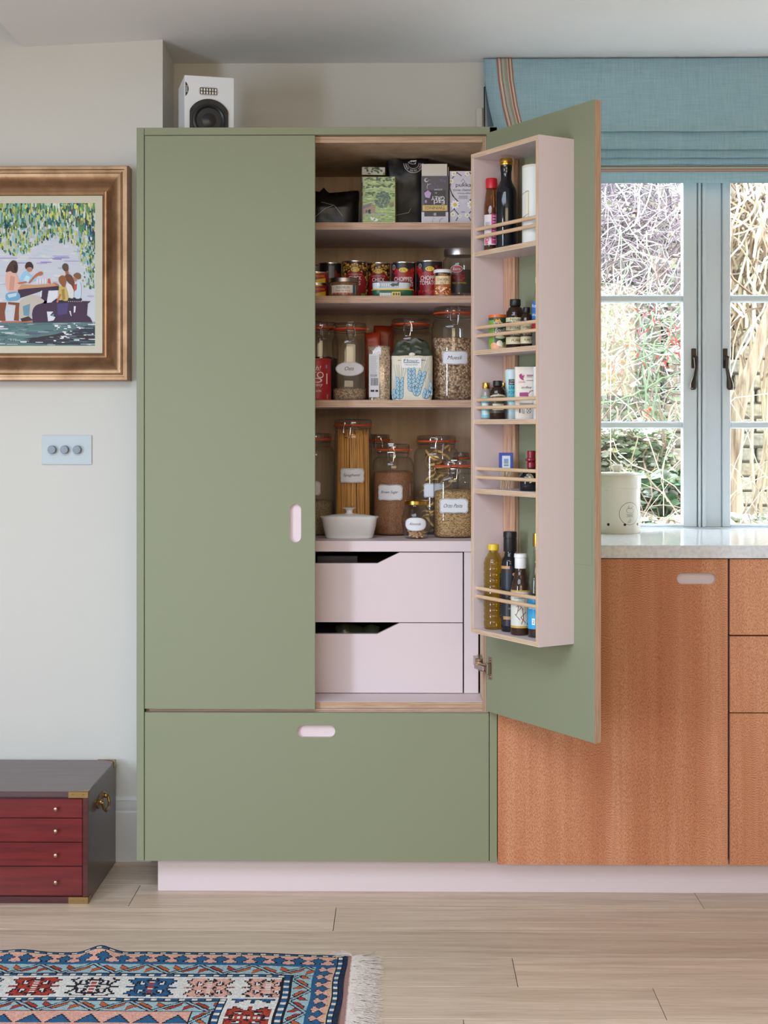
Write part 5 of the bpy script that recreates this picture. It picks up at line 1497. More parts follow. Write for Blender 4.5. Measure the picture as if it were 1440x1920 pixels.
def tomato(seed, u0, t1, t2, off=0.0):
    def f(d, R, H, m):
        q = random.Random(seed); hw_ = R*1.45
        d.rect(-hw_, 0.003, hw_, H-0.003, (34, 30, 32), 0)
        for i in range(60):
            u = q.uniform(-hw_, hw_)*0.95; v = q.choice([q.uniform(0.006, 0.03), q.uniform(H*0.6, H*0.85)])
            if v > 0.03 and abs(u) < 0.012: continue
            d.ell(u, v, q.uniform(.004, .008), q.uniform(.004, .007), q.choice([(150, 26, 30), (178, 40, 38), (120, 18, 24)]), 1+i*.01, 10)
        d.ell(u0, H*0.40, 22*m, 26*m, (158, 28, 36), 2, 32)
        for i in range(40): d.ell(u0+q.uniform(-20, 20)*m, q.uniform(3, 17)*m, 3*m, 2.4*m, q.choice([(176, 44, 44), (140, 20, 28), (196, 70, 62)]), 2.3+i*0.01, 9)
        oval_logo(d, u0, H-16*m, m)
        d.text(t1, u0, H-33*m, 8*m, (244, 240, 238), 4, w=(36 if len(t1) > 5 else 20)*m); d.text(t2, u0, H-42*m, 8*m, (244, 240, 238), 4, w=40*m)
        d.ell(u0-20*m, H-10*m, 4*m, 4.5*m, (222, 222, 222), 4, 14); d.ell(u0-20*m, H-10*m, 3.4*m, 3.9*m, (34, 30, 32), 5, 14); d.text('1', u0-20*m, H-10*m, 5*m, (230, 230, 230), 6)
    return f
tin('food_tin', 'chick peas tin with a taller label, beside the black barcode tin', 641, 690, 491, 0.285, chick(1, 0.002), (56, 32, 18))
tin('food_tin', 'chick peas tin directly behind the flat sardine tins', 689, 732, 494, 0.31, chick(2, -0.001), (56, 32, 18))
tin('food_tin', 'chopped tomatoes tin with its full name showing', 733, 779.5, 493, 0.275, tomato(3, 0.0, 'CHOPPED', 'TOMATOES'), (34, 30, 32))
tin('food_tin', 'chopped tomatoes tin partly hidden by the chicken salt shaker', 780, 829.5, 491, 0.28, tomato(4, 0.001, 'CHOPPED', 'TOMATOES'), (34, 30, 32))
def barcode(d, R, H, m):
    d.rect(-R*1.4, 0.003, R*1.4, H*0.72, (110, 34, 22), 0)
    for i in range(30):
        u = random.uniform(-R*1.3, R*1.3); d.ell(u, random.uniform(H*.35, H*.75), .004, .004, random.choice([(206, 156, 58), (150, 40, 28)]), 1+i*.01, 9)
    d.rect(-0.004, H*0.3, 0.016, H-0.006, (36, 36, 42), 2)
    for i in range(16): d.rect(-0.002+i*0.001, H*0.45, -0.002+i*0.001+random.uniform(.0003, .0006), H*0.9, (150, 150, 160), 3)
tin('food_tin', 'black tin turned to show its barcode panel', 598, 640.5, 494, 0.30, barcode, (30, 26, 26))
def whitecap(d, R, H, m): d.rect(-R, 0.01, R, H-0.01, (190, 186, 190), 1); d.text('Lo', R*0.7, H*0.7, 0.008, (60, 60, 80), 2)
tin('food_tin', 'pale tin mostly hidden behind the closed door edge', 562, 598, 497, 0.33, whitecap, (200, 196, 196))
def flat_red(d, R, H, m):
    d.rect(-R*1.3, 0.002, R*1.3, H-0.002, (160, 34, 40), 0); d.poly([(-R, 0.003), (R, 0.003), (R, H*0.5), (R*0.2, H*0.35)], (224, 184, 50), 1)
    d.text('TOMATO PASTE', R*0.35, H*0.62, 0.005, (236, 200, 70), 2, w=0.034); d.poly([(-R*0.2, H*0.75), (R*0.7, H*0.9), (R*0.2, H*0.95)], (226, 190, 60), 2)
zl = hgt(534, 0.22, SH['B'])
tin('food_tin', 'small red and yellow tin at the bottom of a stack of two', 570, 615, 534, 0.22, flat_red, (160, 34, 40), group='stacked red and yellow tins')
tin('food_tin', 'small red and yellow tin on top of a stack of two', 570, 614.5, 511, 0.22, flat_red, (160, 34, 40), zoff=zl+0.0002, group='stacked red and yellow tins')
# low preserve jar
Y = 0.185; x, R = spot(616.5, 673, Y); z = SH['B']; H = hgt(522.5, Y, z); m = mpp(Y-R, x)
t = thing('preserve_jar', 'low wide glass jar of pate with a silver lid', 'jar', (x, Y, z))
b = B(); b.lathe([(R*0.93, 0), (R*0.97, 0.002), (R*0.95, H*0.75), (R*0.93, H*0.8)], 44); b.obj('jar_body', paint('brown_pate', (120, 86, 62), 0.12, var=0.1), t)
b = B(); b.lathe([(R*0.97, H*0.76), (R*1.0, H*0.77), (R*1.0, H*0.97), (R*0.96, H), (R*0.9, H*0.985), (0, H*0.985)], 44); b.obj('lid', paint('pewter_lid', (150, 142, 134), 0.35, 1.0), t)
d = Decal(); V = lambda py: wz(py, Y-R, 645)-z
d.rect(-26*m, V(551), 26*m, V(534), (216, 206, 188), 1); d.rect(19*m, V(551), 25*m, V(534), (40, 84, 100), 2)
d.text('ROCHELIN', -1*m, V(538.5), 4*m, (30, 84, 90), 3, w=25*m); d.text('Pate de Foie', -1*m, V(544.5), 2.8*m, (90, 90, 90), 3, w=28*m); 
for i in range(12): d.ell(-22*m+i*3.6*m, V(550), 2.4*m, 1.8*m, (150, 70, 60) if i % 2 else (176, 112, 84), 3, 8)
d.build('jar_label', t, on_cyl(R*0.97, 0, 0), step=0.004)
# sardine tins
def sardine(label, l, r, yb, yt, Y, z, cbody, crim, printer):
    x, R = spot(l, r, Y); H = hgt(yt, Y, z)
    t = thing('sardine_tin', label, 'tin', (x, Y, z), 0, 'flat sardine tins')
    sy = 0.028/R
    b = B(); b.lathe([(R*0.93, 0, 3.2), (R*0.95, 0.001, 3.2), (R*0.97, H-0.003, 3.2)], 48, sy=sy); b.obj('tin_body', cbody, t)
    b = B(); b.lathe([(R*0.98, H-0.003, 3.2), (R, H-0.002, 3.2), (R*0.99, H, 3.2), (R*0.95, H, 3.2), (R*0.93, H-0.001, 3.2), (0, H-0.001)], 48, sy=sy); b.obj('rim', crim, t)
    d = Decal(); printer(d, H, R); d.build('print', t, on_flat(-0.0278), mat=PRINT)
    return H
YELR = paint('yellow_tin', (222, 182, 48), 0.35, 0.2); GRN = paint('green_tin', (26, 84, 56), 0.35)
def pg(d, H, R):
    for i in range(9): d.rect(-R*0.6+i*0.0042, 0.001, -R*0.6+i*0.0042+0.003, H*0.5, (226, 230, 226), 1)
    d.rect(-0.002, 0.002, 0.022, H*0.62, (222, 196, 52), 2); 
    for i in range(3): d.rect(0.001+i*0.007, 0.004, 0.006+i*0.007, H*0.5, (60, 60, 40), 3)
def pw(d, H, R):
    for i in range(9): d.rect(-R*0.62+i*0.0062, 0.004, -R*0.62+i*0.0062+0.0045, H*0.8, (150, 166, 176), 1); d.rect(-R*0.62+i*0.0062+0.001, 0.006, -R*0.62+i*0.0062+0.0034, H*0.7, (214, 220, 224), 2)
    d.poly([(-0.004, H*0.55), (0.004, H*0.78), (0.014, H*0.72), (0.022, H*0.9), (0.02, H*0.4), (0.012, H*0.42), (0.004, H*0.3)], (40, 52, 60), 3)
h1 = sardine('flat green sardine tin with a yellow rim, under a white tin', 696.5, 776, 554, 543.5, 0.19, SH['B'], GRN, YELR, pg)
sardine('flat white sardine tin with a fish print, on a green tin', 697, 770.5, 543.5, 529.5, 0.19, SH['B']+h1+0.0002, paint('white_tin', (206, 212, 216), 0.3), paint('grey_tin_rim', (120, 124, 128), 0.3, 0.8), pw)
# chicken salt shaker
Y = 0.185; x, R = spot(813, 847, Y); z = SH['B']; H = hgt(506.5, Y, z); m = mpp(Y-R, x)
t = thing('salt_shaker', 'small chicken salt shaker with a white cap and orange label', 'shaker', (x, Y, z))
b = B(); b.lathe([(R*0.95, 0), (R, 0.0015), (R*0.9, H*0.3), (R*0.95, H*0.82), (R*0.95, H*0.88)], 36); b.obj('shaker_body', paint('shaker_orange', (180, 112, 58), 0.3), t)
b = B(); b.lathe([(R*0.98, H*0.87), (R*1.02, H*0.88), (R*1.02, H*0.97), (R*0.97, H), (0, H)], 36); b.obj('cap', WHITEP, t)
d = Decal(); V = lambda py: wz(py, Y-R, 830)-z; q = random.Random(8)
d.rect(-16*m, V(516.5), 16*m, V(509), (40, 44, 40), 1); d.rect(-16*m, V(533), 16*m, V(517), (232, 206, 158), 1); d.rect(-16*m, V(552), 16*m, V(534), (186, 90, 40), 1)
d.text('Mitani', 0, V(514), 4*m, (226, 160, 60), 3, w=16*m); d.text('CHICKEN', 0, V(524), 4.6*m, (40, 34, 30), 3, w=20*m); d.text('SALT', 0, V(530), 4.6*m, (40, 34, 30), 3, w=11*m)
for i in range(60): d.ell(q.uniform(-15, 15)*m, V(q.uniform(538, 551)), q.uniform(1, 2.4)*m, q.uniform(1, 2)*m, q.choice([(206, 120, 60), (226, 180, 110), (150, 50, 30), (240, 220, 180)]), 2+i*.01, 8)
for i in range(9): d.rect(11*m, V(533-i*1.8), 15*m, V(532.2-i*1.8), (150, 100, 50), 3)
d.build('shaker_label', t, on_cyl(R*1.005, 0, 0), step=0.003)
# big preserve jar at right
Y = 0.275; x, R = spot(830, 892, Y); z = SH['B']; H = hgt(468, Y, z); m = mpp(Y-R, x)
t = thing('pepper_jar', 'tall glass jar with a silver screw lid and red oval label', 'jar', (x, Y, z))
b = B(); b.lathe([(R*0.9, 0), (R*0.98, 0.003), (R, 0.01), (R, H*0.70), (R*0.96, H*0.78), (R*0.84, H*0.84), (R*0.84, H*0.86)], 44, cap1=False); b.obj('jar_body', GLASS, t)
b = B(); b.lathe([(R*0.87, 0.004), (R*0.94, 0.009), (R*0.94, H*0.06)], 40); stuff(b.obj('contents', paint('pepper_brine', (120, 70, 40), 0.3, var=0.2), t))
b = B(); b.lathe([(R*0.94, 0.0), (R*0.95, 0.012), (R*0.95, H*0.57), (R*0.93, H*0.575)], 40); b.obj('olive_wrap', paint('dark_olive_label', (52, 50, 44), 0.5, var=0.1), t) if False else b.bm.free()
b = B(); b.lathe([(R*0.88, H*0.86), (R*0.93, H*0.865), (R*0.93, H*0.97), (R*0.9, H), (R*0.86, H*0.99), (0, H*0.99)], 44); b.obj('lid', paint('silver_lid', (190, 184, 178), 0.3, 1.0), t)
d = Decal(); U = lambda px: (px-861)*m; V = lambda py: wz(py, Y-R, 861)-z
d.rect(U(838), V(549), U(890), V(505), (58, 54, 46), 0); d.rect(U(848), V(528), U(871), V(508), (110, 34, 34), 2)
for i in range(30): d.ell(U(random.uniform(850, 869)), V(random.uniform(512, 526)), 2*m, 2*m, random.choice([(150, 40, 40), (176, 60, 52), (90, 26, 28)]), 2.2+i*.01, 8)
d.ell(U(854.5), V(504), 11.5*m, 7*m, (222, 216, 212), 3); d.ell(U(854.5), V(504), 10.6*m, 6.2*m, (166, 32, 38), 4); d.text('Sacra', U(855), V(504), 5*m, (240, 232, 230), 5, w=15*m, shear=.2)
d.text('RED PEPPERS', U(860), V(530.5), 3.4*m, (214, 196, 60), 3, w=26*m)
d.build('jar_label', t, on_cyl(R+0.0005, 0, 0), step=0.004)

# ---------------------------------------------------------------- top shelf (A)
def carton(name, label, l, r, ytop, Y, depth, shelf, cbox, printer, rz=0.0, flap=False, group='tea cartons'):
    x, hw_ = spot(l, r, Y); z = SH[shelf]; H = hgt(ytop, Y, z)
    t = thing(name, label, 'carton', (x, Y, z), rz, group)
    b = B(); b.box(-hw_, hw_, 0, depth, 0, H, 0.0008); b.obj('carton_body', cbox, t)
    d = Decal(); m = mpp(Y, x); printer(d, hw_, H, m); d.build('print', t, on_flat(-0.0002), mat=PRINT, clip=(-hw_+0.0005, 0.0005, hw_-0.0005, H-0.0005))
    return t, hw_, H, m
def landscape(d, w, H, m):
    q = random.Random(6); Z = lambda f: H*f
    d.rect(-w, 0, w, H, (150, 168, 98), 0); d.rect(-w, Z(.72), w, H, (166, 178, 120), 1)
    for i in range(260):
        v = q.random(); d.ell(q.uniform(-w, w), Z(.02+.96*v), q.uniform(.002, .009), q.uniform(.0006, .0016), q.choice([(126, 150, 78), (176, 190, 110), (98, 124, 66), (196, 202, 140), (112, 138, 74)]), 1.2+.002*i, 8)
    for i in range(70):
        d.ell(q.uniform(-w, w), Z(q.choice([.97, .93, .80, .83, .62, .66])+q.uniform(-.02, .02)), q.uniform(.002, .006), q.uniform(.0012, .003), q.choice([(70, 86, 48), (92, 108, 60), (58, 76, 50)]), 2+.01*i, 9)
    for i in range(150):
        a = q.uniform(0, 2*PI); r_ = math.sqrt(q.random()); d.ell(w*.22+w*.47*r_*math.cos(a), Z(.52)+Z(.17)*r_*math.sin(a), .003, .0026, q.choice([(70, 92, 72), (88, 112, 84), (54, 76, 60), (104, 126, 92)]), 3+.005*i, 8)
    for i in range(30): d.ell(w*.75+q.uniform(-.006, .006), Z(.42)+q.uniform(-.006, .006), .003, .003, q.choice([(120, 112, 70), (140, 120, 76), (92, 96, 60)]), 3.9+.005*i, 8)
    d.poly([(-w*.98, Z(.23)), (-w*.25, Z(.25)), (-w*.25, Z(.38)), (-w*.45, Z(.46)), (-w*.98, Z(.40))], (150, 122, 98), 4.2)
    d.poly([(-w*.98, Z(.40)), (-w*.45, Z(.46)), (-w*.5, Z(.38)), (-w*.98, Z(.33))], (112, 100, 96), 4.4); d.rect(-w*.82, Z(.25), -w*.72, Z(.31), (66, 56, 50), 4.5)
    for i in range(12): d.ell(-w*.6+q.uniform(-.003, .003), Z(.27)+q.uniform(-.004, .006), .002, .003, (60, 92, 60), 4.6, 8)
    d.rect(-w*.85, Z(.205), w*.5, Z(.235), (160, 158, 146), 4.4)
    for a in ((-.35, .12), (-.2, .10)): d.ell(w*a[0]*1.0, Z(a[1]), .007, .0042, (226, 222, 206), 5); d.ell(w*a[0]-.006, Z(a[1])+.004, .0026, .0026, (216, 210, 196), 5.1)
YC = 0.175
carton('tea_carton', 'tea carton printed with a green farm landscape and sheep', 680, 741, 331.5, YC, 0.042, 'A', paint('carton_lime', (176, 186, 96), 0.5), landscape, math.radians(-4))
def leafy(d, w, H, m):
    q = random.Random(2); d.rect(-w, 0, w, H, (150, 146, 134), 0); d.rect(-w, H*.80, w, H*.88, (70, 66, 56), 4)
    for i in range(70): d.ell(q.uniform(-w, w), q.uniform(H*.6, H), q.uniform(.003, .007), q.uniform(.0015, .004), q.choice([(60, 92, 40), (110, 140, 40), (40, 62, 36), (170, 172, 160)]), 1+.01*i, 10, q.uniform(0, 3))
t, hw_, H, m = carton('tea_carton', 'leaf-patterned carton with an open lid behind the landscape carton', 678, 721, 331, 0.236, 0.02, 'A', paint('carton_grey', (140, 136, 122), 0.6), leafy, math.radians(6))
b = B(); b.box(-hw_*1.0, hw_*1.0, -0.012, -0.0105, 0, 0.022, M=Matrix.Translation((0, 0.004, H)) @ Matrix.Rotation(-0.3, 4, 'X')); fo = b.obj('open_flap', paint('carton_grey', (140, 136, 122)), t)
d = Decal(); q = random.Random(3); d.rect(-hw_, H+.002, hw_, H+.024, (196, 194, 186), 0)
for i in range(16): d.ell(q.uniform(-hw_, hw_), H+q.uniform(.004, .022), q.uniform(.003, .006), q.uniform(.002, .0038), q.choice([(60, 92, 40), (110, 140, 40), (40, 62, 36)]), 1+.01*i, 10, q.uniform(0, 3))
d.build('flap_print', t, on_flat(-0.016), clip=(-hw_, H+.002, hw_, H+.024))
def earl(d, w, H, m):
    q = random.Random(5); V = lambda py: H-(py-330)*m; U = lambda px: (px-816)*m
    d.rect(-w, 0, w, H, (72, 70, 78), 0); d.rect(-w, 0, w, V(398), (196, 192, 200), 1)
    for i in range(16):
        a = q.uniform(0, 6); cx, cy = q.uniform(-w, w), q.choice([q.uniform(V(352), H), q.uniform(0, V(398))])
        d.line([(cx+.014*math.cos(a+k*.35)*(.4+k*.1), cy+.012*math.sin(a+k*.35)*(.4+k*.1)) for k in range(7)], .0014, q.choice([(170, 130, 190), (110, 90, 130), (200, 180, 210), (128, 96, 150)]), 1.3+.02*i)
    d.rect(U(796), V(406), U(836), V(357), (34, 32, 38), 2); d.rect(U(793), V(395.5), U(839), V(385), (206, 174, 96), 3)
    d.text('TWININGS', U(816), V(390), 6*m, (34, 28, 24), 4, w=38*m, rot=PI)
    d.text('Earl', U(824), V(379.5), 7.5*m, (238, 236, 238), 4, w=20*m, rot=PI); d.text('GREY', U(821.5), V(372), 7.5*m, (238, 236, 238), 4, w=25*m, rot=PI)
    d.text('100 TEA BAGS', U(822), V(356), 2.6*m, (230, 228, 230), 4, w=15*m, rot=PI); d.text('50', U(818), V(362), 3*m, (180, 178, 184), 4, rot=PI)
    d.poly([(U(798), V(370)), (U(806), V(372)), (U(809), V(362)), (U(803), V(357)), (U(796), V(362))], (176, 150, 196), 4); d.ell(U(799), V(378), 2*m, 3*m, (170, 140, 190), 4)
    d.ell(U(816), V(402), 3*m, 3*m, (150, 148, 150), 3, 8); d.rect(U(794), V(344), U(806), V(333), (60, 58, 66), 3); d.ell(U(800), V(338), 4*m, 4*m, (190, 188, 196), 4); d.ell(U(801), V(337.5), 2.6*m, 2.6*m, (60, 58, 66), 5)
t, hw_, H, m = carton('tea_carton', 'black and purple tea carton standing upside down with its flap open', 790, 841, 330, 0.165, 0.048, 'A', paint('carton_black', (60, 58, 64), 0.5), earl)
b = B(); b.box(-hw_+.001, hw_-.004, 0.0002, 0.001, H, H+0.0335, M=Matrix.Translation((0, 0.0, 0)) @ Matrix.Rotation(0.0, 4, 'X')); b.obj('open_flap', paint('carton_inside', (206, 200, 186), 0.7, var=.02), t)
b = B(); b.box(hw_-.001, hw_, 0.004, 0.036, H-.004, H+0.026, M=Matrix.Rotation(0.0, 4, 'Z')); b.obj('side_flap', MATS['carton_inside'], t)
def pukka(d, w, H, m):
    q = random.Random(7); U = lambda px: (px-869)*m; V = lambda py: H-(py-321)*m
    d.rect(-w, 0, w, H, (206, 200, 208), 0)
    BK_ = (44, 44, 48)
    for sx in (-1, 1):
        d.line([(sx*4*m, V(330)), (sx*12*m, V(324)), (sx*22*m, V(336)), (sx*26*m, V(352)), (sx*20*m, V(368)), (sx*10*m, V(378)), (sx*18*m, V(392)), (sx*8*m, V(404)), (sx*14*m, V(414))], 1.6*m, BK_, 1)
        d.line([(sx*22*m, V(362)), (sx*8*m, V(386)), (sx*24*m, V(398))], 1.1*m, BK_, 1)
    d.poly([(0, V(334)), (U(893), V(352)), (0, V(386)), (U(845), V(352))], (212, 206, 214), 2)
    for cx, cy, r_ in ((853, 384, 7), (884, 384, 7), (849, 402, 4), (876, 404, 4), (851, 326, 4), (876, 326, 4), (846, 340, 4), (862, 406, 3)):
        for k in range(9): d.ell(U(cx)+r_*m*.8*math.cos(k*.7), V(cy)+r_*m*.8*math.sin(k*.7), r_*.45*m, r_*.3*m, (240, 240, 242), 3, 8, k*.7)
        d.ell(U(cx), V(cy), r_*.5*m, r_*.5*m, (222, 190, 60), 4, 10)
    d.text('pukka', U(869), V(348), 9.5*m, (50, 50, 54), 5, w=29*m); d.text('three chamomile', U(872), V(356.5), 4.6*m, (70, 68, 74), 5, w=46*m); d.text('embrace stillness', U(871), V(362.5), 3*m, (80, 78, 84), 5, w=26*m, shear=.3)
    for i in range(3): d.rect(U(860), V(368.5+i*2.2), U(877), V(368+i*2.2)+.0006, (130, 126, 134), 5)
    d.line([(U(864), V(341)), (U(868), V(336)), (U(872), V(341)), (U(868), V(345))], .6*m, (70, 70, 74), 5)
    d.text('organic', U(868), V(398), 2.6*m, (80, 78, 84), 5)
carton('tea_carton', 'pale lilac tea carton with chamomile flowers', 843, 895, 321, 0.175, 0.065, 'A', paint('carton_lilac', (200, 194, 204), 0.5), pukka)
FOIL = paint('black_foil', (17, 16, 18), 0.36, var=0.2, vscale=30, spec=0.35)
t, x, hw_, H = soft_bag('coffee_bag', 'large upright black foil coffee bag with a round cup emblem', 'bag', 725, 803, 303.5, 0.285, SH['A'], 0.05, FOIL, seed=12, crumple=0.005, top=0.25, flat_top=0.3, lean=-0.035, zmax=zct-0.001)
m = mpp(0.245, x); d = Decal(); U = lambda px: (px-764)*m; V = lambda py: wz(py, 0.235, 757)-SH['A']
W3 = (206, 206, 206); c0 = (U(775), V(306)); r0 = 18*m
for rr_, w_ in ((r0, .8*m), (r0*.58, .6*m)):
    d.line([(c0[0]+rr_*math.cos(a), c0[1]+rr_*math.sin(a)) for a in [PI+PI*i/20 for i in range(21)]], w_, W3, 1)
d.poly([(U(769), V(300)), (U(781), V(300)), (U(779), V(308)), (U(771), V(308))], W3, 2); d.line([(U(769), V(302)), (U(765.5), V(304)), (U(769.5), V(307))], 1*m, W3, 2)
for i, ch in enumerate('MADE WITH LOVE'):
    a = PI+PI*(i+.7)/14.2
    if ch != ' ': d.text(ch, c0[0]+r0*.8*math.cos(a), c0[1]+r0*.8*math.sin(a), 3.4*m, W3, 2, rot=a+PI/2)
d.build('print', t, on_mesh(t, -0.04), mat=PRINT, clip=(-hw_*.9, 0.0, hw_*.9, H-.003))
d = Decal(); fine_line(d, [(U(742), V(402)), (U(766), V(397)), (U(770), V(390))], .7*m, (180, 180, 180)); d.build('crease', t, on_mesh(t, -0.04), mat=PRINT)
t, x, hw_, H = soft_bag('coffee_bag', 'slumped black foil coffee bag lying low beside the closed door', 'bag', 560, 671, 362, 0.25, SH['A'], 0.09, FOIL, seed=21, crumple=0.010, top=0.45, flat_top=0.2)
m = mpp(0.2, x); d = Decal(); U = lambda px: (px-615.5)*m; V = lambda py: wz(py, 0.2, 618)-SH['A']
for pts_, w_, c_ in (([(592, 407), (612, 390), (628, 384)], .8, (170, 168, 168)), ([(628, 384), (636, 394), (644, 405)], .8, (170, 168, 168)), ([(604, 378), (628, 384)], 1.4, (120, 118, 118))): fine_line(d, [(U(a), V(c)) for a, c in pts_], w_*m, c_)
d.build('crease', t, on_mesh(t, -0.05), mat=PRINT)
# things lying in the two inner drawers, seen through the finger cut-outs
b = B(); zdr = wz(1166.8, PY)+0.0225
b.box(wx(596, .25), wx(672, .25), 0.20, 0.30, zdr, wz(1040, .2)-0.003, 0.002)
tag(b.obj('storage_box', paint('dark_blue_plastic', (48, 50, 66), 0.3, var=.2)), 'dark plastic box in the upper pink drawer', 'box')
zdr2 = wz(1299, PY)+0.0225
_sh = SH.get('x'); SH['x'] = zdr2
soft_bag('packed_bag', 'crumpled clear green bag in the lower pink drawer', 'bag', 630, 712, 1172, 0.235, zdr2, 0.09, paint('dark_green_film', (66, 74, 60), 0.25, var=.3, vscale=40), seed=31, crumple=0.006, top=.3, flat_top=.3)
# ================================================================== DOOR RACK GOODS
class RackSpot:
    def __init__(s, l, r, q, level):
        s.q = q; s.l, s.r = l, r
        c = (l+r)/2; s.s = rk_s(c, q); p = rk_w(s.s, q); s.p = p; s.z = rack_z[level]+0.0002
        s.m = dep(p.x, p.y)/F; s.R = (r-l)/2*s.m
        s.c = c
    def loc(s): return (s.p.x, s.p.y, s.z)
    def h(s, py): return ZC+(HOR-py)*s.m-s.z
    def V(s, py): return ZC+(HOR-py)*(s.m-s.R/F)-s.z
FACE = math.radians(-10)    # labels turn slightly towards the room
def rthing(name, label, cat, sp, group=None): return thing(name, label, cat, sp.loc(), 0, group)
def smooth_prof(pr, n=5):
    P = [tuple(p)+(2,)*(3-len(p)) for p in pr]; out = [P[0]]
    for i in range(len(P)-1):
        a, b_, c, d_ = P[max(0, i-1)], P[i], P[i+1], P[min(len(P)-1, i+2)]
        big = abs(c[0]-b_[0]) > 0.03
        for k in range(1, n+1):
            t = k/n
            if not big: 
                if k == n: out.append(c)
                continue
            h = t*t*(3-2*t)                               # ease in and out of every shoulder
            out.append((b_[0]+(c[0]-b_[0])*(0.5*h+0.5*t), b_[1]+(c[1]-b_[1])*t, b_[2]+(c[2]-b_[2])*t))
    return out
OIL = thin_glass('golden_oil', (0.80, 0.70, 0.30), 0.04, 0.45, 2.5, edge_dark=0.5)
SAUCE = thin_glass('amber_sauce', (0.66, 0.44, 0.22), 0.05, 0.45, 2.5, edge_dark=0.4)
def bottle(name, label, l, r, ytop, level, q, prof, mat, capspec, printer=None, cat='bottle', liquid=None, lr=1.0, group='bottles in the door rack', extra=None, v0=None):
    sp = RackSpot(l, r, q, level); t = rthing(name, label, cat, sp, group); H = sp.h(ytop); R = sp.R
    prof = smooth_prof(prof)
    b = B(); b.lathe([(p[0]*R, p[1]*H) + tuple(p[2:]) for p in prof], 40, cap1=True if mat not in (GLASS, CLEARFILM, OIL, SAUCE) else False); b.obj('bottle_body', mat, t, ang=45)
    cp, cm = capspec
    b = B(); b.lathe([(p[0]*R, p[1]*H) for p in cp], 32); b.obj('cap', cm, t, ang=40)
    if liquid:
        fr, lm = liquid
        b = B(); pts = [(p[0]*R*0.93, max(0.002, p[1]*H)) for p in prof if p[1] < fr]
        if len(pts) > 1: b.lathe(pts+[(pts[-1][0], fr*H)], 32); b.obj('liquid', lm, t)
    if printer:
        d = Decal(); printer(d, sp, H, R); d.build('bottle_label', t, on_cyl(R*lr+0.0005, 0, 0), step=0.003)
    if extra: extra(t, sp, H, R)
    return t
AMBER = paint('amber_glass', (44, 26, 18), 0.08, var=.05); DARKB = paint('black_glass', (20, 22, 28), 0.08, var=.05)
# level 0
def p_(d, sp, H, R):
    m = sp.m; V = sp.V; d.rect(-R*1.2, V(459), R*1.2, V(402), (216, 206, 208), 1); d.rect(-1*m, V(457), R*1.2, V(401), (196, 50, 120), 2)
    for i in range(9): d.rect(1*m, V(406+i*5.5), R*.9, V(404.4+i*5.5), (236, 190, 214), 3)
    d.rect(-R*.9, V(432), -3*m, V(415), (206, 196, 200), 3); 
    for i in range(6): d.rect(-R*.9, V(418+i*2.4), -4*m, V(417+i*2.4), (120, 120, 124), 4)
    for i in range(30): d.ell(-R*.7+random.uniform(-4, 4)*m, V(random.uniform(445, 458)), 1.4*m, 1.2*m, (214, 90, 110), 3.2, 7)
bottle('sauce_bottle', 'slim bottle of amber sauce with a red cap and pink label', 907, 936, 335, 0, 0.0695, [(.92, 0), (1, .01), (1, .35), (.93, .38), (.97, .42), (.98, .6), (.78, .78), (.66, .86), (.62, .87), (.62, .9)],
       SAUCE, ([(.76, .86), (.76, .985), (.7, 1), (0, 1)], paint('red_cap', (196, 30, 44), 0.3)), p_, lr=1.01)
def gold_lug(t, sp, H, R): pass
bottle('vinegar_bottle', 'tall dark bottle with a gold screw cap on the top rack shelf', 929.5, 968.5, 298, 0, 0.059, [(.93, 0), (1, .012), (1, .62), (.95, .66), (.6, .74), (.52, .77), (.52, .84), (.58, .90), (.58, .93)],
       DARKB, ([(.60, .925), (.62, .93), (.62, .945), (.58, .95), (.62, .955), (.62, .985), (.56, 1), (0, .995)], GOLDCAP))
def p_(d, sp, H, R):
    m = sp.m; V = sp.V; d.rect(-27*m, V(408), -17*m, V(356), (206, 196, 140), 1); d.rect(-26*m, V(406.6), -18*m, V(357.4), (222, 218, 200), 2); d.line([(-40*m, V(362)), (-18*m, V(357))], .7*m, (90, 86, 70), 3); d.line([(-40*m, V(408)), (-18*m, V(400))], .7*m, (90, 86, 70), 3)
sp = RackSpot(979, 1032, 0.052, 0); t = rthing('drum_canister', 'white cardboard drum beside the tall dark bottle', 'canister', sp); H = sp.h(312)
b = B(); b.lathe([(sp.R*.98, 0), (sp.R, .002), (sp.R, H-.004)], 44); b.obj('drum_body', paint('white_card_drum', (226, 226, 220), 0.5, var=.02), t)
b = B(); b.lathe([(sp.R*1.01, H-.006), (sp.R*1.015, H-.005), (sp.R*1.0, H), (sp.R*.9, H-.001), (0, H-.001)], 44); b.obj('drum_lid', paint('drum_lid', (214, 208, 190), 0.5), t)
d = Decal(); p_(d, sp, H, sp.R); d.build('print', t, on_cyl(sp.R+.0004), step=.004)
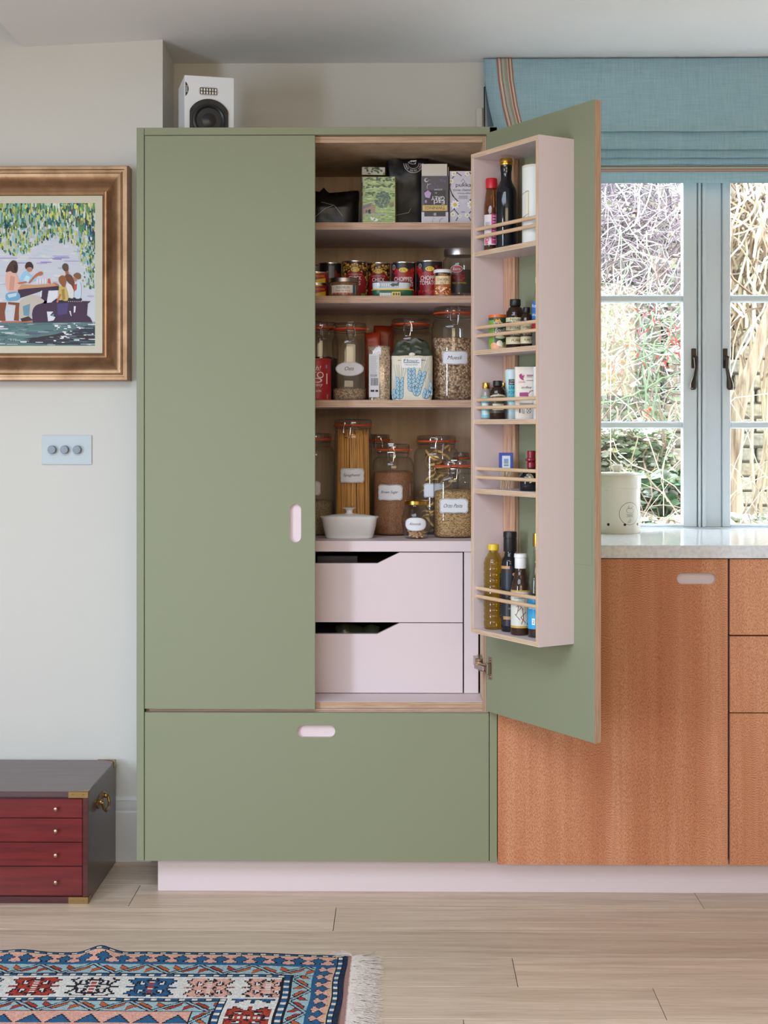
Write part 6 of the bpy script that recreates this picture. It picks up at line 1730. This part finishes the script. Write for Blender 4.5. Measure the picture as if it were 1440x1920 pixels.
# level 1
def p_(d, sp, H, R):
    m = sp.m; V = sp.V; q = random.Random(1)
    d.rect(-R*1.4, .001, R*1.4, H*.92, (44, 74, 48), 0); d.rect(-R*1.4, V(655), -8*m, V(600), (120, 160, 60), 1)
    for cx, cy, rx_, ry_, c in ((-9, 648, 7, 6, (236, 160, 110)), (2, 645, 6, 7, (238, 232, 214)), (12, 646, 6, 5, (150, 170, 80)), (-3, 653, 12, 5, (240, 170, 120)), (10, 653, 9, 4, (226, 190, 160)), (4, 632, 10, 3, (222, 214, 170))): d.ell(cx*m, V(cy), rx_*m, ry_*m, c, 2+cy*.001, 14)
    d.poly([(-7*m, V(604)), (-5*m, V(598)), (-1*m, V(600)), (2*m, V(597)), (5*m, V(604))], (226, 150, 50), 3); d.text('TOSTI', -1*m, V(606.5), 5*m, (240, 236, 226), 3, w=16*m); d.text('Bouillon', 8*m, V(619), 8*m, (244, 240, 230), 3, w=28*m, shear=.2)
sp = RackSpot(916, 951, 0.06, 1); t = rthing('bouillon_tin', 'green vegetable bouillon tub with an orange lid', 'tub', sp); H = sp.h(591); bclip = (-sp.R*1.5, 0.0008, sp.R*1.5, H*.93)
b = B(); b.lathe([(sp.R*.98, 0), (sp.R, .0015), (sp.R, H*.94)], 40); b.obj('tub_body', paint('bouillon_green', (44, 74, 48), 0.35), t)
b = B(); b.lathe([(sp.R*1.02, H*.92), (sp.R*1.03, H*.93), (sp.R*1.02, H), (0, H)], 40); b.obj('lid', paint('orange_lid', (222, 104, 40), 0.35), t)
d = Decal(); p_(d, sp, H, sp.R); d.build('print', t, on_cyl(sp.R+.0004), step=.003, clip=bclip)
BPROF = [(.93, 0), (1, .015), (1, .66), (.94, .74), (.72, .82), (.52, .855), (.5, .88)]
CAPB = ([(.56, .865), (.58, .87), (.58, .985), (.54, 1), (0, 1)], BLACK)
def cream_label(y0, y1, txt, y2=None):
    def f(d, sp, H, R):
        m = sp.m; V = sp.V; d.rect(-R*1.3, V(y1), R*1.3, V(y0), (214, 202, 160), 1); d.rect(-R*1.3, V(y0+(y1-y0)*.64), R*1.3, V(y0+(y1-y0)*.30), (60, 46, 36), 2)
        d.text(txt, 0, V(y0+(y1-y0)*.47), (y1-y0)*.16*m, (214, 202, 160), 3, w=R*1.5); d.text('EXTRACT', 0, V(y0+(y1-y0)*.17), (y1-y0)*.12*m, (60, 46, 36), 3, w=R*1.3); d.text('PURE', 0, V(y0+(y1-y0)*.82), (y1-y0)*.12*m, (60, 46, 36), 3, w=R*.9)
        if y2: 
            d.rect(-R*1.3, V(y2+9), R*1.3, V(y2+1), (206, 196, 156), 1); d.text('House', 0, V(y2+4.6), 6*m, (40, 36, 32), 3, w=R*1.2, shear=.3)
    return f
bottle('extract_bottle', 'larger brown extract bottle with a black cap and cream band', 948, 984, 561.5, 1, 0.055, BPROF, AMBER, CAPB, cream_label(608, 645, 'VANILLA', 594), lr=1.0, group='brown extract bottles')
bottle('extract_bottle', 'smaller brown extract bottle beside the blue-labelled bottle', 975.5, 999, 576.5, 1, 0.062, BPROF, AMBER, CAPB, cream_label(607, 644, 'ALMOND', None), lr=1.0, group='brown extract bottles')
def p_(d, sp, H, R):
    m = sp.m; V = sp.V; d.rect(-R*1.2, V(598), R*.6, V(565), (40, 110, 180), 1); d.rect(-R*1.2, V(618), R*.6, V(606), (190, 40, 50), 1); d.text('Rose', -R*.55, V(573), 6*m, (236, 236, 240), 2); d.text('Water', -R*.5, V(590), 5*m, (236, 236, 240), 2)
bottle('essence_bottle', 'clear bottle with a blue label partly behind the rack side', 996.5, 1024, 520, 1, 0.05, [(.93, 0), (1, .015), (1, .55), (.9, .66), (.5, .82), (.4, .88), (.4, .94)], GLASS, ([(.46, .92), (.46, 1), (0, 1)], WHITEP), p_, liquid=(.35, paint('dark_drops', (90, 84, 80), .1)))
# level 2
def p_(d, sp, H, R):
    m = sp.m; V = sp.V; d.rect(-R*1.2, V(783), R*1.2, V(744), (110, 190, 200), 1); d.rect(-R*.9, V(768), R*.4, V(756), (214, 216, 218), 2); d.rect(-R*.9, V(778), R*.5, V(770), (190, 206, 210), 2)
    for i in range(5): d.rect(R*.5, V(772-i*4), R*1.0, V(770-i*4), (60, 80, 90), 3)
bottle('food_colouring', 'tiny clear bottle with a turquoise label and gold cap', 902, 921, 717.5, 2, 0.0778, [(.93, 0), (1, .02), (1, .62), (.86, .74), (.62, .82), (.62, .86)], paint('clear_plastic_bottle', (150, 140, 130), .12), ([(.74, .84), (.76, .85), (.76, .985), (.7, 1), (0, 1)], GOLDCAP), p_, lr=1.0)
def p_(d, sp, H, R):
    m = sp.m; V = sp.V; d.rect(-R*1.3, V(774), R*1.3, V(742), (84, 70, 56), 1); d.line([(R*math.sin(a)*1.2, V(746)+5*m*math.cos(a)) for a in [-1+.2*i for i in range(11)]], 3*m, (196, 186, 160), 2); d.text('VANILLA', 0, V(750), 3.6*m, (206, 196, 170), 3, w=R*1.4)
    d.rect(-R*.7, V(769), R*.7, V(757), (206, 200, 180), 2)
bottle('vanilla_bottle', 'small dark vanilla bottle with a black cap and brown label', 917.5, 949, 714, 2, 0.0693, BPROF, AMBER, CAPB, p_, lr=1.0)
bottle('spice_bottle', 'small gold-capped bottle tucked behind the vanilla bottle', 934, 954, 718, 2, 0.031, BPROF, AMBER, CAPB[:1]+(GOLDCAP,))
def p_(d, sp, H, R):
    m = sp.m; V = sp.V; d.rect(-R*1.4, .002, R*1.4, H*.97, (200, 222, 222), 0); d.rect(-8*m, V(722), 6*m, V(711), (26, 30, 34), 2); d.rect(-8*m, V(754), 6*m, V(722), (60, 186, 196), 2)
    for i, tx in enumerate(('BAKING', 'POWDER', 'GLUTEN')): d.text(tx, 4*m, V(727+i*9), 6*m, (26, 40, 46), 3, w=24*m)
    d.text('DOVE', 2*m, V(714), 3*m, (230, 230, 230), 3); d.text('INSTANT', 2*m, V(719), 2.6*m, (230, 230, 230), 3)
sp = RackSpot(947, 974, 0.0300, 2); t = rthing('baking_powder_tub', 'pale turquoise tub of baking powder behind the cornflour bag', 'tub', sp); H = sp.h(693)
b = B(); b.lathe([(sp.R*.98, 0), (sp.R, .002), (sp.R, H*.97), (sp.R*.9, H), (0, H)], 40); b.obj('tub_body', paint('pale_tub', (200, 222, 222), .35), t)
d = Decal(); p_(d, sp, H, sp.R); d.build('print', t, on_cyl(sp.R+.0004), step=.003)
sp = RackSpot(965, 1003, 0.056, 2); t = rthing('cornflour_bag', 'cream paper cornflour bag with a pink bird and spoon print', 'bag', sp); H = sp.h(688)
b = B(); W2 = sp.R
b.loft([[(W2*k*math.copysign(abs(math.cos(a))**.35, math.cos(a)), .018*k2*math.copysign(abs(math.sin(a))**.5, math.sin(a)), H*f) for a in [2*PI*i/32 for i in range(32)]] for f, k, k2 in ((0, .95, .9), (.02, .98, 1), (.3, 1, 1.05), (.6, .99, 1), (.85, 1, .9), (.95, 1, .7), (1.0, .98, .45))])
b.obj('bag_body', paint('cream_bag', (228, 220, 206), .7, var=.03), t)
d = Decal(); m = sp.m; V = sp.V; PKI = (170, 60, 120); U = lambda px: (px-984)*m
d.poly([(U(972), V(703)), (U(976), V(700)), (U(978), V(705)), (U(982), V(702)), (U(979), V(709)), (U(981), V(713)), (U(976), V(711)), (U(973), V(708))], PKI, 1); d.text('DOVES', U(977), V(716), 3*m, (190, 130, 160), 1)
d.rect(U(986), V(704), U(998), V(702.6), PKI, 1); d.rect(U(986), V(706.5), U(996), V(705.6), (120, 110, 110), 1); d.rect(U(986), V(713.5), U(999), V(712.8), (90, 90, 90), 1)
d.text('cornflour', U(986), V(726), 4.4*m, (50, 46, 46), 1, w=19*m); d.poly([(U(973), V(743)), (U(990), V(743)), (U(988), V(735.5)), (U(973), V(736))], (166, 70, 130), 1)
d.line([(U(989), V(738)), (U(993), V(733)), (U(998), V(732)), (U(1001), V(735))], 1*m, (150, 80, 110), 2)
for i in range(2): d.rect(U(973), V(757+i*2.4), U(1001), V(756+i*2.4), (110, 100, 100), 1)
d.ell(U(990), V(770), 4*m, 5*m, (60, 60, 64), 1); d.ell(U(990), V(770), 3.4*m, 4.4*m, (226, 220, 208), 2); d.line([(U(987), V(774)), (U(993), V(766))], .7*m, (60, 60, 64), 3); d.line([(U(987), V(766)), (U(993), V(774))], .7*m, (60, 60, 64), 3); d.line([(U(978), V(766)), (U(978), V(774)), (U(981), V(775)), (U(981), V(768))], .6*m, (120, 116, 116), 2); d.rect(U(972.5), V(774), U(974), V(766), (50, 46, 50), 2)
d.build('print', t, on_flat(-.0192), mat=PRINT_MATTE)
sp = RackSpot(1000, 1026, 0.05, 2); t = rthing('milk_powder_tub', 'white tub mostly hidden by the right side of the rack', 'tub', sp); H = sp.h(688)
b = B(); b.lathe([(sp.R*.98, 0), (sp.R, .002), (sp.R, H*.93), (sp.R*1.03, H*.94), (sp.R*1.03, H), (0, H)], 36); b.obj('tub_body', WHITEP, t)
# level 3
sp = RackSpot(936, 961, 0.06, 3); t = rthing('toothpick_box', 'clear plastic box of toothpicks with a blue card top', 'box', sp); H = sp.h(849); W2 = sp.R
b = B(); b.box(-W2, W2, -W2*.6, W2*.6, 0, H*.55); b.obj('clear_case', CLEARFILM, t)
b = B(); b.box(-W2*1.02, W2*1.02, -W2*.62, W2*.62, H*.55, H, .001); cd = b.obj('card_top', paint('blue_card', (44, 70, 160), .4), t)
d = Decal(); d.rect(-W2*.6, H*.58, W2*.6, H*.92, (206, 214, 226), 1); d.rect(-W2*.35, H*.7, W2*.35, H*.84, (130, 150, 170), 2); d.rect(-W2*.35, H*.64, W2*.35, H*.68, (110, 130, 150), 2); d.build('card_print', cd, on_flat(-W2*.63))
b = B(); q = random.Random(2)
for i in range(34):
    x0 = q.uniform(-W2*.8, W2*.4); b.tube([(x0, q.uniform(-W2*.45, W2*.45), .001), (x0+q.uniform(.001, .009), q.uniform(-W2*.45, W2*.45), H*.5)], .0009, 4)
stuff(b.obj('toothpicks', paint('toothpick_wood', (222, 196, 160), .6), t))
def p_(d, sp, H, R):
    m = sp.m; V = sp.V; d.ell(-6*m, V(897), 8*m, 9*m, (206, 200, 180), 1); d.ell(-6*m, V(895), 6.4*m, 6.6*m, (150, 140, 110), 2); d.text('B', -6*m, V(888), 4.4*m, (40, 36, 34), 3); d.ell(-6*m, V(897), 4*m, 4*m, (222, 216, 200), 3)
bottle('balsamic_bottle', 'squat dark bottle with a red stopper on the rack', 973.5, 1019, 845, 3, 0.055, [(.93, 0, 3), (1, .02, 3), (1, .36, 3), (.8, .46, 2.4), (.36, .54), (.3, .58), (.3, .62)], DARKB, ([(.32, .56), (.38, .58), (.38, .70), (.30, .72), (.52, .76), (.52, .80), (.34, .82), (.36, .98), (.3, 1), (0, 1)], paint('wine_red_stopper', (140, 34, 50), .25)), p_, lr=1.0)
# level 4
def p_(d, sp, H, R):
    m = sp.m; V = sp.V; d.rect(R*.62, V(1158), R*1.35, V(1075), (60, 62, 70), 1); d.ell(R*.9, V(1080), 5*m, 6*m, (60, 110, 60), 2)
    for i in range(14): d.rect(R*.7, V(1155-i*4), R*1.1, V(1153.4-i*4), (190, 190, 196), 2)
pr = [(.9, 0), (.97, .01)]
for i in range(10): z_ = .05+.07*i; pr += [(1.0, z_), (1.0, z_+.045), (.955, z_+.055), (.955, z_+.062)]
pr += [(1.0, .77), (.9, .82), (.6, .88), (.47, .905), (.47, .93)]
bottle('oil_bottle', 'ribbed clear bottle of golden cooking oil with a yellow cap', 907, 943.5, 1020, 4, 0.066, pr, OIL, ([(.50, .925), (.56, .93), (.56, .985), (.5, 1), (0, 1)], paint('yellow_cap', (226, 190, 40), .35)), p_, lr=1.01)
def p_(d, sp, H, R):
    m = sp.m; V = sp.V; d.rect(-R*1.3, V(1174), R*1.3, V(1062), (34, 36, 46), 1); d.rect(-R*1.3, V(1067), -R*.1, V(1061.5), (190, 140, 90), 2)
    d.poly([(5*m, V(1086)), (9*m, V(1070)), (13*m, V(1066)), (14*m, V(1074)), (11*m, V(1088))], (226, 226, 230), 2); d.ell(7*m, V(1077), 4*m, 3*m, (206, 150, 100), 3); d.rect(6*m, V(1124), 12*m, V(1090), (206, 206, 212), 2)
    d.text('OLIVE', 2*m, V(1141), 3.2*m, (206, 204, 200), 3); d.text('OIL', 5*m, V(1150), 4*m, (226, 224, 220), 3); d.rect(-R*.9, V(1162), R*.9, V(1156), (176, 130, 84), 2); d.ell(0, V(1121), 2*m, 2*m, (190, 140, 90), 2)
bottle('olive_oil_bottle', 'tall black olive oil bottle with a long black cap', 939.5, 973, 996.5, 4, 0.055, [(.93, 0), (1, .01), (1, .66), (.95, .71), (.66, .76), (.58, .79), (.58, .82)], DARKB, ([(.72, .80), (.74, .805), (.74, .93), (.70, .932), (.70, .938), (.76, .94), (.76, .99), (.7, 1), (0, 1)], BLACK), p_, lr=1.0)
def p_(d, sp, H, R):
    m = sp.m; V = sp.V; d.rect(-R*1.3, V(1178), R*1.3, V(1108), (206, 208, 196), 1); d.rect(-R*1.3, V(1110), R*1.3, V(1107), (190, 150, 70), 2); d.rect(-R*1.3, V(1178), R*1.3, V(1174), (190, 150, 70), 2)
    d.text('CLEARSPRING', 0, V(1122), 2.6*m, (60, 56, 50), 2, w=R*1.5); RD = (110, 40, 36)
    for pts in ([(-9, 1138), (-4, 1134), (0, 1139), (-6, 1146)], [(-5, 1132), (-7, 1148), (-10, 1154)], [(2, 1140), (4, 1160), (0, 1170)], [(8, 1148), (-1, 1158), (8, 1168)], [(-12, 1152), (-3, 1162)]): d.line([(a*m, V(b_)) for a, b_ in pts], 1.1*m, RD, 3)
    d.ell(12*m, V(1170), 1.6*m, 1.6*m, (90, 96, 90), 2); d.rect(6*m, V(1172), 6.5*m, V(1116), (150, 150, 140), 2)
bottle('soy_sauce_bottle', 'round-shouldered soy sauce bottle with a white flip cap', 957, 995, 1038, 4, 0.0655, [(.92, 0), (1, .015), (1, .50), (.9, .60), (.66, .72), (.5, .80), (.5, .84)], paint('soy_glass', (56, 36, 24), .07, var=.1), ([(.56, .82), (.58, .825), (.58, .95), (.64, .955), (.62, 1), (0, 1)], WHITEP), p_, lr=1.0)
def p_(d, sp, H, R):
    m = sp.m; V = sp.V; d.rect(-R*1.3, V(1180), R*1.2, V(1122), (42, 160, 214), 1); d.text("Sainsbury's", -5*m, V(1141), 6*m, (240, 244, 248), 2, w=30*m)
    d.rect(-11*m, V(1172), -5*m, V(1160), (238, 240, 240), 2); d.rect(-4*m, V(1170), 2*m, V(1159), (60, 140, 80), 2); d.text('2', -8*m, V(1166), 6*m, (60, 60, 60), 3); d.ell(-12*m, V(1158), 2*m, 2*m, (90, 170, 80), 2)
bottle('vinegar_bottle', 'clear vinegar bottle with a bright blue label against the rack side', 989, 1024, 1000, 4, 0.055, [(.93, 0), (1, .01), (1, .46), (.9, .56), (.5, .72), (.36, .80), (.36, .9)], GLASS, ([(.42, .87), (.44, .88), (.42, 1), (0, 1)], GOLDCAP), p_, liquid=(.40, paint('dark_vinegar', (50, 32, 24), .1)), lr=1.0)

# ================================================================== GARDEN BEYOND THE WINDOW
GZ = 0.72
_paint = paint
def paint(name, rgb, *a, **k):      # outdoor things: duller surfaces under a bright sky
    return _paint(name, tuple(c*0.87 for c in rgb), *a, **k)
t = NT('garden_soil').set(.95); t.l(t.ramp(t.noise(t.coord(), 14, 4), [(.3, (96, 93, 80)), (.7, (140, 137, 120))]), t.b.inputs['Base Color'])
b = B(); b.grid(lambda s, u_: Vector((-2+7*s, 0.9+4*u_, GZ+.05*noise.noise(Vector((s*20, u_*16, 0))))), 30, 20); struct(b.obj('ground', t.m), 'pale garden bed outside the window', 'ground')
GWY = 3.3
gw = thing('garden_wall', 'old pale stock brick garden wall behind the climbers', 'wall', (0, GWY, GZ))
b = B(); b.box(-1.4, 4.2, .045, .25, 0, 2.8); b.obj('wall_core', paint('lime_mortar', (176, 170, 152), .9, var=.1, vscale=30, bump=.3), gw)
bt = [NT('old_brick_%d' % i).set(.9) for i in range(3)]
for i, (t_, c) in enumerate(zip(bt, [((118, 108, 88), (166, 158, 136)), ((134, 126, 106), (180, 174, 156)), ((104, 102, 86), (152, 148, 132))])):
    t_.l(t_.ramp(t_.noise(t_.coord((1, 1, 1), (i, 0, 0)), 40, 5, .65), [(.3, c[0]), (.7, c[1])]), t_.b.inputs['Base Color']); t_.bump(t_.noise(t_.coord(), 90, 4), .5, .004)
BM = []
for i in range(3):
    b = B(); b.box(-.104, .104, -.03, .05, -.032, .032, .006); o = b.obj('brick', bt[i].m, gw); BM.append(o.data); o.location = (0.438-.222*i, .03, .04)
q = random.Random(4); rows = 34; cnt = 0
for r_ in range(rows):
    for k in range(9):
        x = .66+k*.222+(.111 if r_ % 2 else 0); zz = .04+r_*.0735
        o = bpy.data.objects.new('brick', q.choice(BM)); col.objects.link(o); o.parent = gw
        o.location = (x+q.uniform(-.004, .004), .03+q.uniform(-.008, .008), zz+q.uniform(-.002, .002)); o.rotation_euler = (q.uniform(-.02, .02), q.uniform(-.015, .015), q.uniform(-.03, .03)); cnt += 1
# trellis fence panel in front of the wall on the left
TRY = 2.97
tr = thing('trellis', 'weathered grey-green square trellis panel against the garden wall', 'trellis', (0, TRY, GZ))
TW_ = wood('weathered_green_wood', [(.3, (100, 110, 88)), (.6, (134, 142, 122))], 2, 3, 50)
xa, xb = wx(1020, TRY), wx(1172, TRY)
for i in range(7):
    x = xa+(xb-xa)*i/6; b = B(); b.box(x-.016, x+.016, 0, .018, 0.0, wz(410, TRY)-GZ, .002); b.obj('lath', TW_, tr)
zz = wz(760, TRY)-GZ
while zz < wz(412, TRY)-GZ:
    b = B(); b.box(xa-.03, xb+.05, -.018, 0, zz-.018, zz+.018, .002); b.obj('lath', TW_, tr); zz += .135
b = B(); b.box(xa-.05, xb+.02, .16, .20, -.03, 1.45); tag(b.obj('pale_board', paint('white_board', (226, 230, 232), .6)), 'white painted board behind the trellis', 'board').location = (0, TRY, GZ)
po = thing('fence_post', 'green weathered fence post among the rose stems', 'post', (wx(1222, 2.88), 2.88, GZ))
b = B(); b.box(-.03, .03, -.03, .03, 0, wz(560, 2.88)-GZ, .004); b.obj('post_shaft', TW_, po); b = B(); b.box(-.036, .036, -.036, .036, wz(560, 2.88)-GZ, wz(556, 2.88)-GZ, .003); b.obj('post_cap', TW_, po)
b = B(); x2 = wx(1240, 2.88); b.tube([(x2, 2.88, GZ), (x2+.01, 2.88, wz(600, 2.88))], .012, 8); tag(b.obj('drain_pipe', paint('dark_pipe', (66, 72, 74), .5)), 'thin dark pipe standing behind the rose', 'pipe')
def gp(px, py, Y): return at(px, py, Y)
def wander(p, d, L, n, q, wob=.35):
    pts = [Vector(p)]; d = Vector(d).normalized()
    for i in range(n):
        d = (d+Vector((q.gauss(0, wob), q.gauss(0, wob*.5), q.gauss(0, wob)))*.9).normalized(); pts.append(pts[-1]+d*L/n)
    return pts
# dense grey-mauve twig thicket, upper left panes
q = random.Random(12)
def twigs(name, label, mats, box_, N, L, rad, parent=None, dirs=None, leaf=None, nleaf=0, cat='bush', leafsize=.012, stems=8):
    root = thing(name, label, cat, tuple(gp((box_[0]+box_[1])/2, 800, box_[4])[:2])+(GZ,))
    off = Vector(root.location)
    def keep(v):                                       # each plant stays within its own space
        Y_ = min(max(v.y+off.y, box_[4]-.03), box_[5]+.03); x0_, x1_ = wx(box_[0]-5, Y_), wx(box_[1]+5, Y_)
        return Vector((min(max(v.x+off.x, x0_), x1_)-off.x, Y_-off.y, v.z))
    for mi, m_ in enumerate(mats):
        b = B()
        for k in range(N//len(mats)):
            p = gp(q.uniform(box_[0], box_[1]), q.uniform(box_[2], box_[3]), q.uniform(box_[4], box_[5]))-off
            d = (q.gauss(0, .7), q.gauss(0, .4), q.gauss(.3, .7)) if dirs is None else dirs()
            b.tube([keep(v) for v in wander(p, d, L*q.uniform(.5, 1.4), 5, q)], q.uniform(.6, 1.3)*rad, 3)
        if mi == 0:                                    # main stems up from the bed
            for k in range(stems):
                a = gp(q.uniform(box_[0]+8, box_[1]-8), q.uniform(box_[2], box_[3]), q.uniform(box_[4], box_[5]))-off
                g_ = Vector((a.x+q.uniform(-.06, .06), a.y, -.02)); n_ = 7
                b.tube([keep(g_.lerp(a, i/n_)+(Vector((q.gauss(0, .012), 0, 0)) if 0 < i else Vector((0, 0, 0)))) for i in range(n_+1)], rad*1.6, 4, r1=rad)
        stuff(b.obj('twigs', m_, root))
    if leaf:
        for m_, n_ in zip(leaf, nleaf):
            b = B()
            for k in range(n_):
                p = gp(q.uniform(box_[0], box_[1]), q.uniform(box_[2], box_[3]), q.uniform(box_[4], box_[5]))-off
                M = Matrix.Rotation(q.uniform(0, 6), 3, 'Z') @ Matrix.Rotation(q.uniform(-1.2, 1.2), 3, 'X'); s = leafsize*q.uniform(.6, 1.5)
                vs = [b.bm.verts.new(p+M @ Vector(v)*s) for v in ((-1, 0, 0), (-.3, .55, .1), (.5, .5, .12), (1.2, 0, 0), (.5, -.5, .12), (-.3, -.55, .1))]
                b.bm.faces.new(vs)
            stuff(b.obj('leaves', m_, root, recalc=False, ang=80))
    return root
TWG = [paint('twig_grey', (176, 168, 172), .9, var=.2), paint('twig_mauve', (146, 128, 140), .9, var=.2), paint('twig_pale', (222, 218, 214), .9)]
LF = lambda n, c: paint('leaf_'+n, c, .6, var=.2, vscale=30)
twigs('thicket', 'dense tangle of bare grey-mauve twigs filling the upper left panes', TWG, (960, 1283, 300, 575, 2.48, 2.76), 1500, .25, .0029, leaf=[LF('white', (226, 230, 222)), LF('ochre', (206, 176, 120)), LF('sage', (176, 190, 150))], nleaf=[420, 60, 120])
# tan vine tangle in the right pane
twigs('vine_tangle', 'tangle of tan climbing stems in the upper right pane', [paint('vine_tan', (206, 190, 158), .9, var=.2), paint('vine_pale', (232, 224, 206), .9), paint('vine_brown', (150, 128, 104), .9)], (1350, 1520, 290, 560, 2.5, 2.95), 420, .45, .0062, dirs=lambda: (q.gauss(0, .45), q.gauss(0, .2), q.choice([-1, 1])), leaf=[LF('sage', (176, 190, 150))], nleaf=[40])
# thick vine trunk
b = B(); b.tube([gp(1470, 520, 2.3), gp(1436, 610, 2.3), gp(1408, 690, 2.3), gp(1388, 745, 2.3), gp(1378, 800, 2.3), gp(1378, 870, 2.3), gp(1375, 940, 2.3), gp(1373, 990, 2.3), Vector((gp(1372, 1000, 2.3).x, 2.3, GZ-.02))], [.026, .028, .03, .034, .032, .024, .024, .028, .034], 14)
for v in b.bm.verts: v.co += Vector((1, .6, 0))*.006*noise.noise(Vector((v.co.x*90, v.co.y*90, v.co.z*8)))
t = NT('fibrous_bark').set(.9); f_ = t.noise(t.coord((60, 60, 5)), 1, 4); t.l(t.ramp(f_, [(.3, (104, 86, 66)), (.6, (160, 144, 120)), (.8, (186, 174, 154))]), t.b.inputs['Base Color']); t.bump(f_, .8, .01)
tag(b.obj('old_climber', t.m), 'thick leaning climber stem with stringy pale bark', 'vine')
for i, (pts, r_, lab) in enumerate((([(1500, 1056, 2.0), (1470, 1000, 2.0), (1440, 980, 2.0), (1405, 985, 2.0), (1372, 978, 2.0), (1340, 1000, 2.0), (1322, 1056, 2.0)], .014, 'twisted pale branch lying low in the bed'), ([(1390, 1062, 1.9), (1398, 1010, 1.9), (1418, 930, 1.9), (1432, 850, 1.92), (1462, 700, 1.95)], .009, 'straight pale cane leaning across the right pane'))):
    b = B(); b.tube([gp(*p) for p in pts], r_, 8); tag(b.obj('fallen_branch' if i == 0 else 'garden_cane', t.m), lab, 'branch' if i == 0 else 'cane')
# climbing rose: green canes, red young leaves, hips
rose = thing('climbing_rose', 'climbing rose with green canes, red leaf tips and orange hips', 'rose bush', (wx(1200, 2.0), 2.0, GZ)); off = Vector(rose.location)
CANE = paint('rose_cane', (132, 156, 120), .6, var=.15); REDL = LF('red', (178, 70, 70)); HIP = paint('rose_hip', (206, 96, 58), .35)
canes = [[(1100, 740), (1165, 690), (1230, 660), (1290, 628)], [(1139, 570), (1136, 640), (1140, 720), (1120, 800)], [(1166, 570), (1180, 640), (1172, 720), (1180, 790)], [(1110, 560), (1160, 610), (1210, 680), (1250, 790)], [(1120, 760), (1190, 740), (1240, 712), (1300, 690)], [(1185, 560), (1210, 620), (1205, 700), (1225, 790)], [(1290, 560), (1262, 590), (1255, 640), (1230, 700)], [(1120, 600), (1170, 640), (1240, 650), (1290, 690)], [(1146, 1060), (1150, 1000), (1185, 880), (1210, 760), (1228, 640)], [(1276, 1060), (1280, 990), (1240, 900), (1220, 800), (1235, 700)]]
for pts in canes:
    Y_ = q.uniform(1.99, 2.07); b = B(); P = [gp(p[0], p[1], Y_+q.uniform(-.02, .02))-off for p in pts]
    fine = []
    for i in range(len(P)-1):
        for k in range(5): fine.append(P[i].lerp(P[i+1], k/5)+Vector((q.gauss(0, .004), 0, q.gauss(0, .004))))
    fine.append(P[-1]); b.tube(fine, .0048, 6, r1=.003); b.obj('cane', CANE, rose)
b = B()
for k in range(80):
    cx, cy = q.choice([(1205, 600), (1190, 630), (1262, 625), (1150, 690), (1240, 690), (1225, 590), (1270, 650)])
    p = gp(q.gauss(cx, 14), q.gauss(cy, 14), q.uniform(1.95, 2.06))-off; s = .008*q.uniform(.6, 1.5); M = Matrix.Rotation(q.uniform(0, 6), 3, 'Y') @ Matrix.Rotation(q.uniform(-1, 1), 3, 'X')
    b.bm.faces.new([b.bm.verts.new(p+M @ Vector(v)*s) for v in ((-1.6, 0, 0), (0, .1, .4), (1.6, 0, 0), (0, -.1, -.4))])
stuff(b.obj('red_leaves', REDL, rose, recalc=False))
for cx, cy, r_ in ((1214, 771, 6), (1212, 781, 5.5), (1222, 785, 5), (1219, 766, 5), (1144, 700, 5), (1150, 710, 5), (1167, 676, 5), (1143, 706, 4)):
    p = gp(cx, cy, 1.955)-off; b = B(); b.ellipsoid(p, r_*.0015, r_*.0015, r_*.0017, 12, 8); b.ellipsoid(p-Vector((0, 0, r_*.0017)), .0022, .0022, .0022, 6, 4); b.obj('rose_hip', HIP, rose)
# pale evergreen shrub and ivy below the glazing bar
WL = [LF('variegated', (222, 226, 206)), LF('palegreen', (158, 184, 140)), LF('midgreen', (110, 146, 104)), LF('yellowgreen', (200, 200, 130))]
twigs('pale_shrub', 'cream variegated shrub behind the onion tin', [paint('shrub_stem', (170, 150, 130), .9)], (1060, 1262, 805, 905, 1.64, 1.84), 130, .16, .0035, leaf=WL, nleaf=[1500, 700, 400, 160], cat='shrub', leafsize=.014)
twigs('ivy_patch', 'glossy green ivy growing low beside the onion tin', [paint('ivy_stem', (150, 140, 110), .9)], (1150, 1300, 885, 985, 1.40, 1.52), 60, .16, .003, leaf=[LF('ivy', (84, 130, 86)), LF('ivypale', (150, 190, 150)), LF('white', (226, 230, 222))], nleaf=[190, 170, 130], cat='ivy', leafsize=.026)
twigs('ground_cover', 'pale frosted ground cover plants along the sill line', [paint('shrub_stem', (170, 150, 130), .9)], (1050, 1460, 965, 1060, 1.10, 1.28), 120, .2, .0028, leaf=[LF('white', (226, 230, 222)), LF('ochre', (206, 176, 120)), LF('palegreen', (158, 184, 140))], nleaf=[900, 160, 260], cat='plants', leafsize=.016)
twigs('dry_grass', 'long pale dry stems crossing in front of the ivy', [paint('straw', (226, 214, 188), .9)], (1150, 1470, 880, 1040, 0.96, 1.0), 26, .42, .0016, dirs=lambda: (q.gauss(0, .35), q.gauss(0, .1), 1), cat='grass')
twigs('rose_side_stems', 'thin green and white side stems behind the rose', [paint('stem_green', (150, 170, 140), .8), paint('stem_white', (232, 230, 222), .8), paint('stem_brown', (140, 120, 110), .8)], (1080, 1283, 560, 800, 2.2, 2.38), 240, .34, .003, leaf=[LF('white', (226, 230, 222)), LF('palegreen', (158, 184, 140)), LF('sage', (176, 190, 150))], nleaf=[260, 160, 120], cat='stems', leafsize=.016)
